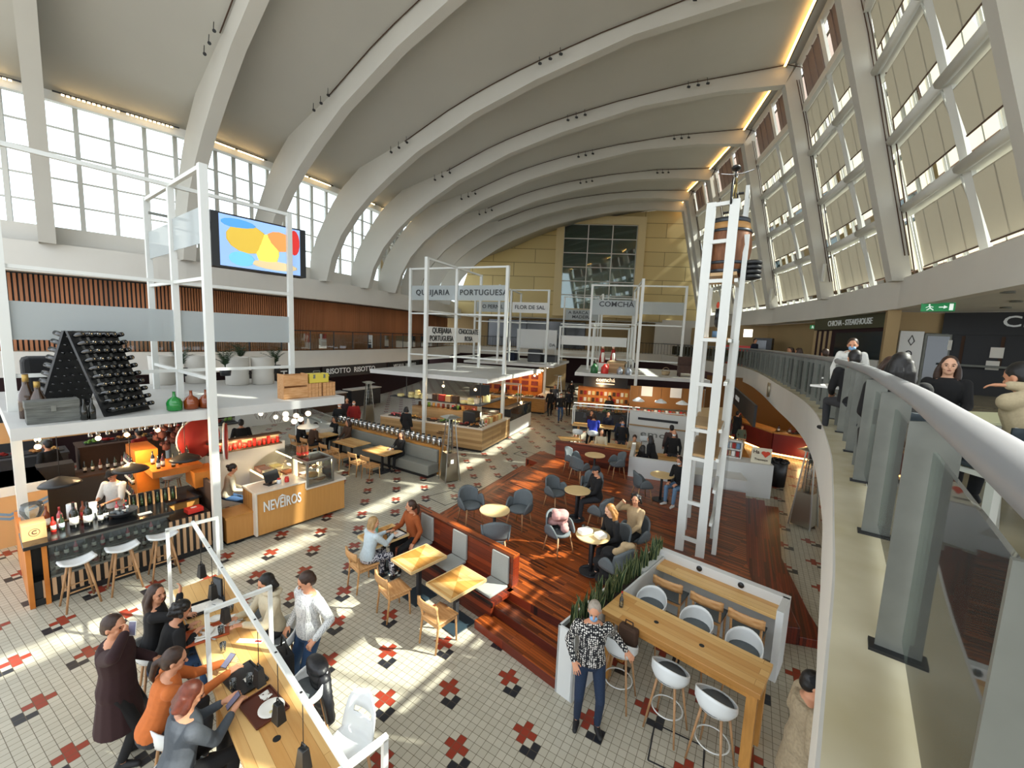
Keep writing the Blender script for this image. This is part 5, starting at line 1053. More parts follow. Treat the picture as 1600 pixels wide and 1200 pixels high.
m = MB(); m.bar((-1.3, .1, .3), (-1.15, .1, .3), .06, .2); m.bar((-2.3, .0, .3), (-1.15, .0, .3), .05, .05); m.build('wall_bracket', 'steel_grey', tv)
# --- wine bar counter
wb = thing('wine_bar', 'dark wine bar counter with black and pale slats and a glass fronted cooler', 'counter', (*KM, 0), AK)
m = MB(); m.b2((-2.68, -.02, 1.06), (-.72, .75, 1.12)); m.build('counter_top', 'dark_counter', wb, bevel=.006)
m = MB(); m.b2((-2.62, .1, 0), (-.08, .7, .12)); m.build('plinth', 'black_metal', wb)
m = MB(); m.b2((-2.6, .12, .12), (-.08, .68, .42)); m.b2((-.75, .12, .42), (-.08, .68, .86)); m.b2((-2.6, .4, .42), (-.75, .68, 1.05)); m.build('cabinet', 'black_metal', wb)
m = MB()
for i in range(23):
    x = -2.5+i*.107; h = .43 if x < -.8 else .86
    m.b2((x, .08, .12), (x+.05, .12, h))
m.build('slat_front', 'slat_pale', wb)
m = MB(); m.b2((-2.66, .06, 0), (-2.6, .12, 1.06)); m.b2((-2.48, .06, 0), (-2.42, .12, 1.06)); m.b2((-2.66, .12, 0), (-2.6, 2.4, 1.0)); m.build('wood_upright', 'orange_wood', wb)
m = MB(); m.b2((-2.4, .1, .45), (-.8, .115, .98)); m.build('cooler_glass', 'case_glass', wb)
m = MB(); m.b2((-2.4, .12, .7), (-.8, .4, .715)); m.b2((-2.4, .09, .98), (-.78, .13, 1.06)); m.b2((-2.4, .09, .42), (-.78, .13, .46)); m.build('cooler_shelf', 'steel_grey', wb)
def Kb(lab, x, y, h=.3, r=.036, body='bottle_dark', lb='label', g='bottles in the cooler of the wine bar', z=.46): return simple_bottle(lab, (*Kw(x, y), z), h, r, body, lb, g)
for i in range(13): Kb('bottle standing in the lower shelf of the wine bar cooler', -2.3+i*.115, .26, .22, .03, ['bottle_dark', 'wine_red', 'bottle_green'][i % 3], 'label', z=.46)
for i in range(13): Kb('bottle standing on the upper shelf of the wine bar cooler', -2.3+i*.115, .25, .22, .03, ['bottle_green', 'bottle_dark', 'rose'][i % 3], 'label', g='bottles on the upper cooler shelf', z=.716)
t = thing('wooden_wine_box', 'pale wooden wine case with a round printed letter on the corner of the wine bar', 'box', (*Kw(-2.53, .42), 1.12), AK); m = MB(); m.b2((-.14, -.18, 0), (.14, .16, .27)); m.build('box_body', 'kraft', t, bevel=.004)
text('crest_letter', 'C', .09, 'c_brown', t, (0, -.184, .13), (PI/2, 0, 0)); m = MB(); m.tube([(.062*math.cos(g), -.183, .13+.062*math.sin(g)) for g in [i*PI/9 for i in range(18)]], .003, 4, closed=True); m.build('crest_ring', 'c_brown', t)
for x, y, h, r, b, lb, l in ((-2.3, .42, .27, .036, 'bright_red', 'label', 'red bottle with white label beside the wooden wine case'), (-2.2, .42, .29, .036, 'bottle_green', 'c_pale_blue', 'slim dark bottle with blue label next to the red bottle'), (-2.05, .38, .46, .06, 'bottle_dark', 'label', 'big dark magnum bottle with cream label, first of the pair'), (-1.88, .34, .44, .06, 'bottle_dark', 'label', 'big dark magnum bottle with cream label, second of the pair'), (-1.72, .32, .33, .04, 'bottle_dark', 'label', 'small dark bottle beside the magnums'), (-1.64, .38, .32, .036, 'bottle_dark', 'plate', 'dark bottle behind the ice bowl'),
                         (-2.2, .62, .36, .04, 'rose', 'label', 'orange pink bottle behind the magnums'), (-2.02, .66, .38, .04, 'rose', 'label_red', 'tall rose bottle behind the magnums'), (-2.35, .7, .4, .045, 'amber_glass', 'label', 'amber bottle behind the red bottle'), (-1.9, .68, .36, .04, 'amber_glass', 'label_red', 'dark amber bottle in the second row')):
    bottle('bottle', l, (*Kw(x, y), 1.12), h, r, b, lb, 'label_red' if b == 'rose' else None, 'bottles on the wine bar counter')
t = thing('balloon_glass', 'oversized clear balloon glass on the corner of the wine bar', 'glass', (*Kw(-2.5, .85), 1.12)); m = MB(); m.lathe([(.08, 0), (.012, .015), (.012, .14), (.1, .2), (.15, .32), (.13, .45)], n=20); m.build('glass_bowl', 'jar_glass', t)
for x, y, l in ((-2.02, .9, 'white paper towel roll behind the bottles'), (-1.78, .66, 'white funnel shaped lamp standing on the wine bar')):
    t = thing('white_vessel', l, 'vessel', (*Kw(x, y), 1.12)); m = MB(); m.lathe([(.1, 0), (.06, .2), (.075, .3), (.0, .31)] if 'funnel' in l else [(.07, 0), (.07, .28), (0, .28)], n=16); m.build('vessel_body', 'white_plastic', t)
t = thing('ice_bowl', 'large dark bowl of bottles on ice on the wine bar', 'bowl', (*Kw(-1.42, .4), 1.12)); m = MB(); m.lathe([(.12, 0), (.22, .09), (.24, .12), (.2, .1), (0, .08)], n=20); m.build('bowl', 'charcoal', t)
m = MB(); [m.ball((random.uniform(-.15, .15), random.uniform(-.15, .15), .11), .035, 6) for _ in range(16)]; m.build('ice', 'c_grey', t)['kind'] = 'stuff'
for i, (x, y) in enumerate(((-1.48, .42), (-1.34, .46), (-1.4, .3))): bottle('bottle', f'red capped bottle lying in the ice bowl of the wine bar, number {["one", "two", "three"][i]} by height', (*Kw(x, y), 1.2), .22-.02*i, .03, ['rose', 'bottle_dark', 'wine_red'][i], 'label', 'bright_red', 'bottles in the ice bowl')
m = MB(); m.box((0, 0, .004), (.2, .12, .006)); o = m.build('price_card', 'paper', loc=(*Kw(-1.12, .22), 1.12), rz=AK); tag(o, 'white price card lying on the black wine bar counter', 'card')
for i in range(6):
    t = thing('wine_crate_display', f'open black wine crate with a bottle, {["first", "second", "third", "fourth", "fifth", "sixth"][i]} from the ice bowl', 'display', (*Kw(-1.2+i*.125, .68), 1.12), AK, 'small wine crates on the bar')
    m = MB(); m.b2((-.058, .02, 0), (.058, .06, .27)); m.build('back_board', 'black_metal', t); m = MB(); m.b2((-.058, -.04, 0), (-.05, .06, .27)); m.b2((.05, -.04, 0), (.058, .06, .27)); m.build('side_board', 'crate_wood', t)
    m = MB(); m.lathe([(.028, 0), (.028, .13), (.011, .17), (.01, .22), (0, .22)], (0, -.01, .02), 9); m.build('bottle_shape', 'bottle_green', t)
# side return with orange shelving, dark counters inside
ws = thing('wine_shelf_unit', 'orange lit wooden shelf unit stacked with wine bottles inside the wine bar', 'shelf', (*KM, 0), AK)
m = MB(); m.b2((-.85, 2.2, 0), (-.45, 3.1, 1.9)); m.build('tall_cabinet', 'orange_wood', ws); m = MB(); m.b2((-.75, 1.3, 1.45), (.15, 2.25, 1.6)); m.b2((-.1, .95, 1.15), (.35, 1.6, 1.5)); m.build('shelf_block', 'orange_wood', ws)
m = MB(); m.b2((-.72, .75, 0), (-.1, 1.5, 1.0)); m.build('side_counter', 'warm_wood', ws); m = MB(); m.b2((-.76, .7, 1.0), (-.05, 1.6, 1.05)); m.build('counter_top', 'dark_counter', ws); m = MB(); m.b2((.05, .1, 0), (.12, 1.7, 1.35)); m.build('partition', 'c_brown', ws)
k = 0
for r_ in range(4):
    for i in range(6):
        k += 1; Kb(f'wine bottle standing in the tall orange shelf, shelf {["one", "two", "three", "four"][r_]} from the floor', -.9, 2.3+i*.13, .26, .032, ['bottle_dark', 'wine_red', 'bottle_green'][(i+r_) % 3], 'label', 'bottles in the tall orange shelf', z=.35+r_*.38)
for i, (x, y) in enumerate(((-.6, 1.5), (-.5, 1.6), (-.35, 1.45), (-.2, 1.55), (-.05, 1.7), (.05, 2.0), (-.6, 1.95))): Kb(f'dark wine bottle on top of the orange shelf block, {["nearest the barman", "second from the barman", "third from the barman", "in the middle", "fifth from the barman", "next to the black lamp", "at the back corner"][i]}', x, y, .31, .038, ['bottle_dark', 'wine_red', 'bottle_green'][i % 3], 'label', 'bottles on the orange shelf block', z=1.6)
m = MB(); m.lathe([(.02, .25), (.3, .06), (.32, 0), (.3, .0), (.02, .2)], n=22)
for i, (x, y, z, l) in enumerate(((-1.1, 1.25, 1.75, 'black saucer pendant lamp over the barman'), (-.2, 1.15, 1.8, 'black saucer pendant lamp by the orange shelves'), (-2.1, 1.3, 1.7, 'dark saucer pendant lamp behind the big bottles'))):
    t = thing('pendant_lamp', l, 'lamp', (*Kw(x, y), z)); q = MB(); q.lathe([(.02, .16), (.26, .05), (.3, 0), (.27, .01), (.02, .12)], n=22); q.build('shade', 'black_metal', t); q = MB(); q.tube([(0, 0, .14), (0, 0, ZS-.2-z)], .006, 5); q.build('cord', 'black_metal', t); q = MB(); q.ball((0, 0, .03), .04, 8); q.build('bulb', 'bulb', t)
for i, (x, y) in enumerate(((-1.45, 2.0), (-1.0, 2.0), (-.45, 2.1), (-2.3, 1.9), (-2.25, 2.6))):
    t = thing('bare_bulb', f'glowing filament bulb hanging in the wine bar, {["over the barman", "over his shoulder", "by the orange cabinet", "over the balloon glass", "at the dark back corner"][i]}', 'lamp', (*Kw(x, y), 2.35)); q = MB(); q.ball((0, 0, 0), .05, 10); q.build('bulb', 'bulb', t); q = MB(); q.tube([(0, 0, .05), (0, 0, .12)], .018, 8); q.tube([(0, 0, .1), (0, 0, .5)], .004, 4); q.build('cord', 'black_metal', t)
lamp('light_wine_bar', (*Kw(-1.2, 1.7), 2.2), 90); lamp('light_wine_shelf', (*Kw(-.9, 1.9), 1.95), 60, (1, .5, .18))
t = thing('glass_rack', 'row of stemmed glasses hanging upside down under the canopy of the wine bar', 'rack', (*Kw(0, 0), 0), AK)
m = MB(); [m.lathe([(.03, 0), (.004, .004), (.004, -.08), (.03, -.12), (.034, -.17)], (-1.7+i*.12, .9+.1*(i % 2), 2.8), 8) for i in range(13)]; q = m.build('stemware', 'jar_glass', t); q['kind'] = 'stuff'; m = MB(); m.b2((-1.8, .85, 2.8), (-.1, .88, 2.86)); m.b2((-1.8, 1.05, 2.8), (-.1, 1.08, 2.86)); m.build('rail', 'black_metal', t)
bc = thing('back_counter', 'dark back counter of the wine bar with bottles and a wooden top', 'counter', (*KM, 0), AK); m = MB(); m.b2((-2.4, 4.2, 0), (-.3, 4.8, .95)); m.build('cabinet', 'charcoal', bc); m = MB(); m.b2((-2.45, 4.15, .95), (-.25, 4.85, 1.0)); m.build('counter_top', 'c_brown', bc)
m = MB(); m.b2((-2.2, 4.25, 1.0), (-1.6, 4.65, 1.35)); m.build('coffee_machine', 'black_metal', bc)
for i in range(8): Kb('small bottle on the dark back counter of the wine bar', -1.4+i*.14, 4.5, .28, .034, ['bottle_dark', 'bottle_green', 'amber_glass'][i % 3], 'label', 'bottles on the back counter', z=1.0)
person('barman in a white t-shirt looking down at a card inside the wine bar', Kw(-1.3, 1.75), AK-PI/2-.9+.1, 'stand', 'c_white', 'c_black', 'shoe_black', 'skin', 'hair_brown', 'short', h=1.72, detail=1, sleeve=.5, hp=.5, rh=(.1, .36, 1.1), lh=(-.12, .36, 1.1), cap='c_black')
t = thing('red_sign_board', 'red curved sign board with a white rim behind the main post', 'sign', (*Kw(.35, 2.2), 2.0), AK+.3); m = MB(); m.lathe([(0, 0), (.48, .01), (.5, .05), (0, .06)], n=24); o = m.build('board', 'label_red', t); o.rotation_euler = (PI/2, 0, 0); m = MB(); m.tube([(.5*math.cos(g), 0, .5*math.sin(g)) for g in [i*PI/12 for i in range(24)]], .02, 6, closed=True); m.build('rim', 'white_plastic', t)
t = thing('red_sign_board', 'second red sign disc with white rim, to the ice cream side of the post', 'sign', (*Kw(.6, 1.25), 2.05), AK+1.2); m = MB(); m.lathe([(0, 0), (.42, .01), (.44, .05), (0, .06)], n=24); o = m.build('board', 'label_red', t); o.rotation_euler = (PI/2, 0, 0); m = MB(); m.tube([(.44*math.cos(g), 0, .44*math.sin(g)) for g in [i*PI/12 for i in range(24)]], .02, 6, closed=True); m.build('rim', 'white_plastic', t)
t = thing('red_gift_box', 'red flat box on the lower shelf at the end of the wine bar', 'box', (*Kw(-.32, .3), .88), AK+.1); m = MB(); m.b2((-.14, -.11, 0), (.14, .11, .09)); m.build('box_body', 'bright_red', t, bevel=.004); m = MB(); m.b2((-.05, -.03, .09), (.05, .03, .092)); m.build('emblem', 'label', t)
t = thing('hanging_garland', 'bushy dark red garland hanging behind the orange shelves', 'decoration', (*Kw(-.2, 2.3), 1.9)); m = MB(); random.seed(5); [m.ball((random.uniform(-.2, .2), random.uniform(-.2, .2), random.uniform(0, .8)), random.uniform(.05, .1), 6) for _ in range(46)]; q = m.build('garland_bunch', 'garland', t)
# saddle stools
ss = make_saddle_stool(); remember(ss)
for (x, y, r, l) in ((-2.12, -.32, .1, 'nearest the corner with the wooden wine case'), (-1.55, -.3, 0, 'middle of three'), (-.98, -.28, -.05, 'nearest the white post')): place(ss, (*Kw(x, y), 0), AK+r, f'white saddle stool at the wine bar, {l}', 'white saddle stools')
# --- things on the canopy
t = thing('old_wooden_chest', 'weathered grey wooden chest with metal latch on the canopy edge', 'chest', (*Kw(-2.18, .5), ZS), AK); m = MB(); m.b2((-.31, -.15, 0), (.31, .15, .25)); m.build('chest_body', 'old_crate', t, bevel=.006); m = MB(); m.b2((-.32, -.16, .25), (.32, .16, .38)); m.build('lid', 'old_crate', t, bevel=.01); m = MB(); m.b2((-.03, -.17, .2), (.03, -.15, .3)); m.build('latch', 'steel_grey', t)
for x, l in ((-1.82, 'nearer the grey chest'), (-1.72, 'nearer the bottle rack')): bottle('bottle', f'dark beer shaped bottle on the canopy edge, {l}', (*Kw(x, .34), ZS), .38, .05, 'bottle_dark', None, style='burgundy')
for x, y, h, l in ((-2.42, 1.1, .78, 'huge display champagne bottle with gold foil'), (-2.3, 1.0, .66, 'smaller display champagne bottle with gold foil')): bottle('champagne_bottle', l, (*Kw(x, y), ZS), h, .11, 'amber_dark', None, 'gold_foil', style='burgundy')
for x, b, l in ((-.52, 'green_glass', 'green glass demijohn on the canopy edge'), (-.24, 'amber_glass', 'brown glass demijohn beside the green one'), (.02, 'amber_glass', 'brown glass demijohn next to the white post')):
    t = thing('demijohn', l, 'demijohn', (*Kw(x, .42), ZS)); m = MB(); m.lathe([(.1, 0), (.13, .02), (.135, .17), (.1, .24), (.03, .29), (.025, .38), (.035, .39), (0, .39)], n=18); m.build('glass_body', b, t)
make_crate('wooden_crate', 'tall wooden crate standing on end on the canopy edge', (*Kw(1.93, .62), ZS), .58, .34, .62, AK, 'wooden crates on the canopy', n=2)
for i, x in enumerate((2.32, 2.5, 2.72, 2.88)): make_crate('wooden_crate', f'small slatted crate on the canopy corner, {["next to the tall crate", "second from the tall crate", "third from the tall crate", "at the outer corner"][i]}', (*Kw(x, .6), ZS), .16, .3, .36, AK, 'wooden crates on the canopy', n=2, vert=True)
t = thing('tool_box', 'yellow toolbox with metal clasps on top of the small crates', 'toolbox', (*Kw(2.55, .62), ZS+.36), AK); m = MB(); m.b2((-.26, -.13, 0), (.26, .13, .24)); m.build('case', 'yellow', t, bevel=.01); m = MB(); m.b2((-.27, -.14, .16), (.27, .14, .19)); m.build('rim', 'yellow', t); m = MB(); m.b2((-.16, -.145, .12), (-.11, -.13, .22)); m.b2((.11, -.145, .12), (.16, -.13, .22)); m.build('clasp', 'steel_grey', t); m = MB(); m.tube([(-.1, 0, .24), (-.08, 0, .3), (.08, 0, .3), (.1, 0, .24)], .012, 6); m.build('handle', 'steel_grey', t)
t = thing('storage_trunk', 'rounded black trunk behind the bottle rack', 'trunk', (*Kw(-1.95, 3.1), ZS), AK); m = MB(); m.b2((-.4, -.35, 0), (.55, .35, .95)); m.build('trunk_body', 'c_black', t, bevel=.1)
# bottle riddling rack: two leaning boards hinged at the top, bottles pushed in from outside
rk = thing('riddling_rack', 'black A-shaped rack of leaning boards holding dark bottles on the canopy', 'rack', (*Kw(-1.55, 1.25), ZS), AK+.55)
HR = 1.55; SP = .72
for sg in (-1, 1):
    m = MB(); m.add([(-.42, sg*SP, 0), (.42, sg*SP, 0), (.42, sg*.06, HR), (-.42, sg*.06, HR), (-.42, sg*(SP-.05), 0), (.42, sg*(SP-.05), 0), (.42, sg*.01, HR), (-.42, sg*.01, HR)], [(0, 1, 2, 3), (7, 6, 5, 4), (0, 4, 5, 1), (1, 5, 6, 2), (2, 6, 7, 3), (3, 7, 4, 0)]); m.build('leaning_board', 'black_metal', rk)
bm_ = MB(); bm_.lathe([(.0, 0), (.03, .002), (.045, .01), (.045, .17), (.018, .24), (.015, .3)], n=10, mi=0); bm_.ball((0, 0, -.001), (.012, .012, .004), 6, 1)
rb = bm_.build('riddled_bottle', ['bottle_black', 'c_beige']); first_ = True
rowN = ['bottom', 'second', 'third', 'fourth', 'fifth', 'sixth', 'seventh', 'eighth', 'ninth', 'top']
Rk = Matrix.Translation(Vector((*Kw(-1.55, 1.25), ZS))) @ Matrix.Rotation(AK+.55, 4, 'Z')
for sg in (-1, 1):
    for r_ in range(10):
        for i in range(6):
            z = .1+r_*.15; y = SP-(SP-.06)*z/HR; o = rb if first_ else rb.copy()
            if not first_: C.objects.link(o)
            first_ = False
            L_ = Matrix.Translation((-.35+i*.14, sg*(y+.19), z+.06)) @ Matrix.Rotation(sg*(PI/2+.25), 4, 'X')
            o.matrix_world = Rk @ L_
            tag(o, f'dark bottle lying in the {rowN[r_]} row of the {"front" if sg < 0 else "rear"} board of the bottle rack', 'bottle', 'bottles in the riddling rack')
# big white planters with palms on the canopy
def palm(label, loc, h=.8, n=11, seed=1, group='palms among the white planters', pot=None):
    random.seed(seed); t = thing('potted_palm', label, 'plant', loc, random.random()*6, group)
    m = MB(); m.lathe([(.12, 0), (.15, .22), (.13, .22), (0, .2)], n=14); m.build('pot', pot or 'black_metal', t)
    m = MB()
    for i in range(n):
        a0 = 2*PI*i/n+random.random()*.5; L_ = h*random.uniform(.7, 1.1); lean = random.uniform(.3, .9); pts = []
        for k in range(6): u = k/5; pts.append(Vector((math.cos(a0)*lean*L_*u*u*.8, math.sin(a0)*lean*L_*u*u*.8, .2+L_*u*(1-.35*lean*u))))
        m.tube(pts, [.008, .007, .006, .005, .004, .002], 4)
        for k in range(2, 6):
            for s_ in (-1, 1):
                for q in (0, .5):
                    p = pts[k-1].lerp(pts[k], q); d_ = (pts[k]-pts[k-1]).normalized(); sd = d_.cross(Vector((0, 0, 1))).normalized()*s_
                    e_ = p+(sd*.75+d_*.6).normalized()*.15-Vector((0, 0, .03)); m.add([p, p+d_*.03, e_], [(0, 1, 2)])
    m.build('fronds', 'leaf_dark', t); return t
for i, (x, y, l) in enumerate(((1.85, 3.9, 'big white round planter on the canopy, nearer the post'), (2.5, 3.75, 'big white round planter on the canopy, nearer the crates'), (1.15, 4.9, 'white round planter behind the main post'), (.35, 4.95, 'white round planter at the back of the canopy'))):
    t = thing('round_planter', l, 'planter', (*Kw(x, y), ZS), 0, 'white round planters on the canopy'); m = MB(); m.lathe([(.28, 0), (.3, .02), (.3, .3), (.29, .31), (.31, .5), (.32, .82), (.29, .82), (.28, .75), (0, .74)], n=24); m.build('planter_body', 'pot_white', t)
for i, (x, y, l) in enumerate(((.45, 3.7, 'small palm in a black pot left of the white post'), (1.35, 3.3, 'small palm in a black pot between the two posts'), (2.2, 4.6, 'palm behind the two big white planters'), (2.85, 3.7, 'palm in a black pot by the frame end post'))): palm(l, (*Kw(x, y), ZS+(.35 if i != 2 else .5)), .62, seed=20+i)
# --- ice cream counter (lettered NEVEIROS)
nv = thing('ice_cream_counter', 'warm wood ice cream counter lettered NEVEIROS with stone tops', 'counter', (*KM, 0), AK)
m = MB(); m.b2((.16, -.02, .08), (.7, .5, .62)); m.b2((.7, -.15, .08), (1.85, .55, 1.06)); m.b2((1.85, -.15, .08), (2.86, .62, .86)); m.build('counter_body', 'kiosk_wood_v', nv)
m = MB(); m.b2((.18, .05, 0), (2.78, .5, .08)); m.build('plinth', 'black_metal', nv)
m = MB(); m.b2((.69, -.17, 1.06), (1.86, .58, 1.1)); m.b2((1.84, -.17, .86), (2.9, .65, .92)); m.b2((.69, -.17, .08), (.73, .0, 1.06)); m.b2((1.82, -.17, .9), (1.86, .58, 1.08)); m.build('stone_top', 'stone_top', nv, bevel=.004)
m = MB(); m.b2((.14, -.04, .62), (.7, .55, .66)); m.build('low_top', 'warm_wood', nv)
text('lettering', 'NEVEIROS', .34, 'white_plastic', nv, (1.28, -.165, .72), (PI/2, 0, 0), .56, .01)
m = MB(); m.add([(1.17, -.165, .86), (1.27, -.165, .93), (1.37, -.165, .86), (1.27, -.165, .88)], [(0, 1, 2, 3)]); m.build('roof_mark', 'white_plastic', nv)
gc = thing('pastry_case', 'square glass pastry case with warm light on the ice cream counter', 'display case', (*Kw(2.2, .2), .92), AK)
m = MB(); X, Y_, Z = .33, .36, .62
for x in (-X, X):
    for y in (-Y_, Y_): m.box((x, y, Z/2), (.05, .05, Z))
for z in (.02, Z): m.bar((-X, -Y_, z), (X, -Y_, z), .05, .05); m.bar((-X, Y_, z), (X, Y_, z), .05, .05); m.bar((-X, -Y_, z), (-X, Y_, z), .05, .05); m.bar((X, -Y_, z), (X, Y_, z), .05, .05)
m.build('case_frame', 'heater_steel', gc); m = MB(); m.b2((-X, -Y_-.005, 0), (X, -Y_+.005, Z)); m.b2((X-.005, -Y_, 0), (X+.005, Y_, Z)); m.b2((-X, -Y_, Z-.005), (X, Y_, Z+.005)); m.build('glass_panes', 'case_glass', gc)
m = MB(); m.b2((-.24, -.2, .12), (.24, .25, .135)); m.b2((-.2, -.15, .34), (.2, .22, .35)); m.build('shelf', 'stone_top', gc); [MB().b2((x, .28, .05), (x+.04, .31, .58)).build('light_strip', 'strip_light', gc) for x in (-.3, .26)]
for i, (x, y, z, l, mt) in enumerate(((-.05, -.02, .15, 'round golden cake on the lower shelf of the pastry case', 'cheese_rind'), (0, .0, .36, 'plate of pastries on the upper shelf of the pastry case', 'bread'), (.1, -.1, .06, 'pie at the bottom of the pastry case', 'bread'))):
    p_ = Kw(2.2+x, .2+y); t = thing('cake', l, 'cake', (*p_, .92+z)); m = MB()
    if i == 1: [m.ball((random.uniform(-.14, .14), random.uniform(-.1, .1), .03), (.04, .03, .025), 7) for _ in range(12)]
    else: m.lathe([(.15, 0), (.16, .03), (.15, .06), (0, .065)], n=18)
    m.build('cake_body', mt, t)
lamp('light_pastry_case', (*Kw(2.2, .3), 1.35), 10, (1, .8, .5), .02)
t = thing('cash_register', 'black touchscreen cash register on the ice cream counter', 'register', (*Kw(1.18, .16), 1.1), AK+.25); m = MB(); m.box((0, .05, .015), (.22, .2, .03)); m.box((0, .05, .08), (.06, .05, .12)); m.build('stand', 'black_metal', t); m = MB(); m.add([(-.18, -.06, .1), (.18, -.06, .1), (.18, .04, .33), (-.18, .04, .33), (-.18, -.03, .09), (.18, -.03, .09), (.18, .07, .32), (-.18, .07, .32)], [(0, 1, 2, 3), (7, 6, 5, 4), (0, 4, 5, 1), (1, 5, 6, 2), (2, 6, 7, 3), (3, 7, 4, 0)]); m.build('screen', 'black_metal', t)
for x, y, l, mt in ((1.33, .12, 'red topped sauce jar by the cash register', 'white_plastic'), (1.5, .1, 'red tin of cones by the cash register', 'bright_red')): t = thing('small_jar', l, 'jar', (*Kw(x, y), 1.1)); m = MB(); m.cyl((0, 0, 0), .05, .1, 14); m.build('jar_body', mt, t); m = MB(); m.cyl((0, 0, .1), .04, .03, 12); m.build('lid', 'bright_red', t)
for i in range(5):
    t = thing('cone_bag', f'red and orange cone packet on top of the pastry case, {["first", "second", "third", "fourth", "last"][i]} of five', 'packet', (*Kw(1.98+(i % 3)*.09, .42+.1*(i//3)), 1.57), 0, 'cone packets'); m = MB(); m.lathe([(.035, 0), (.04, .2), (.03, .24), (0, .24)], n=10); m.build('packet_body', 'terracotta', t); m = MB(); m.lathe([(.037, .02), (.042, .09)], n=10); m.build('red_band', 'bright_red', t)
gd = thing('gelato_display', 'long curved glass gelato display with warm strip lights', 'display case', (*Kw(0, 0), 0), AK); m = MB(); m.b2((1.5, .75, 0), (2.75, 2.7, .85)); m.build('display_base', 'rib_white', gd); m = MB(); m.b2((1.55, .8, .85), (2.7, 2.6, .87)); m.build('gelato_deck', 'stone_top', gd)
m = MB(); m.grid(lambda u, v: V(1.5+.75*v, .8+1.85*u, .87+.42*math.sin(v*PI/2)), 6, 8); m.build('curved_glass', 'case_glass', gd); m = MB(); m.b2((2.2, .8, 1.29), (2.75, 2.65, 1.31)); m.b2((2.7, .8, .85), (2.75, 2.65, 1.3)); m.build('top_shelf', 'case_glass', gd)
MB().b2((2.2, .8, 1.25), (2.24, 2.6, 1.28)).build('light_strip', 'strip_light', gd); MB().b2((1.52, .8, .86), (1.54, 2.6, .88)).build('light_strip', 'strip_light', gd)
for i in range(10): t = thing('gelato_tub', 'steel tub of gelato in the curved display', 'tub', (*Kw(1.75+(i % 2)*.32, .95+(i//2)*.35), .87), AK, 'gelato tubs'); m = MB(); m.b2((-.13, -.14, 0), (.13, .14, .08)); m.build('tub_body', ['c_cream', 'c_pink', 'cheese', 'terracotta', 'paper'][i % 5], t)
lamp('light_gelato', (*Kw(2.0, 1.7), 1.6), 14)
pw = thing('partition_wall', 'white partition of the ice cream stand with a warm lit shelf of red tins', 'partition', (*KM, 0), AK); m = MB(); m.b2((.4, 1.55, 0), (2.2, 1.62, 0.01)); m.b2((.5, 2.3, 0), (2.45, 2.38, 1.55)); m.build('wall_panel', 'white_panel', pw); m = MB(); m.b2((.5, 2.12, 1.52), (2.3, 2.32, 1.56)); m.b2((.5, 2.12, 1.8), (2.3, 2.34, 1.84)); m.build('shelf', 'c_brown', pw); m = MB(); m.b2((.52, 2.28, 1.76), (2.28, 2.3, 1.79)); m.build('light_strip', 'strip_light', pw); m = MB(); m.b2((.5, 2.33, 1.55), (2.3, 2.36, 1.8)); m.build('lit_back', 'c_cream', pw)
for i in range(14): o = MB().cyl((0, 0, 0), .045, .12+.05*(i % 3), 10).build('red_tin', 'bright_red', loc=(*Kw(.65+i*.12, 2.2), 1.56)); tag(o, 'red tin on the warm lit shelf of the ice cream stand', 'tin', 'red tins on the lit shelf')
lamp('light_ice_cream_wall', (*Kw(1.2, 2.0), 1.72), 16)
person('woman in a cream jumper and jeans seated behind the ice cream counter', Kw(.62, 1.3), AK-.2, 'sit', 'c_cream', 'c_denim', 'shoe_white', 'skin', 'hair_black', 'bun', h=1.66, seat=.6, detail=1, hp=.4, lean=.2)
t = thing('globe_chandelier', 'cluster of glowing glass globes on an arm over the ice cream stand', 'lamp', (*Kw(2.5, 1.6), 2.3), AK); m = MB(); m.tube([(-.3, 0, .1), (0, 0, 0), (.3, 0, .08)], .012, 6); m.tube([(0, 0, 0), (0, 0, .56)], .008, 6); m.build('arm', 'c_brown', t)
for x, y, z in ((-.32, 0, .16), (-.28, .08, .02), (-.12, -.05, -.06), (.1, .04, -.04), (.3, 0, .1), (0, .08, .06)): m = MB(); m.ball((x, y, z), .075, 12); m.build('globe', 'bulb_white', t)
for i, (x, y) in enumerate(((1.95, 2.6), (2.05, 1.9))):
    t = thing('cage_pendant', f'wire cage pendant lamp glowing over the ice cream stand, {["farther", "nearer"][i]} one', 'lamp', (*Kw(x, y), 2.35)); m = MB(); m.ball((0, 0, 0), .06, 10); m.build('bulb', 'bulb_white', t)
    m = MB(); [m.tube([(.03*math.cos(g), .03*math.sin(g), .16), (.16*math.cos(g), .16*math.sin(g), -.02), (.1*math.cos(g), .1*math.sin(g), -.14)], .004, 4) for g in [k*PI/5 for k in range(10)]]; m.tube([(0, 0, .16), (0, 0, .5)], .005, 4); m.build('cage', 'c_brown', t)
t = thing('cone_pendant', 'white cone pendant lamp hanging above the end of the ice cream stand', 'lamp', (*Kw(3.0, 2.0), 1.9)); m = MB(); m.lathe([(.3, 0), (.28, .05), (.06, .1), (.02, .25), (0, .26)], n=22); m.build('shade', 'white_plastic', t); m = MB(); m.tube([(0, 0, .25), (0, 0, .98)], .005, 4); m.build('cord', 'black_metal', t)
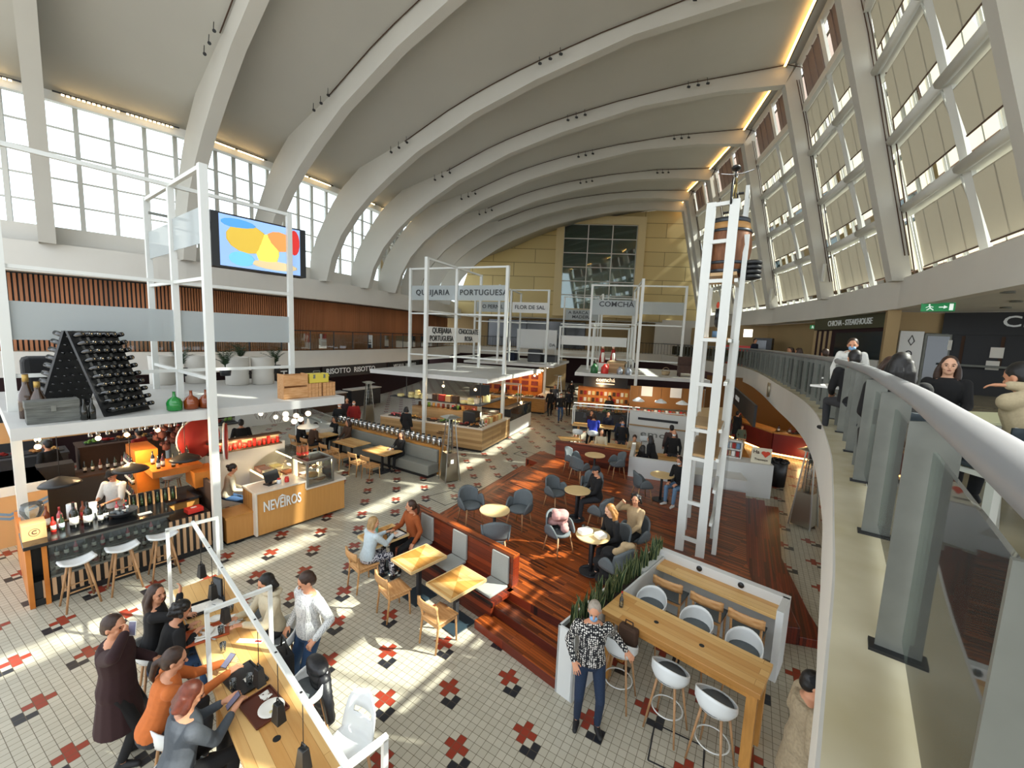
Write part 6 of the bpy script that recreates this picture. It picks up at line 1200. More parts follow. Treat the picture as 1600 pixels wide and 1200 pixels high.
# ================================================================ MIDDLE OF THE HALL
GX = (-.847, .532); GO = (-2.38, 13.75); AG = math.atan2(.532, -.847)
def Gw(x, y): return (GO[0]-.847*x-.532*y, GO[1]+.532*x-.847*y)
gb = thing('upholstered_bench', 'long grey upholstered bench with a wooden back ledge carrying steel jugs', 'bench', (*GO, 0), AG)
m = MB(); m.b2((0, 0, .1), (5.8, .55, .45)); m.build('seat', 'bench_grey', gb, bevel=.03); m = MB(); m.b2((0, 0, .45), (5.8, .12, .9)); m.build('backrest', 'bench_grey', gb, bevel=.03); m = MB(); m.b2((.05, .05, 0), (5.8, .5, .1)); m.build('plinth', 'black_metal', gb); m = MB(); m.b2((-.05, -.3, 0), (5.85, 0, .97)); m.build('back_ledge', 'warm_wood', gb)
m = MB(); [m.box((x, -.05, 1.1), (.02, .02, .26)) for x in (0, 1.9, 3.8, 5.7)]; m.bar((0, -.05, 1.22), (5.7, -.05, 1.22), .02); m.build('ledge_rail', 'black_metal', gb)
jug = thing('steel_jug', '-', 'jug'); m = MB(); m.lathe([(.085, 0), (.09, .01), (.09, .22), (.07, .26), (.06, .28)], n=14); m.build('jug_body', 'chrome', jug); m = MB(); m.lathe([(.062, .27), (.062, .31), (.0, .32)], n=12); m.build('lid', 'black_metal', jug); m = MB(); m.tube([(.085, 0, .2), (.13, 0, .18), (.13, 0, .08), (.09, 0, .06)], .008, 5); m.build('handle', 'black_metal', jug); remember(jug)
for i in range(22): place(jug, (*Gw(.12+i*.262, -.15), .97), AG, 'steel jug with black lid in the long row behind the grey bench', 'steel jugs on the bench ledge')
for x, l in ((1.75, 'pine table in front of the grey bench with a seated woman behind it'), (3.4, 'pine table in front of the grey bench, between the other two'), (5.3, 'pine table at the dark end of the grey bench with a group around it')): slab_leg_table('dining_table', l, 'table', 1.15, .78, .75, 'pine', (*Gw(x, .95), 0), AG, 'pine tables along the grey bench')
for x, y, l in ((1.5, 1.62, 'nearest the patio heater'), (2.1, 1.66, 'second from the patio heater'), (3.1, 1.6, 'third from the patio heater'), (3.75, 1.62, 'fourth from the patio heater')): wchair(Gw(x, y), AG+PI, f'light wooden chair in front of the grey bench, {l}', 'wooden chairs by the grey bench')
for x in (4.95, 5.7): wchair(Gw(x, 1.6), AG+PI, 'light wooden chair under a seated visitor at the dark end of the grey bench', 'occupied wooden chairs by the grey bench')
FB2 = AG+PI/2
person('long haired woman in a black jacket on the grey bench at the first table', Gw(1.55, .3), FB2, 'sit', 'c_black', 'c_black', 'shoe_black', 'skin', 'hair_brown', 'long', h=1.64, rh=(.1, .4, .8), lh=(-.1, .4, .8), hy=.4)
person('woman in a brown coat sitting on the grey bench at the dark end', Gw(4.5, .3), FB2, 'sit', 'c_brown', 'c_black', 'shoe_black', 'skin', 'hair_brown', 'long', h=1.66, hy=-.5)
person('woman in black leaning back at the far corner of the grey bench', Gw(5.35, .3), FB2, 'sit', 'c_black', 'c_black', 'shoe_black', 'skin', 'hair_black', 'bob', h=1.66)
person('man in a black jacket seated with his back to the ice cream stand', Gw(5.7, 1.6), FB2+PI, 'sit', 'c_black', 'c_charcoal', 'shoe_black', 'skin', 'hair_black', 'short', h=1.72, lean=.2)
person('person in dark brown bending over the table at the dark bench end', Gw(4.95, 1.6), FB2+PI, 'sit', 'c_brown', 'c_charcoal', 'shoe_black', 'skin', 'hair_black', 'short', h=1.7, lean=.35, hp=.4)
t = thing('coffee_cup', 'white cup and saucer in front of the woman on the grey bench', 'cup', (*Gw(1.6, .75), .75)); m = MB(); m.lathe([(.03, 0), (.045, .06), (.04, .06), (0, .01)], n=12); m.build('cup_body', 'plate', t); m = MB(); m.lathe([(.07, 0), (.08, .01), (0, .008)], n=12); m.build('saucer', 'plate', t)
ht = make_heater(); remember(ht)
for loc, l in (((-1.95, 13.3), 'steel pyramid patio heater at the end of the grey bench'), ((-7.4, 21.2), 'steel pyramid patio heater in the dark aisle beyond the jugs'), ((8.2, 10.95), 'steel pyramid patio heater under the curved balcony'), ((3.3, 29.5), 'distant steel patio heater in the main aisle')): place(ht, (*loc, 0), .6, l, 'patio heaters')
m = MB(); m.box((0, 0, 0), (.1, .005, .13)); o = m.build('notice', 'paper', loc=(-1.83, 13.02, .72), rz=.6); tag(o, 'small white notice on the base of the nearest patio heater', 'notice')
# --- cheese kiosk
A2 = math.atan2(.925, .38); CO = (-1.13, 16.6)
def Cw(x, y): return (CO[0]+.38*x-.925*y, CO[1]+.925*x+.38*y)
def kiosk_body(name, label, w2w, L, D, mt, ang, loc, h=1.0, t_=.75):
    k = thing(name, label, 'counter', (*loc, 0), ang); m = MB(); m.b2((.04, .04, 0), (L-.04, D, .1)); m.build('plinth', 'black_metal', k)
    m = MB(); m.b2((0, 0, .1), (t_, D, h-.05)); m.b2((t_, 0, .1), (L, t_, h-.05)); m.build('counter_body', mt, k); m = MB(); m.b2((-.02, -.02, h-.05), (t_, D, h)); m.b2((t_, -.02, h-.05), (L, t_, h)); m.build('counter_top', 'stone_top', k); return k
ck = kiosk_body('cheese_counter', 'L-shaped pale wood counter of the cheese kiosk loaded with food', Cw, 2.9, 5.2, 'kiosk_wood', A2, CO)
m = MB(); [m.b2((-.01, 0, 0), (.0, .0, 0)) for _ in ()]
for i, (y0, w_) in enumerate(((.5, .0),)): pass
m = MB(); [m.b2((1.0+i*.62, -.012, .22), (1.5+i*.62, -.002, .82)) for i in range(2)]; m.build('door_panel', 'kiosk_wood', ck)
text('small_lettering', 'QUEIJARIA\nPORTUGUESA', .085, 'c_brown', ck, (-.012, 1.9, .6), (PI/2, 0, -PI/2))
wc = thing('chilled_case', 'white chilled case of pastries beside the cheese counter', 'display case', (*CO, 0), A2); m = MB(); m.b2((2.98, .02, .08), (5.9, .8, .8)); m.build('case_body', 'white_panel', wc); m = MB(); m.b2((3.0, 0, .8), (5.8, .02, 1.35)); m.b2((3.0, .0, 1.34), (5.8, .6, 1.36)); m.build('case_glass', 'case_glass', wc); m = MB(); m.b2((3.0, .1, .84), (5.8, .75, .86)); m.build('shelf', 'steel_grey', wc); m = MB(); m.b2((3.0, .0, 1.36), (5.8, .04, 1.4)); m.b2((2.96, 0, .8), (3.0, .6, 1.36)); m.b2((5.8, 0, .8), (5.84, .6, 1.36)); m.build('case_frame', 'black_metal', wc)
lamp('light_case', (*Cw(4.4, .4), 1.3), 12, (1, .85, .55), .02)
FOOD = [('food_tray', 'tray'), ('jar', 'jar'), ('basket', 'basket')]
def heap(label, loc, z, w_, d_, mt, n=10, ang=0, group=None, r=.05):
    t = thing('food_tray', label, 'food', (*loc, z), ang, group); m = MB(); m.b2((-w_/2, -d_/2, 0), (w_/2, d_/2, .03)); m.build('tray_base', 'tray_black', t)
    m = MB(); [m.ball((random.uniform(-.42, .42)*w_, random.uniform(-.42, .42)*d_, .05+random.uniform(0, .05)), (r*random.uniform(.6, 1.2), r*random.uniform(.6, 1.2), r*.7), 6) for _ in range(n)]; q = m.build('food_heap', mt, t); q['kind'] = 'stuff'; return t
cols = ['bread', 'meat', 'cheese', 'greens', 'terracotta', 'bread', 'cheese_rind', 'meat', 'rose', 'bread']
for i in range(9): heap('tray of small savouries along the front counter of the cheese kiosk', Cw(.35, .5+i*.52), 1.0, .45, .42, cols[i], 14, A2, 'savoury trays on the cheese kiosk')
for i in range(4): heap('tray of golden pastries in the chilled case by the cheese kiosk', Cw(3.4+i*.65, .42), .86, .5, .5, 'pastry', 16, A2, 'pastry trays in the chilled case', .07)
for i in range(6):
    t = thing('bread_box', 'warm coloured packet standing on the side counter of the cheese kiosk', 'packet', (*Cw(1.0+i*.3, .3), 1.0), A2, 'packets on the side counter'); m = MB(); m.box((0, 0, .12), (.2, .22, .24)); m.build('packet_body', ['kraft', 'cheese', 'bread'][i % 3], t, bevel=.02)
for i in range(5): simple_bottle(['bottle with a red cap at the corner of the cheese kiosk', 'dark bottle by the till of the cheese kiosk', 'green bottle near the corner of the cheese kiosk', 'clear sauce bottle at the corner of the cheese kiosk', 'red bottle at the corner of the cheese kiosk'][i], (*Cw(.25+.12*i, .2+.1*(i % 2)), 1.0), .26, .035, ['bottle_green', 'bottle_dark', 'bottle_green', 'paper', 'bright_red'][i], 'label')
t = thing('coffee_machine', 'black coffee machine behind the corner of the cheese kiosk', 'machine', (*Cw(.9, 1.0), 1.0), A2); m = MB(); m.box((0, 0, .25), (.5, .6, .5)); m.build('machine_body', 'black_metal', t, bevel=.02); m = MB(); m.box((0, -.31, .2), (.4, .03, .12)); m.build('front_panel', 'chrome', t)
sf = thing('hanging_shelf', 'black steel shelf hung inside the cheese kiosk carrying cheese wheels', 'shelf', (*CO, 0), A2); m = MB(); m.b2((.9, .6, 1.74), (1.25, 5.4, 1.78)); m.b2((1.25, .6, 1.74), (4.0, .95, 1.78)); m.build('shelf_board', 'charcoal', sf); m = MB(); [m.box((x, y, 2.3), (.03, .03, 1.1)) for x, y in ((1.1, .7), (1.1, 2.6), (1.1, 4.6), (3.6, .7))]; m.build('hanger', 'black_metal', sf)
random.seed(11)
def cheese(loc, z, r, h, lab, mt='cheese', g='cheese wheels on the hanging shelf'): o = MB().lathe([(r*.95, 0), (r, h*.15), (r, h*.85), (r*.93, h), (0, h)], n=18).build('cheese_round', mt, loc=(*loc, z)); tag(o, lab, 'cheese', g)
k = 0
for y, st in ((1.15, 2), (1.5, 1), (3.6, 2), (3.95, 3), (4.3, 2), (4.9, 1)):
    for q in range(st): cheese(Cw(1.07, y), 1.78+q*.13, .16-.02*q, .12, f'pale cheese wheel in a stack on the hanging shelf, {["bottom", "middle", "top"][q]} one', 'cheese')
cheese(Cw(1.9, .78), 1.78, .17, .36, 'tall pale cheese drum on the hanging shelf near the white post', 'cheese')
for i, y in enumerate((1.9, 2.25, 2.6, 2.95)):
    t = thing('kraft_box', 'brown gift box on the hanging shelf of the cheese kiosk', 'box', (*Cw(1.07, y), 1.78), A2, 'gift boxes on the hanging shelf'); m = MB(); m.box((0, 0, .14), (.24, .26, .28)); m.build('box_body', ['c_brown', 'kraft', 'label_red', 'c_brown'][i], t)
t = thing('menu_screen', 'dark tilted menu screen hanging in the cheese kiosk', 'screen', (*Cw(1.6, 1.0), 2.35), A2+.6); m = MB(); m.box((0, 0, 0), (.06, .9, .5)); m.build('screen_case', 'black_metal', t)
t = thing('back_cabinet', 'wooden back cabinet with a red door inside the cheese kiosk', 'cabinet', (*Cw(3.4, 2.0), 0), A2); m = MB(); m.b2((0, 0, 0), (.5, 3.2, 1.6)); m.build('cabinet_body', 'rib_white', t); m = MB(); m.b2((-.03, 0, .3), (-.005, 1.0, 1.3)); m.build('door', 'terracotta', t)
t = thing('inner_counter', 'inner wooden counter of the cheese kiosk crowded with jars', 'counter', (*Cw(1.7, 1.3), 0), A2); m = MB(); m.b2((0, 0, 0), (.6, 3.4, 1.25)); m.build('counter_body', 'kiosk_wood', t)
for i in range(12):
    o = MB().cyl((0, 0, 0), .07, .2, 10).build('preserve_jar', ['meat', 'terracotta', 'cheese_rind', 'greens', 'rose', 'c_brown'][i % 6], loc=(*Cw(2.0, 1.5+i*.27), 1.25)); tag(o, 'jar of preserves on the inner counter of the cheese kiosk', 'jar', 'preserve jars in the cheese kiosk')
for (x, y, z) in ((.8, 2.4, 2.5), (1.0, .9, 2.45)): t = thing('bare_bulb', 'glowing bulb under the cheese kiosk canopy, ' + ('by the long sign side' if y > 2 else 'near the corner'), 'lamp', (*Cw(x, y), z)); m = MB(); m.ball((0, 0, 0), .06, 8); m.build('bulb', 'bulb', t); m = MB(); m.tube([(0, 0, .05), (0, 0, .4)], .005, 4); m.build('cord', 'black_metal', t)
lamp('light_cheese', (*Cw(1.2, 2.6), 2.6), 70, (1, .75, .45)); lamp('light_cheese_side', (*Cw(2.6, .9), 2.5), 30, (1, .75, .45))
slab('white canopy slab over the cheese kiosk', [Cw(.1, -.1), Cw(6.9, -.1), Cw(6.9, 5.9), Cw(.1, 5.9)], A2, ZS-.18, ZS)
f2c = (-2.8, 20.0)
f2 = frame_cross('steel_gantry', 'white steel frame with the QUEIJARIA PORTUGUESA sign above the cheese kiosk', f2c, (.38, .925), (2.5, 2.65, 2.5, 2.6), 7.95, down=(3, 4),
                 panels=((0, -2.6, 0, 2.6, 6.4, 7.1, 'frost_dense'), (-2.4, 0, -.1, 0, 4.4, 5.1, 'sign_white'), (.1, 0, 2.4, 0, 4.4, 5.1, 'sign_white')))
rz = -PI/2
text('lettering', 'QUEIJARIA', .36, 'black_metal', f2, (-.03, 1.35, 6.76), (PI/2, 0, rz), 1.0, .006, space=1.15); text('lettering', 'PORTUGUESA', .36, 'black_metal', f2, (-.03, -1.4, 6.76), (PI/2, 0, rz), 1.0, .006, space=1.12)
text('lettering', 'QUEIJARIA', .34, 'black_metal', f2, (-1.25, -.03, 4.93), (PI/2, 0, 0), 1.0, .006); text('lettering', 'PORTUGUESA', .34, 'black_metal', f2, (-1.25, -.03, 4.58), (PI/2, 0, 0), .92, .006)
text('lettering', 'CHOCOLATE', .34, 'black_metal', f2, (1.25, -.03, 4.93), (PI/2, 0, 0), 1.0, .006); text('lettering', 'ROSA', .34, 'black_metal', f2, (1.25, -.03, 4.58), (PI/2, 0, 0), .95, .006)
person('shopper in black reading at the long side of the cheese kiosk', (-4.4, 17.2), 1.2, 'stand', 'c_black', 'c_black', 'shoe_black', 'skin', 'hair_black', 'bob', coat=.35)
for (x, y, sh_, ms, l, hr) in ((-7.4, 17.6, 'c_black', 'mask_white', 'person in a black coat and white mask in the aisle beyond the canopy', 'short'), (-7.6, 18.9, 'c_maroon', None, 'person in dark clothes with a pink scarf in the aisle', 'long'), (-7.05, 18.3, 'c_red', 'mask_white', 'person in a dark red coat and white mask in the aisle', 'short')): person(l, (x, y), -1.2, 'stand', sh_, 'c_black', 'shoe_black', 'skin', 'hair_black', hr, coat=.4, mask=ms)
# dark shops under the left gallery
def lettered_fascia(name, label, a, b, z0, z1, body, size, u=.5, mt='dark', tm='white_plastic', sx=1.):
    a, b = Vector((*a, 0)), Vector((*b, 0)); d = b-a; t = thing(name, label, 'sign', (a.x, a.y, 0), math.atan2(d.y, d.x)); m = MB(); m.b2((0, -.04, z0), (d.length, .04, z1)); m.build('board', mt, t)
    for k, (bd, uu, sz) in enumerate(body if isinstance(body, list) else [(body, u, size)]): text('lettering', bd, sz, tm, t, (d.length*uu, -.05, (z0+z1)/2), (PI/2, 0, 0), sx, .01)
    return t
a_ = lcurve(-1.6, 4)
lettered_fascia('shop_sign', 'black shop fascia lettered RISOTTO under the left gallery', (-10.4, 22.5), (-8.3, 27.0), 2.1, 2.76, [('RISOTTO', .22, .42), ('RISOTTO', .62, .42)], .4)
lettered_fascia('shop_sign', 'black shop fascia ending in a big letter T under the left gallery', (-12.6, 18.8), (-10.5, 22.4), 2.05, 2.76, [('T', .52, .55)], .5)
lettered_fascia('shop_sign', 'dark shop fascia with pale lettering behind the cheese kiosk', (-8.2, 27.2), (-7.2, 31.5), 2.1, 2.76, [('VEGANA', .3, .36), ('DO BAIRRO', .7, .3)], .4)
for i, (x, y, a__, l, mt) in enumerate(((-12.2, 20.2, .9, 'pale back wall shelf behind the ice cream stand', 'rib_white'), (-10.8, 23.6, .95, 'brown wooden service counter under the left gallery', 'c_brown'), (-9.6, 26.4, 1.1, 'dark service counter under the left gallery, beyond the brown one', 'charcoal'), (-14.6, 16.6, .8, 'dark counter behind the wine bar', 'charcoal'))):
    t = thing('service_counter', l, 'counter', (x, y, 0), a__); m = MB(); m.b2((-1.2, -.35, 0), (1.2, .35, 1.05)); m.build('counter_body', mt, t); m = MB(); m.b2((-1.25, -.4, 1.05), (1.25, .4, 1.1)); m.build('counter_top', 'stone_top' if i != 3 else 'c_brown', t)
gcz = thing('curved_fridge', 'white curved glass fridge in the aisle behind the pendants', 'display case', (-8.1, 17.0, 0), 2.4); m = MB(); m.b2((-1.3, -.4, 0), (1.3, .4, .9)); m.build('fridge_body', 'rib_white', gcz); m = MB(); m.grid(lambda u, v: V(-1.3+2.6*u, -.4+.8*v, .9+.45*math.sin(PI*min(1, v+.25)/1.25)), 6, 8); m.build('curved_glass', 'case_glass', gcz)
t = thing('side_cabinet', 'pale cabinet with a chevron pattern at the edge of the wine bar', 'cabinet', (-10.9, 8.4, 0), AK+.05); m = MB(); m.b2((-.4, -.5, 0), (.7, .9, 1.3)); m.build('cabinet_body', 'kraft', t); m = MB(); [m.add([(-.4+.0, -.505, .95-k*.09), (.15, -.505, .72-k*.09), (.7, -.505, .95-k*.09), (.7, -.505, .89-k*.09), (.15, -.505, .66-k*.09), (-.4, -.505, .89-k*.09)], [(0, 1, 4, 5), (1, 2, 3, 4)], 0) for k in (0, 1)]; m.build('chevron_stripe', 'c_denim_light', t); m = MB(); m.b2((-.4, -.52, 1.1), (.7, .9, 1.3)); m.build('upper_box', 'rib_white', t)
person('man in a black t-shirt seen from behind beyond the ice cream stand', (-8.9, 13.4), 2.2, 'stand', 'c_black', 'c_black', 'shoe_black', 'skin', 'hair_black', 'short', h=1.75, wide=1.1)
# gallery handrail along the slats
gr = thing('gallery_railing', 'long metal railing in front of the slatted wall of the left gallery', 'railing'); pts = [Vector((p.x, p.y, 4.65)) for p in lcurve(-.25, 6)]; m = MB(); m.tube(pts, .025, 5); m.build('handrail', 'black_metal', gr)
P5 = lcurve(-.25, 6)
for i in range(8, len(P5)-6, 3): m = MB(); m.bar((P5[i].x, P5[i].y, 3.6), (P5[i].x, P5[i].y, 4.65), .04, .04); m.build('post', 'black_metal', gr)
m = MB()
for i in range(8, len(P5)-1): a, b = P5[i], P5[i+1]; m.add([(a.x, a.y, 3.7), (b.x, b.y, 3.7), (b.x, b.y, 4.5), (a.x, a.y, 4.5)], [(0, 1, 2, 3)])
m.build('glass_infill', 'rail_glass', gr)
# --- third kiosk, far left of the aisle
A3 = math.atan2(.96, .28); C3 = (2.1, 25.7)
def Dw(x, y): return (C3[0]+.28*x-.96*y, C3[1]+.96*x+.28*y)
k3 = kiosk_body('far_kiosk_counter', 'warm wood counter of the far kiosk beside the aisle', Dw, 3.2, 4.6, 'warm_wood', A3, C3)
slab('thin white canopy slab over the far kiosk', [Dw(.8, -.3), Dw(7.2, -.3), Dw(7.2, 5.9), Dw(.8, 5.9)], A3, ZS-.16, ZS)
f3 = frame_cross('steel_gantry', 'farther white frame with the FLOR DE SAL and O PERNIL signs', (-.3, 28.6), (.28, .96), (2.5, 2.6, 2.5, 2.6), 7.95, down=(4,), panels=((0, -2.55, 0, -.1, 6.4, 7.1, 'sign_white'), (0, .1, 0, 2.5, 6.4, 7.1, 'frost_dense')))
text('lettering', 'FLOR DE SAL', .36, 'black_metal', f3, (-.03, -1.33, 6.76), (PI/2, 0, rz), 1.0, .006); text('lettering', 'O PERNIL', .36, 'black_metal', f3, (-.03, 1.3, 6.76), (PI/2, 0, rz), 1.0, .006)
for i in range(6): heap('tray of food on the far kiosk counter', Dw(.4, .4+i*.7), 1.0, .6, .5, cols[i+1], 8, A3, 'trays on the far kiosk', .08)
for i in range(7): t = thing('string_bulb', 'glowing bulb in the slanting string over the far kiosk', 'lamp', (*Dw(2.0+i*.35, 1.2-.1*i), 2.2+.1*i), 0, 'string of bulbs in the far kiosk'); m = MB(); m.ball((0, 0, 0), .07, 6); m.build('bulb', 'bulb', t); MB().tube([(0, 0, .06), (0, 0, .72-.1*i)], .006, 4).build('cord', 'black_metal', t)
t = thing('orange_display', 'orange lit back display of the far kiosk', 'display', (*Dw(3.6, 1.0), 0), A3); m = MB(); m.b2((0, 0, 0), (.5, 4.5, 2.3)); m.build('display_body', 'orange_wood', t); m = MB(); [m.b2((-.04, .3+.7*i, .9+.45*j), (-.01, .8+.7*i, 1.2+.45*j)) for i in range(6) for j in range(3)]; q = m.build('shelf_goods', 'meat', t); q['kind'] = 'stuff'
lamp('light_far_kiosk', (*Dw(1.8, 2.0), 2.4), 140, (1, .6, .3))
ft = thing('white_table_frame', 'thin white steel frame by the far kiosk', 'frame_stand', (*Dw(-1.3, 1.4), 0), A3); ft['category'] = 'frame'; m = MB(); [m.bar((x, y, 0), (x, y, 1.9), .04) for x in (0, .6) for y in (0, 2.6)]; m.bar((0, 0, 1.9), (0, 2.6, 1.9), .04); m.bar((.6, 0, 1.9), (.6, 2.6, 1.9), .04); m.bar((0, 0, 1.9), (.6, 0, 1.9), .04); m.bar((0, 2.6, 1.9), (.6, 2.6, 1.9), .04); m.build('frame_tubes', 'white_steel', ft); m = MB(); m.b2((0, .05, 1.0), (.6, 2.55, 1.05)); m.build('table_top', 'pine', ft)
# crates, goods stored on the far canopies
for i, (x, y, w_, h_, mt, l) in enumerate(((3.2, 1.5, .9, .9, 'black_metal', 'black machinery stored on the far canopy'), (3.6, 3.4, .8, .7, 'c_navy', 'dark blue box stored on the far canopy'), (4.2, .8, 1.4, .5, 'black_metal', 'stack of dark folded frames on the far canopy'))): t = thing('stored_box', l, 'box', (*Dw(x, y), ZS), A3); m = MB(); m.b2((-w_/2, -w_/2, 0), (w_/2, w_/2, h_)); m.build('box_body', mt, t, bevel=.06)
t = thing('white_board_stand', 'white blank board on legs on the far canopy', 'board', (*Dw(4.6, 1.8), ZS), A3); m = MB(); m.b2((0, -1.5, .9), (.06, 1.5, 2.3)); m.build('board', 'sign_white', t); m = MB(); m.b2((0, -1.5, 0), (.06, -1.4, .9)); m.b2((0, 1.4, 0), (.06, 1.5, .9)); m.build('leg', 'white_steel', t)
text('lettering', 'DA', .3, 'black_metal', t, (-.03, -1.2, 1.2), (PI/2, 0, rz), 1.)
# --- tea kiosk on the right of the aisle
A4 = math.atan2(.97, .2); C4 = (3.5, 21.6)
def Ew(x, y): return (C4[0]+.2*x-.97*y, C4[1]+.97*x+.2*y)      # y negative runs to the window side
slab('white canopy slab over the tea kiosk holding jugs, dolls and a cradle', [Ew(.2, .25), Ew(.2, -6.5), Ew(6.6, -6.2), Ew(6.6, .2)], A4, ZS-.16, ZS)
f4 = frame_cross('steel_gantry', 'white steel frame with the sign COMCHA above the tea kiosk'.replace('COMCHA', 'COMCHÁ'), Ew(2.8, -2.9), (.2, .97), (2.6, 2.55, 2.6, 2.55), 7.95, down=(3,), panels=((0, .1, 0, 2.5, 6.25, 7.1, 'frost_dense'), (0, -2.5, 0, -.1, 6.35, 7.05, 'frost')))
text('lettering', 'COMCHÁ', .4, 'black_metal', f4, (-.03, 1.15, 6.85), (PI/2, 0, rz), 1.1, .006)
f5 = frame_cross('steel_gantry', 'farther white frame behind the tea kiosk with the sign A BARCA DA MADEIRA', (6.3, 31.5), (.12, .99), (2.5, 2.6, 2.5, 2.6), 7.95, panels=((0, -.1, 0, 2.5, 6.2, 7.0, 'frost_dense'),)); text('lettering', 'A BARCA DA\nMADEIRA', .32, 'black_metal', f5, (-.03, 1.25, 6.6), (PI/2, 0, rz), 1.1, .006)
f6 = frame_cross('steel_gantry', 'low white frame with a blank strip behind the jugs', (5.2, 27.2), (.2, .97), (1.5, 2.2, 1.5, 2.2), 5.6, panels=((0, -2.1, 0, 2.1, 4.4, 5.0, 'sign_white'),), low=3.6)
tk = kiosk_body('tea_counter', 'tea kiosk inner counter with boxed teas', Ew, 4.2, .8, 'kiosk_wood', A4, Ew(1.3, -3.6), 1.05, .7)
t = thing('black_sign_board', 'black hanging board lettered comchá in the tea kiosk', 'sign', (*Ew(1.6, -1.3), 0), A4); m = MB(); m.b2((0, -1.3, 2.2), (.06, 1.1, 2.85)); m.build('board', 'dark', t); text('lettering', 'comchá', .3, 'white_plastic', t, (-.02, -.1, 2.62), (PI/2, 0, rz), 1.1, .008); m = MB(); m.b2((-.01, -.6, 2.38), (0, .4, 2.42)); m.build('small_text_bar', 'label', t)
t = thing('tea_shelving', 'orange lit shelving packed with tea tins in the tea kiosk', 'shelf', (*Ew(2.4, -1.3), 0), A4); m = MB(); m.b2((0, -1.5, 0), (.4, 1.4, 2.1)); m.build('shelf_body', 'orange_wood', t)
m = MB(); random.seed(4); [m.b2((-.05, -1.4+.23*i, .5+.38*j), (-.01, -1.25+.23*i, .72+.38*j), (i+j) % 4) for i in range(12) for j in range(4)]; q = m.build('tea_tins', ['label', 'label_red', 'c_brown', 'cheese'], t); q['kind'] = 'stuff'
lamp('light_tea', (*Ew(1.2, -1.2), 2.3), 80, (1, .65, .35))
for i in range(5): heap('tray of cakes in the glass counter of the tea kiosk', Ew(.6, -.3-.62*i), 1.0, .5, .45, ['terracotta', 'bread', 'greens', 'pastry', 'meat'][i], 10, A4, 'cake trays in the tea kiosk', .06)
tc = thing('tea_case', 'glass fronted cake counter of the tea kiosk', 'display case', (*Ew(.35, 0), 0), A4); m = MB(); m.b2((0, -3.2, 0), (.7, .2, .95)); m.build('case_body', 'charcoal', tc); m = MB(); m.b2((0, -3.2, .95), (.02, .2, 1.4)); m.b2((0, -3.2, 1.38), (.5, .2, 1.4)); m.build('case_glass', 'case_glass', tc); m = MB(); m.b2((0, -3.2, 1.4), (.04, .2, 1.43)); m.build('light_strip', 'lit_panel', tc)
sk = thing('white_counter', 'white counter stand with cursive lettering and hanging cone lamps', 'counter', (4.98, 17.1, 0), math.atan2(-1.15, 1.95)+.12); m = MB(); m.b2((0, 0, 0), (2.3, .12, 1.95)); m.build('front_wall', 'plaster', sk); m = MB(); m.b2((0, -.05, 1.35), (2.3, .3, 1.4)); m.b2((0, .12, 1.5), (2.3, .9, 1.56)); m.build('shelf', 'kiosk_wood', sk); m = MB(); m.b2((.35, -.02, 1.62), (1.9, -.001, 1.72)); m.build('dark_slot', 'dark', sk)
text('cursive_lettering', 'emot', .34, 'steel_grey', sk, (1.1, -.01, 1.05), (PI/2, 0, 0), 1.6, .003, space=1.1)
t = thing('menu_wall', 'brown menu wall with two white sheets in the stand behind the cone lamps', 'menu', (5.6, 19.4, 0), -.15); m = MB(); m.b2((0, 0, 1.75), (3.3, .06, 2.75)); m.build('board', 'warm_brown', t); m = MB(); m.b2((.5, -.02, 2.3), (1.0, -.005, 2.75)); m.build('menu_sheet', 'paper', t); m = MB(); m.b2((1.8, -.02, 2.3), (2.3, -.005, 2.75)); m.build('menu_sheet', 'paper', t)
t = thing('orange_shelf', 'shelf of orange tins under the brown menu wall', 'shelf', (5.5, 19.2, 0), -.15); m = MB(); m.b2((0, 0, 1.5), (3.3, .2, 1.55)); m.build('shelf_board', 'orange_wood', t); m = MB(); [m.b2((.1+.16*i, .02, 1.55), (.2+.16*i, .15, 1.68), i % 3) for i in range(19)]; q = m.build('shelf_goods', ['terracotta', 'paper', 'bright_red'], t); q['kind'] = 'stuff'
for x, y, l in ((5.55, 17.9, 'nearest the white post'), (6.45, 17.7, 'in the middle'), (7.3, 17.5, 'nearest the white tower')): t = thing('cone_pendant', f'white cone pendant lamp in the stand behind the bar seats, {l}', 'lamp', (x, y, 2.25), 0, 'white cone pendants'); m = MB(); m.lathe([(.26, 0), (.24, .04), (.05, .16), (0, .17)], n=18); m.build('shade', 'white_plastic', t); m = MB(); m.tube([(0, 0, .16), (0, 0, .65)], .006, 4); m.build('cord', 'black_metal', t)
lamp('light_stand', (6.4, 18.3, 2.3), 40, (1, .75, .5))
# objects on the tea kiosk canopy
for (x, y, mt, l) in ((.55, -.75, 'c_bottle_green', 'green metal jug on the corner of the tea kiosk canopy'), (.6, -1.3, 'bright_red', 'red metal jug on the tea kiosk canopy')): t = thing('metal_jug', l, 'jug', (*Ew(x, y), ZS)); m = MB(); m.lathe([(.19, 0), (.2, .03), (.2, .32), (.1, .42), (.06, .5), (0, .5)], n=16); m.build('jug_body', mt, t); m = MB(); m.tube([(.05, 0, .46), (.18, 0, .5), (.2, 0, .3)], .02, 6); m.build('handle', mt, t)
for y, l in ((-2.1, 'nearer the red jug'), (-2.55, 'nearer the white post')): t = thing('milk_can', f'grey metal milk can on the tea kiosk canopy, {l}', 'can', (*Ew(.7, y), ZS)); m = MB(); m.lathe([(.14, 0), (.16, .02), (.16, .24), (.08, .32), (.09, .38), (0, .4)], n=16); m.build('can_body', 'steel_pale', t)
make_crate('wooden_crate', 'big pale wooden crate on the tea kiosk canopy', (*Ew(1.9, -1.9), ZS), 1.2, .9, .55, A4, None, 'kiosk_wood')
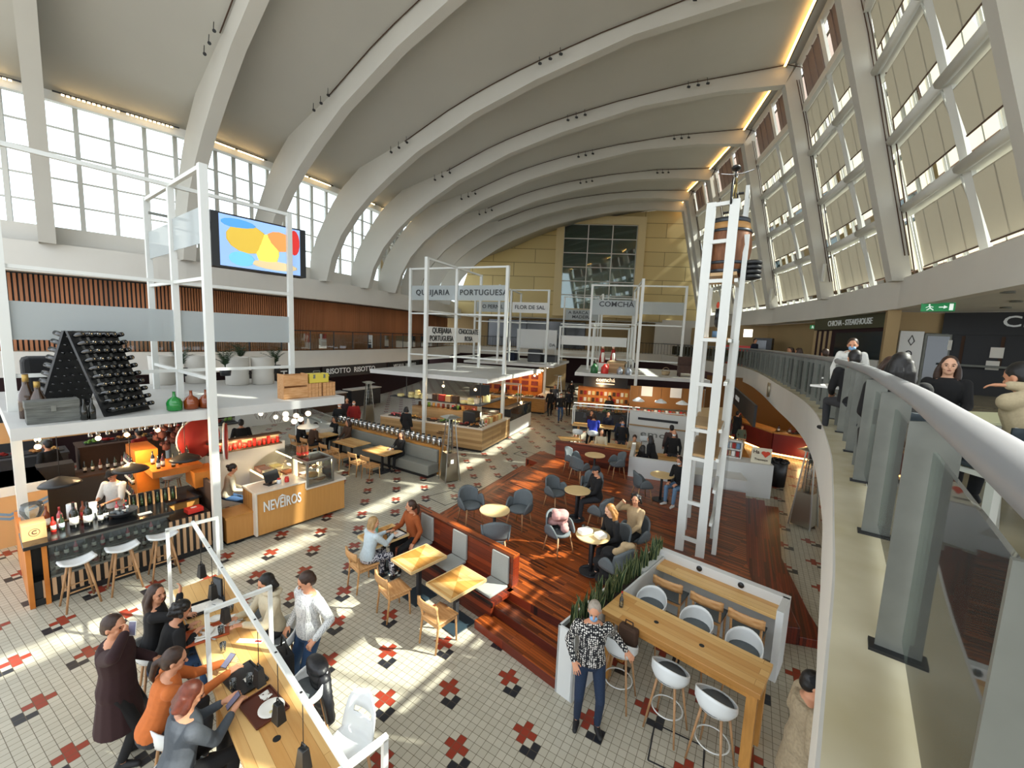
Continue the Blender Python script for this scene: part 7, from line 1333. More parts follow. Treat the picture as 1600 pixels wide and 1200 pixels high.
t = thing('straw_heap', 'brown sack cloth heaped on the big pale crate', 'cloth', (*Ew(1.9, -1.9), ZS+.5)); m = MB(); [m.ball((random.uniform(-.4, .4), random.uniform(-.3, .3), .05), (.3, .22, .1), 8) for _ in range(8)]; remesh(m.build('cloth_body', 'c_beige', t), .04, 3)
for y, l in ((-1.15, 'with both arms down'), (-1.75, 'beside the first one')):
    t = thing('costume_doll', f'red dressed folk doll on the tea kiosk canopy, {l}', 'doll', (*Ew(2.6, y), ZS+.45)); m = MB(); m.lathe([(.2, 0), (.16, .3), (.1, .62), (.12, .72), (.05, .8), (0, .8)], n=12); m.build('dress', 'label_red', t); m = MB(); m.lathe([(.1, .05), (.09, .55), (.06, .6)], (0, -.11, 0), 8); m.build('apron', 'paper', t); m = MB(); m.ball((0, 0, .88), .08, 10); m.build('head', 'skin_pale', t); m = MB(); m.ball((0, .02, .92), (.09, .09, .07), 10); m.build('cap', 'paper', t)
t = thing('doll_plinth', 'pale plinth under the costume dolls', 'plinth', (*Ew(2.6, -1.45), ZS), A4); m = MB(); m.b2((-.25, -.6, 0), (.25, .6, .45)); m.build('plinth_body', 'rib_white', t)
t = thing('wicker_basket', 'small wicker basket with a handle on the tea kiosk canopy', 'basket', (*Ew(1.9, -4.6), ZS)); m = MB(); m.lathe([(.18, 0), (.24, .2), (.22, .2), (.16, .03), (0, .03)], n=16); m.build('basket_body', 'c_beige', t); m = MB(); m.tube([(.2*math.cos(g), 0, .2+.22*math.sin(g)) for g in [i*PI/8 for i in range(9)]], .014, 6); m.build('handle', 'c_beige', t)
t = thing('wooden_cradle', 'old brown wooden cradle with a high headboard on the tea kiosk canopy', 'cradle', (*Ew(1.7, -5.6), ZS), A4-PI/2); m = MB(); m.b2((-.4, -.3, .2), (.4, .3, .6)); m.build('cradle_body', 'old_brown', t); m = MB(); m.b2((-.45, -.05, .6), (.45, .05, 1.05)); m.build('headboard', 'old_brown', t)
for x in (-.35, .35):
    for y in (-.25, .25): m = MB(); m.b2((x-.04, y-.04, 0), (x+.04, y+.04, .22)); m.build('leg', 'old_brown', t)
# --- red wood wall, bar seats, group behind it
rw_ = thing('wooden_bench', 'dark red wooden bench back between the deck and the long bar table', 'bench', (1.72, 15.0, 0), math.atan2(-1.0, 2.45)); m = MB(); m.b2((0, 0, 0), (2.65, .14, 1.02)); m.build('backrest', 'deck_side', rw_); m = MB(); m.b2((.02, .14, 0), (2.6, .7, .5)); m.build('seat', 'bench_grey', rw_); m = MB(); m.b2((-.02, -.02, 1.02), (2.67, .16, 1.06)); m.build('top_rail', 'deck', rw_)
t = slab_leg_table('dining_table', 'small pine table by the end of the red wooden wall', 'table', .8, .6, .95, 'pine', (2.35, 15.9, 0), .1); t = slab_leg_table('dining_table', 'pine table crowded with food behind the red wooden wall', 'table', 2.0, .7, .8, 'pine', (4.1, 15.6, 0), -.35)
lb = thing('bar_table', 'long high wooden bar table with a white frame beside the aisle', 'table', (2.84, 18.4, 0), math.atan2(-1.3, 4.5)); m = MB(); m.b2((0, -.35, 1.0), (4.7, .3, 1.05)); m.build('table_top', 'pine', lb); [MB().b2((x, -.05, 0), (x+.1, .05, 1.0)).build('leg', 'pine_leg', lb) for x in (.2, 2.3, 4.4)]
lf = thing('lamp_gantry', 'white steel frame over the long bar table beside the aisle', 'frame', (2.84, 18.4, 0), math.atan2(-1.3, 4.5)); m = MB(); [m.bar((x, y, 1.05), (x, y, 1.86), .04) for x in (0, 2.35, 4.65) for y in (-.3, .28)]; [m.bar((x, -.3, 1.86), (x, .28, 1.86), .04) for x in (0, 2.35, 4.65)]; m.bar((0, 0, 1.87), (4.65, 0, 1.87), .04); m.build('frame_tubes', 'white_steel', lf)
LX = math.atan2(-1.3, 4.5)
def Lw(x, y): return (2.84+x*math.cos(LX)-y*math.sin(LX), 18.4+x*math.sin(LX)+y*math.cos(LX))
for x in (.5, 1.6, 2.8, 3.6, 4.3): t = thing('hanging_lantern', 'small black lantern hanging over the long bar table by the aisle', 'lantern', (*Lw(x, 0), 1.45), LX, 'small lanterns by the aisle'); m = MB(); m.box((0, 0, 0), (.12, .1, .2), tap=.6); m.build('lantern_body', 'black_metal', t); m = MB(); m.tube([(0, 0, .1), (0, 0, .4)], .004, 4); m.build('cord', 'black_metal', t)
for x, l in ((.3, 'empty, at the aisle end'), (.95, 'under the man in blue'), (3.1, 'beside the striped shirt')): wstool(Lw(x, -.62), LX, f'white bucket stool at the aisle side bar table, {l}')
person('man in a royal blue jumper with a pale bag strap at the bar table', Lw(.95, -.6), LX+PI/2, 'sit', 'c_royal', 'c_black', 'shoe_black', 'skin', 'hair_brown', 'short', h=1.74, seat=.76, wide=1.15, bag='c_cream')
person('person in a maroon top beside the man in blue', Lw(.75, .55), LX-PI/2, 'sit', 'c_maroon', 'c_black', 'shoe_black', 'skin', 'hair_brown', 'long', h=1.66, seat=.74)
person('man in a dark vest over a pale shirt facing us across the long bar table', Lw(1.5, .55), LX-PI/2, 'sit', 'c_navy', 'c_black', 'shoe_black', 'skin', 'hair_black', 'short', h=1.72, seat=.76, lean=.2)
person('person in a dark blue jacket bending over the long bar table', Lw(2.05, -.55), LX+PI/2-.3, 'sit', 'c_navy', 'c_black', 'shoe_black', 'skin', 'hair_black', 'short', h=1.7, seat=.74, lean=.35)
person('blonde woman in a black top sitting alone across the long bar table', Lw(3.0, .5), LX-PI/2, 'sit', 'c_black', 'c_black', 'shoe_black', 'skin_pale', 'hair_gold', 'long', h=1.68, seat=.76)
person('person in a dark striped shirt seen from behind at the white stand', (6.15, 15.5), 1.6, 'stand', 'c_plaid', 'c_black', 'shoe_black', 'skin', 'hair_black', 'short', h=1.75)
person('woman in a cream jumper eating behind the red wooden wall', (3.6, 15.9), -1.9, 'sit', 'c_cream', 'c_black', 'shoe_black', 'skin', 'hair_brown', 'long', seat=.5, z0=.0, h=1.68, lean=.1)
person('man with a blue mask and dark vest behind the red wooden wall', (4.5, 16.3), -1.8, 'stand', 'c_black', 'c_charcoal', 'shoe_black', 'skin', 'hair_black', 'short', h=1.7, mask='mask_blue')
person('person in a beige jumper bending over food behind the red wooden wall', (4.75, 15.4), -1.9, 'sit', 'c_beige', 'c_black', 'shoe_black', 'skin', 'hair_brown', 'short', seat=.5, h=1.7, lean=.3, hp=.4)
# white low walled seating
wb2 = thing('white_planter', 'low white walled seating box at the edge of the deck', 'planter', (3.92, 13.15, 0), math.atan2(-1.1, 3.2)); wb2['category'] = 'low wall'; m = MB(); m.b2((0, 0, 0), (2.0, .12, 1.1)); m.b2((0, .12, 0), (.12, 2.1, 1.1)); m.build('wall_panel', 'white_panel', wb2); m = MB(); m.b2((.9, .5, .72), (1.6, 2.2, .78)); m.build('table_top', 'pine', wb2)
wb3 = thing('white_low_wall', 'stepped white low wall beyond the tower holding a shelf of leaflets', 'low wall', (7.0, 13.25, 0), math.atan2(-.45, 1.45)); m = MB(); m.b2((-1.0, 0, 0), (1.5, .7, 1.1)); m.b2((-1.1, -.85, 0), (.6, .02, .75)); m.build('wall_panel', 'white_panel', wb3)
lr = thing('leaflet_shelf', 'white two tier shelf filled with leaflets on the low white wall', 'shelf', (7.3, 13.7, 1.1), -.6); m = MB(); m.b2((-.5, 0, 0), (.5, .3, .03)); m.b2((-.5, 0, .27), (.5, .3, .3)); m.b2((-.5, 0, .55), (.5, .3, .58)); m.b2((-.5, 0, 0), (-.47, .3, .58)); m.b2((.47, 0, 0), (.5, .3, .58)); m.b2((-.5, .28, 0), (.5, .3, .58)); m.build('shelf_body', 'sign_white', lr)
for j in range(2):
    for i in range(7): o = MB().box((0, 0, .1), (.1, .02, .18)).build('leaflet', ['paper', 'label_red', 'c_denim_light', 'c_grey', 'kraft'][(i+j) % 5]); o.parent = lr; o.location = (-.4+.13*i, .1, .03+.27*j)
t = thing('heart_sign', 'white framed sign with handwriting and an orange red heart', 'sign', (8.15, 13.05, 1.1), -.45); m = MB(); m.b2((-.28, 0, 0), (.28, .04, .5)); m.build('board', 'sign_cream', t); m = MB(); m.ball((.06, -.01, .35), (.07, .006, .06), 10); m.ball((.17, -.01, .35), (.07, .006, .06), 10); m.add([(0, -.012, .33), (.23, -.012, .33), (.115, -.012, .2)], [(0, 2, 1)]); m.build('heart', 'heart_red', t); text('handwriting', 'Ha', .16, 'c_brown', t, (-.15, -.01, .36), (PI/2, 0, 0)); text('handwriting', 'Tremoço', .1, 'c_brown', t, (0, -.01, .12), (PI/2, 0, 0))
t = thing('litter_bin', 'black litter bin with a liner by the low white wall', 'bin', (9.5, 14.2, 0)); m = MB(); m.lathe([(.26, 0), (.3, .85), (.28, .86), (0, .8)], n=16); m.build('bin_body', 'black_metal', t); m = MB(); [m.ball((.24*math.cos(g), .24*math.sin(g), .88), (.12, .1, .07), 7) for g in [i*PI/4 for i in range(8)]]; m.build('liner', 'puffer', t)
person('person in a long black coat leaning over the white walled seats', (5.0, 13.95), 2.4, 'stand', 'c_black', 'c_black', 'shoe_black', 'skin', 'hair_black', 'long', h=1.66, lean=.3, coat=.5, z0=.0)
person('bald man in a white mask and black jacket by the white walled seats', (5.9, 14.6), -1.9, 'stand', 'c_black', 'c_charcoal', 'shoe_black', 'skin', 'hair_grey', 'short', h=1.75, mask='mask_white', bald=True)
person('woman with dark hair sitting inside the white walled seats', (4.6, 13.9), .5, 'sit', 'c_black', 'c_black', 'shoe_black', 'skin', 'hair_black', 'long', h=1.64)
# tall white shelving tower
TD = Vector((.5, .866, 0)); TS = Vector((.755, -.655, 0)).normalized(); T0 = Vector((3.71, 8.49, .45))
tw = thing('shelving_tower', 'slender white steel tower of ladders and shelves carrying a barrel and a bicycle', 'tower')
def tp(a, b, z): p = T0+TS*a+TD*b; return (p.x, p.y, z)
for a, b, z1 in ((.05, 0, 7.6), (.47, 0, 7.6), (.72, .35, 7.0), (0, 1.1, 6.3), (.62, 1.1, 7.0), (.62, 1.9, 6.2), (0, 1.9, 6.2), (.62, 2.7, 5.6), (.62, 3.5, 5.2), (.62, 4.3, 5.0)): m = MB(); m.bar(tp(a, b, .45), tp(a, b, z1), .17 if b == 0 else .09, .08, up=TD); m.build('post', 'white_steel', tw)
for z in (.75, 1.55, 2.5, 3.1, 4.05, 4.95, 6.1, 6.85, 7.55): m = MB(); m.bar(tp(.05, 0, z), tp(.47, 0, z), .07, .07); m.build('rung', 'white_steel', tw)
for z in (2.55, 3.15, 4.95): m = MB(); m.add([tp(0, 0, z), tp(.62, 0, z), tp(.62, 3.4, z), tp(0, 2.6, z)]+[tp(0, 0, z+.05), tp(.62, 0, z+.05), tp(.62, 3.4, z+.05), tp(0, 2.6, z+.05)], [(0, 3, 2, 1), (4, 5, 6, 7), (0, 1, 5, 4), (1, 2, 6, 5), (2, 3, 7, 6), (3, 0, 4, 7)]); m.build('shelf', 'kiosk_wood', tw)
for z in (1.2, 1.9, 2.55, 3.15, 4.1, 4.95, 6.1): m = MB(); m.bar(tp(.62, 0, z), tp(.62, 4.3 if z < 5 else 1.9, z), .06, .07); m.build('side_rail', 'white_steel', tw)
m = MB(); m.b2((0, 0, 0), (.01, .01, .01)); m = MB(); m.add([tp(0, 0, 6.2), tp(.62, 0, 6.2), tp(.62, 1.3, 6.2), tp(0, 1.3, 6.2), tp(0, 0, 6.26), tp(.62, 0, 6.26), tp(.62, 1.3, 6.26), tp(0, 1.3, 6.26)], [(0, 3, 2, 1), (4, 5, 6, 7), (0, 1, 5, 4), (1, 2, 6, 5), (2, 3, 7, 6), (3, 0, 4, 7)]); m.build('barrel_shelf', 'kiosk_wood', tw)
for a, z0_, z1 in ((2.2, 5.9, 8.1), (2.9, 5.9, 8.1)): m = MB(); m.bar(tp(.62, a-1.3, 4.95), tp(.62, a-1.3, z1), .07, .07, up=TD); m.build('post', 'white_steel', tw)
m = MB(); m.bar(tp(.62, .9, 8.08), tp(.62, 1.6, 8.08), .06); m.build('side_rail', 'white_steel', tw)
m = MB(); m.add([tp(.68, .3, .45), tp(.72, 4.3, .45), tp(.72, 4.3, 3.0), tp(.68, .3, 1.4)], [(0, 1, 2, 3)]); m.build('side_glass', 'case_glass', tw)
bl = thing('wine_barrel', 'wooden barrel with grey bands standing high in the white tower', 'barrel', (*tp(.36, .55, 6.26)[:3],)); m = MB(); pr = [(.36, 0), (.42, .25), (.455, .55), (.42, .85), (.36, 1.1)]; m.lathe(pr+[(.33, 1.1), (.33, 1.07), (0, 1.07)], n=28); m.build('barrel_body', 'barrel_wood', bl)
for z, r, h in ((.02, .375, .1), (.2, .42, .05), (.82, .435, .05), (1.0, .385, .09)): m = MB(); m.lathe([(r, z), (r-.008 if z > .5 else r+.008, z+h)], n=28); m.build('band', 'barrel_band', bl, solid=.006)
m = MB(); m.lathe([(.425, .84), (.385, 1.0)], n=28); m.build('pale_stave_ring', 'barrel_light', bl, solid=.006)
t = thing('hose_coil', 'stack of dark coiled hoses beside the foot of the high barrel', 'coil', tp(.85, .5, 6.15)); [MB().tube([(.14*math.cos(g), .14*math.sin(g), .06+.09*i) for g in [q*PI/9 for q in range(18)]], .045, 8, closed=True).build('coil_ring', 'black_metal', t) for i in range(4)]
bk = thing('bicycle', 'old bicycle perched on top of the white tower above the barrel', 'bicycle', tp(.4, .6, 7.4), math.atan2(.866, .5)); 
for x, r in ((-.42, .31), (.5, .31)):
    m = MB(); m.tube([(x+r*math.cos(g), 0, .33+r*math.sin(g)) for g in [i*PI/14 for i in range(28)]], .02, 6, closed=True); w_ = m.build('wheel', 'black_metal', bk); m = MB(); [m.tube([(x, 0, .33), (x+r*math.cos(g), 0, .33+r*math.sin(g))], .003, 3) for g in [i*PI/8 for i in range(16)]]; m.build('spokes', 'chrome', w_)
m = MB(); [m.tube([a, b], .016, 6) for a, b in (((-.42, 0, .33), (-.15, 0, .75)), ((-.15, 0, .75), (.32, 0, .8)), ((.32, 0, .8), (.05, 0, .33)), ((.05, 0, .33), (-.15, 0, .75)), ((-.42, 0, .33), (.05, 0, .33)), ((.5, 0, .33), (.3, 0, .9)))]; m.build('bike_frame', 'old_gold', bk)
m = MB(); m.ball((-.17, 0, .92), (.14, .09, .05), 10); m.tube([(-.15, 0, .74), (-.17, 0, .9)], .014, 6); m.build('saddle', 'black_metal', bk); m = MB(); m.tube([(.3, 0, .88), (.32, 0, .98)], .014, 6); m.tube([(.25, -.3, 1.0), (.32, -.1, .98), (.32, .1, .98), (.25, .3, 1.0)], .013, 6); m.build('handlebar', 'chrome', bk)
m = MB(); m.tube([(.05, .06, .33), (.05, .06, .16)], .01, 5); m.box((.05, .12, .15), (.1, .1, .02)); m.tube([(.05, -.06, .33), (.05, -.06, .5)], .01, 5); m.box((.05, -.12, .5), (.1, .1, .02)); m.build('pedal', 'black_metal', bk)
t = thing('rooster_figure', 'colourful rooster figure on the tower shelf', 'figure', tp(.35, .5, 5.0)); m = MB(); m.cyl((0, 0, 0), .1, .14, 12); m.build('base', 'c_denim_light', t); m = MB(); m.ball((0, 0, .32), (.07, .14, .12), 10); m.tube([(0, .06, .36), (0, .1, .6)], [.06, .035], 8); m.add([(0, -.1, .34), (0, -.3, .3), (0, -.24, .5)], [(0, 1, 2)]); m.build('bird_body', 'black_metal', t); m = MB(); m.ball((0, .1, .68), (.02, .06, .07), 8); m.build('comb', 'heart_red', t)
# people walking in the aisle
for (x, y, a, sh_, lg_, l, ps) in ((2.85, 23.6, -1.5, 'c_black', 'c_denim', 'person in a black jacket and jeans walking up the aisle towards us', 1), (2.4, 25.2, 1.6, 'c_black', 'c_black', 'person in black walking away along the aisle', 1), (3.6, 25.6, 1.6, 'c_charcoal', 'c_black', 'person in dark grey beside the tea kiosk in the aisle', 1), (2.9, 27.6, -1.6, 'c_grey', 'c_charcoal', 'person in grey farther down the aisle', 0), (4.4, 30.5, 1.2, 'c_black', 'c_black', 'distant person in black by the far tables', 0)): person(l, (x, y), a, 'stand', sh_, lg_, 'shoe_black', 'skin', 'hair_black', 'short', rf=(.1, .2, .07), lf=(-.1, -.15, .1), mask='mask_white' if ps else None)
for (x, y, l) in ((5.6, 23.4, 'assistant in a cap behind the tea kiosk counter'), (6.9, 23.2, 'assistant in dark clothes farther along the tea kiosk'), (-2.6, 19.4, 'assistant in black inside the cheese kiosk')): person(l, (x, y), -1.7, 'stand', 'c_black', 'c_black', 'shoe_black', 'skin', 'hair_black', 'short', cap='c_charcoal')
for (x, y, l) in ((1.2, 31.0, 'assistant in dark clothes in the far kiosk'), (-.6, 27.8, 'assistant near the orange display of the far kiosk')): person(l, (x, y), -1.7, 'stand', 'c_charcoal', 'c_black', 'shoe_black', 'skin', 'hair_black', 'short')
# far tables beyond the aisle
for i, (x, y) in enumerate(((4.2, 32), (5.4, 33.2), (3.2, 34), (6.6, 31.5))): slab_leg_table('dining_table', 'small dark table in the far seating area at the end of the aisle', 'table', .8, .8, .75, 'c_brown', (x, y, 0), .3, 'far dark tables')
t = thing('beige_pillar', 'wide beige pillar at the end of the main aisle', 'pillar', (3.6, 37.5, 0)); m = MB(); m.b2((-1.2, -.4, 0), (1.2, .4, 2.9)); m.build('pillar_body', 'beige_wall', t)
palm('potted shrub on the far gallery by the end wall', (9.6, 40.2, 3.6), .8, 8, 40, None, 'pot_white')
# end gallery railing
er = thing('gallery_railing', 'dark baluster railing along the end gallery', 'railing', (A.x, A.y, 0), ang)
m = MB(); m.bar((-2, -.5, 4.65), (25, -.5, 4.65), .05, .05); m.build('handrail', 'black_metal', er)
m = MB(); [m.b2((x*.3-.012, -.51, 3.6), (x*.3+.012, -.49, 4.65)) for x in range(-6, 83)]; q = m.build('balusters', 'black_metal', er); q['kind'] = 'stuff'

# dark stalls filling the aisle behind the wine bar
for i, (x, y, w_, d_, h_, mt, l) in enumerate(((-2.6, 6.6, 2.2, .8, 1.15, 'charcoal', 'dark stall counter behind the wine bar, under the frame corner'), (-.3, 6.9, 1.9, .8, 1.15, 'c_brown', 'brown stall counter behind the wine bar'), (1.9, 7.4, 2.0, .8, 1.2, 'rib_white', 'pale fridge counter behind the ice cream stand'), (-3.4, 9.3, 3.0, .7, 2.0, 'charcoal', 'tall dark cabinet under the left gallery behind the wine bar'), (.2, 10.0, 3.4, .7, 2.1, 'c_maroon', 'tall maroon cabinet under the left gallery'))):
    t = thing('stall_counter', l, 'counter', (*Kw(x, y), 0), AK); m = MB(); m.b2((-w_/2, -d_/2, 0), (w_/2, d_/2, h_)); m.build('counter_body', mt, t); m = MB(); m.b2((-w_/2-.03, -d_/2-.03, h_), (w_/2+.03, d_/2+.03, h_+.05)); m.build('counter_top', 'c_brown' if i % 2 else 'charcoal', t)
    if h_ < 1.5:
        for k in range(5): heap('box of mixed goods on a dark stall behind the wine bar', Kw(x-w_/2+.3+k*w_/5.2, y), h_+.05, .32, .4, ['meat', 'greens', 'c_red', 'bread', 'cheese_rind'][(k+i) % 5], 7, AK, 'goods on the stalls behind the wine bar', .06)
m = MB(); m.bar((*Kw(-3.8, 5.6), 2.0), (*Kw(.6, 5.6), 2.0), .06, .5); o = m.build('hanging_banner', 'kraft'); tag(o, 'pale board hanging over the back of the wine bar', 'board')
for (x, y, s_, l) in ((-1.9, 5.7, 'c_black', 'customer in black standing behind the wine bar'), (-.1, 5.8, 'c_red', 'customer in red standing behind the wine bar'), (-3.6, 5.2, 'c_charcoal', 'customer in grey behind the balloon glass corner of the wine bar')): person(l, Kw(x, y), AK+2.2, 'stand', s_, 'c_black', 'shoe_black', 'skin', 'hair_black', 'short')
for (x, y, l) in ((.75, 3.6, 'nearer the ice cream wall'), (.1, 3.5, 'nearer the dark back counter')): wstool(Kw(x, y), AK, f'bar stool standing behind the orange shelves, {l}', 'stools behind the orange shelves')
# ================================================================ UNDER THE CURVED BALCONY
# lower shop: red fronted counter, warm lights
lc = thing('red_counter', 'long dark red counter with a wooden top and a glowing plinth under the balcony', 'counter'); RC = [(11.4, 21.6), (11.75, 18.1), (13.6, 16.6), (16.5, 15.4)]
for a, b in zip(RC, RC[1:]):
    m = MB(); m.bar((*a, .6), (*b, .6), .12, .85); m.build('front_panel', 'counter_red', lc)
    d = (Vector((*b, 0))-Vector((*a, 0))).normalized(); n_ = Vector((-d.y, d.x, 0))*-1 if d.y < -.8 or True else 0; n_ = Vector((-d.y, d.x, 0)); m = MB(); pa, pb = Vector((*a, 1.07))+n_*.28, Vector((*b, 1.07))+n_*.28; m.bar(pa, pb, .75, .06); m.build('counter_top', 'warm_wood', lc)
    m = MB(); m.bar((*a, .12), (*b, .12), .06, .05); m.build('light_strip', 'strip_warm', lc)
for (x, y, e_) in ((12.3, 17.0, 30), (14.6, 16.4, 30), (13.2, 19.5, 140), (15.5, 18.0, 120)): lamp('light_red_shop', (x, y, 2.5 if e_ > 100 else .4), e_*.45, (1, .6, .25))
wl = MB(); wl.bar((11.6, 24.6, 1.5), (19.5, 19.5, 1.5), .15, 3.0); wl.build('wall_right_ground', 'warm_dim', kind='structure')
m = MB(); m.bar((16, 12.2, 1.5), (21, 18, 1.5), .15, 3.0); m.build('wall_right_side', 'c_brown', kind='structure')
t = thing('shop_sign', 'black fascia lettered TALLA under the balcony edge', 'sign', (11.2, 21.0, 0), 0); 
t.rotation_euler = (0, 0, math.atan2(-7.4, -3.0)); m = MB(); m.b2((-.6, -.04, 2.1), (7.6, .04, 2.85)); m.build('board', 'dark', t); text('lettering', 'TALLA', .5, 'white_plastic', t, (1.2, -.05, 2.55), (PI/2, 0, 0), .7, .01); text('lettering', 'HOUSEDRINKS', .26, 'white_plastic', t, (3.0, -.05, 2.5), (PI/2, 0, 0), .7, .01)
m = MB(); m.bar((10.9, 19.4, 0.06), (9.0, 14.8, 0.06), .5, .1); o = m.build('wood_ramp', 'warm_wood'); tag(o, 'narrow warm wooden ledge running towards the red counter', 'ledge')
for i in range(7): simple_bottle('bottle on the wooden top of the red counter', (12.0+i*.33, 18.2-.25*i, 1.1), .3, .05, ['wine_red', 'amber_glass', 'bottle_dark'][i % 3], 'label', 'bottles on the red counter')
for i in range(4): heap('plate of food on the red counter top', (12.6+i*.7, 18.0-.45*i), 1.1, .5, .4, ['meat', 'bread', 'terracotta', 'meat'][i], 8, 0, 'plates on the red counter', .08)
person('child in a pale green jacket standing by the leaflet shelf', (10.6, 18.6), -1.8, 'stand', 'c_green', 'c_beige', 'shoe_brown', 'skin', 'hair_brown', 'short', h=1.25)
person('person in a black coat at the end of the red counter', (11.0, 19.8), .3, 'stand', 'c_black', 'c_black', 'shoe_black', 'skin', 'hair_black', 'short', coat=.4)
person('person with a red hood leaning on the red counter', (11.4, 20.6), -.2, 'stand', 'c_brown', 'c_black', 'shoe_black', 'skin', 'hair_black', 'short', hood='c_red', lean=.25)
person('waiter in a white shirt behind the red counter', (13.6, 18.6), -2.4, 'stand', 'c_white', 'c_black', 'shoe_black', 'skin', 'hair_black', 'short')
for i, (x, y) in enumerate(((14.6, 18.4), (15.8, 17.4))): slab_leg_table('dining_table', f'dark wood table behind the red counter, {["nearer the waiter", "farther from the waiter"][i]}', 'table', .9, .7, .75, 'c_brown', (x, y, 0), .4)
# ================================================================ MEZZANINE
rl = thing('balcony_railing', 'curved grey steel balcony railing with flat posts and glass panels', 'railing')
RP = offs(ES, .24); m = MB(); m.tube([(p.x, p.y, 4.65) for p in RP[4:]], .052, 14); m.build('handrail', 'rail_grey', rl, weld=False)
# posts every 1.45 m measured along the curve through a known base
L_ = [0]
for a, b in zip(RP, RP[1:]): L_.append(L_[-1]+(b-a).length)
def along(s):
    for i in range(len(L_)-1):
        if L_[i] <= s <= L_[i+1]: u = (s-L_[i])/(L_[i+1]-L_[i]); return RP[i].lerp(RP[i+1], u), (RP[i+1]-RP[i]).normalized()
    return RP[-1], (RP[-1]-RP[-2]).normalized()
s0 = min(range(len(RP)), key=lambda i: (RP[i]-Vector((1.67, 1.7, 0))).length); S0 = L_[s0]
S = [S0+(k*1.45) for k in range(-1, 28)]
for k, s in enumerate(S):
    if s > L_[-1]-.5: break
    p, d = along(s); n_ = Vector((d.y, -d.x, 0)); m = MB(); m.bar((p.x, p.y, 3.6), (p.x, p.y, 4.64), .012, .15, up=n_); m.bar((p.x+d.x*.03, p.y+d.y*.03, 3.6), (p.x+d.x*.03, p.y+d.y*.03, 4.6), .012, .15, up=n_) if 0 else None
    pm = MB(); W2 = n_*.08; q = [p-W2, p+W2]; t2 = d*.007
    pm.add([(q[0]-t2)+V(0, 0, 3.6), (q[1]-t2)+V(0, 0, 3.6), (q[1]+t2)+V(0, 0, 3.6), (q[0]+t2)+V(0, 0, 3.6), (q[0]*1-t2)+V(0, 0, 4.6), (q[1]-t2)+V(0, 0, 4.62), (q[1]+t2)+V(0, 0, 4.62), (q[0]+t2)+V(0, 0, 4.6)], [(0, 3, 2, 1), (4, 5, 6, 7), (0, 1, 5, 4), (1, 2, 6, 5), (2, 3, 7, 6), (3, 0, 4, 7)])
    po = pm.build('post', 'steel_grey', rl)
    if k < 8: b = MB(); b.box((p.x, p.y, 3.607), (.2, .09, .014), math.atan2(n_.y, n_.x)); b.build('foot_plate', 'black_metal', po)
    if s+1.45 < L_[-1]:
        a_, _ = along(s+.07); c_, _ = along(s+1.38); g_ = MB(); h_ = .006
        nn = n_*h_; g_.add([V(a_.x, a_.y, 3.7)-nn, V(c_.x, c_.y, 3.7)-nn, V(c_.x, c_.y, 4.5)-nn, V(a_.x, a_.y, 4.5)-nn, V(a_.x, a_.y, 3.7)+nn, V(c_.x, c_.y, 3.7)+nn, V(c_.x, c_.y, 4.5)+nn, V(a_.x, a_.y, 4.5)+nn], [(0, 1, 2, 3), (7, 6, 5, 4), (0, 4, 5, 1), (1, 5, 6, 2), (2, 6, 7, 3), (3, 7, 4, 0)]); g_.build('glass_panel', 'rail_glass', rl)
# intermediate plates between the main posts, farther along
for k, s in enumerate([S0+.72+1.45*k for k in range(2, 26)]):
    if s > L_[-1]-.5: break
    p, d = along(s); n_ = Vector((d.y, -d.x, 0)); pm = MB(); W2 = n_*.06; q = [p-W2, p+W2]; t2 = d*.006
    pm.add([(q[0]-t2)+V(0, 0, 3.6), (q[1]-t2)+V(0, 0, 3.6), (q[1]+t2)+V(0, 0, 3.6), (q[0]+t2)+V(0, 0, 3.6), (q[0]-t2)+V(0, 0, 4.6), (q[1]-t2)+V(0, 0, 4.61), (q[1]+t2)+V(0, 0, 4.61), (q[0]+t2)+V(0, 0, 4.6)], [(0, 3, 2, 1), (4, 5, 6, 7), (0, 1, 5, 4), (1, 2, 6, 5), (2, 3, 7, 6), (3, 0, 4, 7)]); pm.build('post', 'steel_grey', rl)
ZM = 3.52
def mtable(label, x0, x1, y0, y1, z=4.27, rz_=0.):
    t = thing('long_table', label, 'table', (0, 0, 0)); m = MB(); m.b2((x0, y0, z-.03), (x1, y1, z)); m.build('table_top', 'table_lime', t, bevel=.004)
    for x in (x0+.15, (x0+x1)/2-.1, (x0+x1)/2+.2, x1-.2):
        m = MB(); m.bar((x, y0+.08, ZM), (x, y0+.08, z-.03), .05); m.bar((x, y1-.08, ZM), (x, y1-.08, z-.03), .05); m.bar((x, y0+.08, z-.06), (x, y1-.08, z-.06), .05); m.build('leg', 'white_steel', t)
    return t
mtable('pale yellow green table close to the rail on the mezzanine, nearer the camera', 2.9, 4.8, 1.95, 2.6); mtable('pale yellow green table on the mezzanine where the women sit', 4.0, 6.6, 3.75, 4.45)
mchair = make_dining_chair(.44, .82, 'white_steel', 'dark_teal', .46, .42); mchair.name = 'mezzanine_chair'; remember(mchair)
for ch_ in KIDS[mchair.name]:
    if ch_.name.startswith('backrest'): ch_.data.materials[0] = M['dark_teal']
for x, y, r, l in ((3.7, 3.9, -.5, 'under the woman in black'), (4.05, 3.35, 0, 'under the beige jacket'), (4.3, 2.85, PI, 'at the outer end of the nearer lime table'), (5.4, 5.15, 2.4, 'under the woman with glasses'), (4.55, 5.0, 2.4, 'under the smiling woman'), (4.9, 3.4, 0, 'empty, beside the beige jacket')): place(mchair, (x, y, ZM), r, f'dark teal mezzanine chair, {l}', 'dark teal mezzanine chairs')
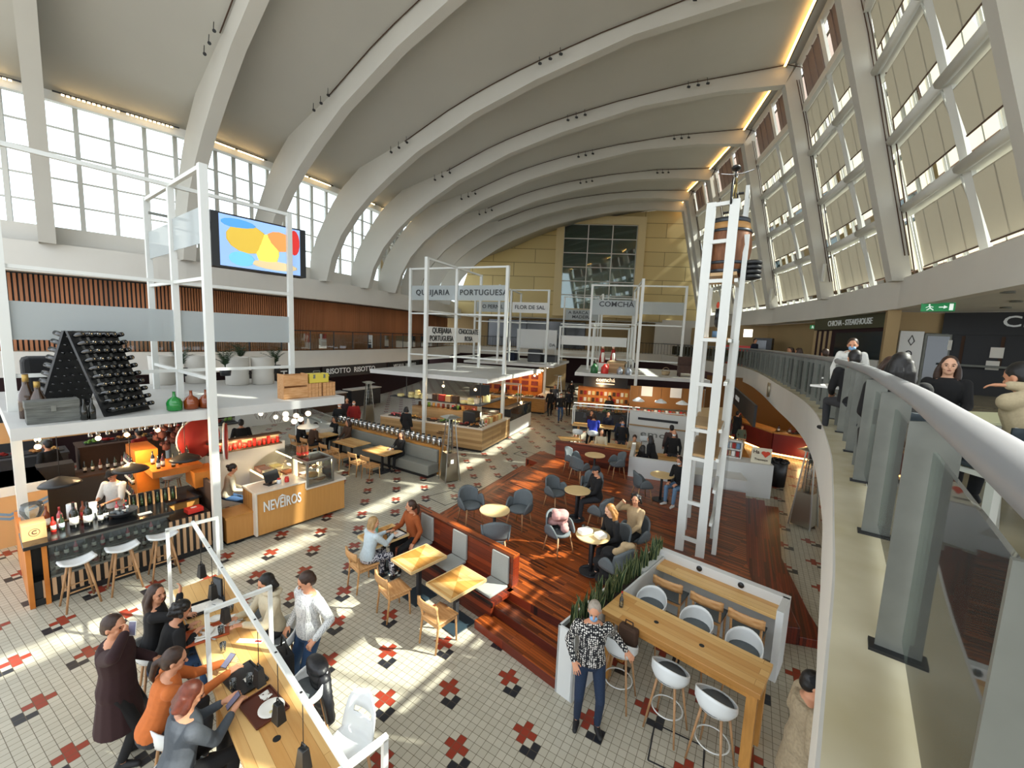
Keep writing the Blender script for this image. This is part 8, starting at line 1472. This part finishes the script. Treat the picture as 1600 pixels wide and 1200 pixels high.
person('woman with long black hair in black seen from behind next to the balcony rail', (3.7, 3.95), 1.0, 'sit', 'c_black', 'c_black', 'shoe_black', 'skin', 'hair_black', 'longback', h=1.7, z0=ZM, seat=.46, detail=1, lean=.1, hp=.1, wide=1.1)
person('young woman with glasses and long dark hair in black, facing us and speaking', (5.35, 5.1), -2.3, 'sit', 'c_black', 'c_black', 'shoe_black', 'skin_pale', 'hair_brown', 'long', h=1.66, z0=ZM, detail=2, lean=.05)
person('smiling woman with dark hair sitting behind the woman in black', (4.5, 4.95), -2.2, 'sit', 'c_black', 'c_black', 'shoe_black', 'skin', 'hair_brown', 'long', h=1.6, z0=ZM, detail=1, lean=.1, hy=.3, hp=.2)
person('person in a beige corduroy jacket with dark hair resting the head on one hand', (4.25, 3.25), 1.75, 'sit', 'c_beige_light', 'c_charcoal', 'shoe_black', 'skin', 'hair_black', 'short', h=1.68, z0=ZM, detail=1, lean=.3, hp=.35, wide=1.15, lh=(-.1, .2, 1.12))
sp_ = person('person in a black t-shirt with an orange back print at a mezzanine table', (5.25, 6.35), 1.3, 'sit', 'c_black', 'c_charcoal', 'shoe_black', 'skin', 'hair_black', 'short', h=1.72, z0=ZM, detail=1, lean=.15, wide=1.1)
m = MB(); m.lathe([(0, 0), (.1, .0)], n=16); o = m.build('shirt_print', 'print_orange', sp_, loc=(0, -.155, .93)); o.rotation_euler = (PI/2, 0, 0); text('print_lettering', 'SANTA\nCRUZ', .07, 'print_yellow', sp_, (0, -.165, .93), (PI/2-.1, 0, 0))
person('waiter in a white shirt and blue mask bending over a mezzanine table', (6.6, 8.1), -2.3, 'stand', 'c_white', 'c_black', 'shoe_black', 'skin', 'hair_brown', 'short', h=1.72, z0=ZM, detail=1, lean=.7, mask='mask_blue', hp=.2)
person('person in a coat with a big fur trimmed hood on the mezzanine', (8.3, 11.1), 1.5, 'sit', 'c_charcoal', 'c_black', 'shoe_black', 'skin', 'hair_brown', 'short', h=1.7, z0=ZM, hood='c_beige', coat=.3)
person('man in a navy jacket standing far along the mezzanine by the red panel', (13.7, 23.7), -1.2, 'stand', 'c_navy', 'c_black', 'shoe_black', 'skin', 'hair_brown', 'short', h=1.75, z0=ZM)
for i, (x, y, l, s_) in enumerate(((11.0, 16.0, 'person in maroon seated at a far mezzanine table, nearer us', 'c_maroon'), (11.6, 17.0, 'person in brown seated at a far mezzanine table', 'c_brown'), (12.0, 18.0, 'person in grey seated at a far mezzanine table', 'c_grey'), (13.6, 20.6, 'person in black seated by the palm on the mezzanine', 'c_black'))): person(l, (x, y), 1+i, 'sit', s_, 'c_black', 'shoe_black', 'skin', 'hair_brown', ['long', 'short'][i % 2], h=1.66, z0=ZM)
for i, (x, y) in enumerate(((5.6, 6.9), (7.2, 8.8), (9.0, 11.6), (10.6, 14.4), (12.3, 17.6), (13.9, 21.4))): slab_leg_table('mezzanine_table', 'small white table on the mezzanine along the curved rail', 'table', .75, .75, .74, 'sign_white', (x, y, ZM), .5, 'white tables along the rail', base='white_steel')
for i, (x, y, r) in enumerate(((7.9, 9.3, 1.3), (8.4, 10.6, -.5), (9.6, 12.4, 2.6), (9.9, 13.4, -.4), (11.0, 15.0, 2.4), (12.6, 18.4, 2.5), (13.5, 20.2, 0), (9.6, 11.2, 1.2), (11.6, 15.8, 1.5))): place(mchair, (x, y, ZM), r, 'white legged chair at the small tables along the curved mezzanine rail', 'white legged chairs along the rail')
# stacked papers, drinks
for i, (x, y) in enumerate(((3.2, 2.3), (4.3, 4.1), (5.2, 4.2))): t = thing('paper_cup', f'paper cup on a lime mezzanine table, {["nearer the rail", "by the woman in black", "by the woman with glasses"][i]}', 'cup', (x, y, 4.27)); m = MB(); m.lathe([(.028, 0), (.04, .1), (.036, .1), (0, .01)], n=12); m.build('cup_body', 'paper', t)
# shop fronts
def front(name, label, a, b, z0, z1, mt, cat='shop front', sub=None):
    a_, b_ = Vector((*a, 0)), Vector((*b, 0)); d = b_-a_; t = thing(name, label, cat, (a_.x, a_.y, 0), math.atan2(d.y, d.x)); m = MB(); m.b2((0, 0, z0), (d.length, .1, z1)); m.build('front_wall', mt, t); return t, d.length
t, L1 = front('shop_facade', 'dark shop front lettered CHICHA - STEAKHOUSE on the mezzanine', (15.1, 20.9), (13.75, 15.3), ZM, 6.3, 'c_maroon'); m = MB(); m.b2((-.1, -.1, 5.75), (L1+.1, 0, 6.3)); m.build('fascia_board', 'c_olive', t); text('lettering', 'CHICHA - STEAKHOUSE', .34, 'white_plastic', t, (L1*.52, -.11, 6.02), (PI/2, 0, 0), .95, .01)
m = MB(); [m.b2((.3+.5*i, -.03, ZM), (.5+.5*i, -.005, 5.7)) for i in range(3)]; m.build('curtain', 'c_beige', t); m = MB(); m.b2((1.9, -.02, ZM+1), (L1-.4, -.005, 5.6)); m.build('dark_window', 'dark_glazing', t); m = MB(); m.b2((1.4, -.3, ZM), (L1, -.02, ZM+1.0)); m.build('counter_front', 'rib_white', t)
m = MB(); m.bar((13.6, 15.2, 4.9), (13.15, 14.6, 4.9), .35, 2.8); m.build('trim_80', 'beige_wall', kind='structure')
m = MB(); m.bar((13.6, 15.35, 4.9), (15.35, 14.95, 4.9), .1, 2.8); m.build('wall_mezzanine_recess', 'beige_wall', kind='structure')
t, L2 = front('shop_facade', 'black shop front whose sign begins CHICHA at the right edge of the view', (15.2, 14.9), (18.6, 10.5), ZM, 6.3, 'dark'); m = MB(); m.b2((0, -.1, 5.55), (L2, 0, 6.3)); m.build('fascia_board', 'dark', t); text('lettering', 'CHICHA', .5, 'white_plastic', t, (1.35, -.12, 5.98), (PI/2, 0, 0), 1.2, .01, 'LEFT')
[MB().b2((.5+.9*i, -.04, ZM+1), (.58+.9*i, -.01, 5.5)).build('window_post', 'c_brown', t) for i in range(5)]; m = MB(); m.b2((.2, -.35, ZM+.95), (L2, 0, ZM+1.02)); m.build('ledge', 'steel_grey', t); m = MB(); m.b2((1.2, -.06, 4.8), (1.5, -.05, 5.15)); m.build('notice_sheet', 'paper', t); m = MB(); m.b2((1.15, -.06, 4.4), (1.45, -.05, 4.7)); m.build('notice_sheet', 'paper', t)
m = MB(); m.b2((.05, -.12, 5.0), (.3, -.1, 5.35)); m.build('notice_sheet', 'paper', t)
m = MB(); [m.b2((2.0+.5*i, -.03, 4.6), (2.2+.5*i, -.01, 5.2), i % 3) for i in range(6)]; q = m.build('back_bar_goods', ['c_brown', 'orange_wood', 'c_maroon'], t); q['kind'] = 'stuff'
t = thing('door_jamb_board', 'beige pier at the right end of the black shop front', 'pier', (12.9, 8.6, ZM)); 
m = MB(); m.b2((-.2, -.2, 0), (.35, .2, 2.8)); m.build('pier_body', 'beige_wall', t)
t = thing('advert_panel', 'white advertising panel with dark lettering standing by the beige wall', 'panel', (14.2, 14.95, ZM), -.25); m = MB(); m.b2((-.35, 0, 0), (.35, .08, 2.1)); m.build('board', 'sign_white', t); text('lettering', 'CUIL', .3, 'charcoal', t, (-.05, -.01, 1.1), (PI/2, PI/2, 0), 1., .004); m = MB(); m.tube([(.0, -.01, 1.6), (-.09, -.01, 1.75), (0, -.01, 1.95), (.09, -.01, 1.75)], .015, 5, closed=True); m.build('leaf_mark', 'charcoal', t)
t = thing('wall_display', 'framed glass display beside the white advertising panel', 'display', (14.95, 14.75, ZM), -.25); m = MB(); m.b2((-.4, 0, .1), (.4, .1, 2.05)); m.build('display_case', 'steel_grey', t, bevel=.03); m = MB(); m.b2((-.32, -.01, .2), (.32, .0, 1.95)); m.build('display_glass', 'dark_glazing', t)
def exit_sign(label, loc, rz_, w_=.6, h_=.22):
    t = thing('exit_sign', label, 'sign', loc, rz_); m = MB(); m.b2((-w_/2, 0, 0), (w_/2, .05, h_)); m.build('sign_box', 'exit_green', t); m = MB(); m.b2((.02, -.01, h_*.45), (.14, -.002, h_*.55)); m.add([(.12, -.006, h_*.3), (.12, -.006, h_*.7), (.2, -.006, h_*.5)], [(0, 2, 1)]); m.b2((w_/2-.12, -.01, .03), (w_/2-.04, -.002, h_-.03)); m.build('arrow', 'exit_white', t)
    m = MB(); m.ball((-w_*.25, -.008, h_*.78), (.022, .004, .022), 8); m.tube([(-w_*.25, -.008, h_*.65), (-w_*.22, -.008, h_*.4), (-w_*.32, -.008, h_*.15)], .012, 4); m.tube([(-w_*.22, -.008, h_*.4), (-w_*.12, -.008, h_*.15)], .012, 4); m.tube([(-w_*.35, -.008, h_*.45), (-w_*.25, -.008, h_*.62), (-w_*.13, -.008, h_*.5)], .01, 4); m.build('running_figure', 'exit_white', t)
exit_sign('green emergency exit sign hanging from the mezzanine soffit', (12.2, 12.2, 6.08), -.8, .7, .24); exit_sign('small green exit sign on the beige wall past the steakhouse', (16.2, 22.6, 5.9), -1.0, .5, .2)
m = MB(); m.bar((15.2, 21.0, 4.9), (16.3, 21.6, 4.9), .3, 2.8); m.bar((16.6, 21.4, 4.9), (17.9, 29.5, 4.9), .1, 2.8); m.bar((17.9, 29.5, 4.9), (16.4, 31.0, 4.9), .1, 2.8); m.bar((16.4, 31, 4.9), (17.6, 43, 4.9), .1, 2.8); m.build('wall_mezzanine_back', 'beige_wall', kind='structure')
for i, (y, l) in enumerate(((23.2, 'grey metal'), (25.2, 'brown wooden'))): 
    m = MB(); m.b2((-.5, -.06, 0), (.5, 0, 2.15)); o = m.build(f'door_{i+1}', 'steel_grey' if i == 0 else 'c_brown', loc=(16.75+.16*(y-21.4)-.05, y, ZM), rz=math.atan2(8.1, 1.3)+PI, kind='structure'); h_ = MB(); h_.box((.38, -.1, 1.05), (.12, .05, .03)); h_.build('handle', 'chrome', o)
t = thing('red_hoarding', 'red panel against the beige wall far along the mezzanine', 'panel', (15.2, 28.2, ZM), -.7); m = MB(); m.b2((-1.1, 0, 0), (1.1, .08, 1.3)); m.build('board', 'bright_red', t)
t = thing('vending_machine', 'black vending machine beside the red panel on the mezzanine', 'machine', (16.3, 27.2, ZM), -.7); m = MB(); m.b2((-.5, -.4, 0), (.5, .4, 1.85)); m.build('machine_body', 'black_metal', t); m = MB(); m.b2((-.4, -.42, .7), (.2, -.4, 1.7)); m.build('machine_window', 'dark_glazing', t)
t = thing('wall_lantern', 'small warm wall box sign with a red mark far along the mezzanine', 'sign', (15.3, 27.4, 5.4), -.7); m = MB(); m.b2((-.25, 0, 0), (.25, .1, .5)); m.build('sign_box', 'lit_panel', t)
palm('bushy potted palm by the far end of the mezzanine', (12.4, 24.5, ZM), 1.1, 12, 9, None, 'pot_white')
for i, (u, x, y) in enumerate(((0, 9.5, 9.5), (1, 11.5, 11.0), (2, 13.0, 12.5))): t = thing('ceiling_downlight', f'round recessed downlight in the mezzanine soffit, {["nearest the camera", "in the middle", "nearest the exit sign"][i]}', 'lamp', (x+1.5, y, 6.3)); m = MB(); m.cyl((0, 0, -.02), .12, .03, 16); m.build('trim_ring', 'steel_grey', t)
# wall mounted speaker on a slanted column and letter U on the fascia
p = rp(5, 24.0, 8.4, -.35); t = thing('column_speaker', 'slim white column loudspeaker on the slanted leg above the steakhouse', 'speaker', p, .3); m = MB(); m.box((0, 0, 0), (.12, .1, .8)); m.build('speaker_body', 'rib_white', t); m = MB(); m.bar((0, .02, 0), (.2, .15, 0), .04); m.build('bracket', 'steel_grey', t)
p = rp(6, 24.0, 8.0, -.35); t = thing('column_speaker', 'slim white column loudspeaker on the farther slanted leg behind the tower', 'speaker', p, .3); m = MB(); m.box((0, 0, 0), (.12, .1, .8)); m.build('speaker_body', 'rib_white', t); m = MB(); m.bar((0, .02, 0), (.2, .15, 0), .04); m.build('bracket', 'steel_grey', t)
q, d = ES[61], (ES[62]-ES[60]).normalized(); best = min(range(len(ES)), key=lambda i: abs(ES[i].x/max(ES[i].y, .1)-.63) + (0 if ES[i].y > 8 else 9)); q = ES[best]; d = (ES[best+1]-ES[best-1]).normalized(); nrm = Vector((-d.y, d.x, 0))
t = thing('fascia_letter', 'grey letter U mounted on the white balcony fascia', 'letter', (q.x+nrm.x*.03, q.y+nrm.y*.03, 3.2), math.atan2(-d.y, -d.x)); text('letter_shape', 'U', .75, 'mirror_steel', t, (0, -.02, 0), (PI/2, 0, 0), .9, .03)
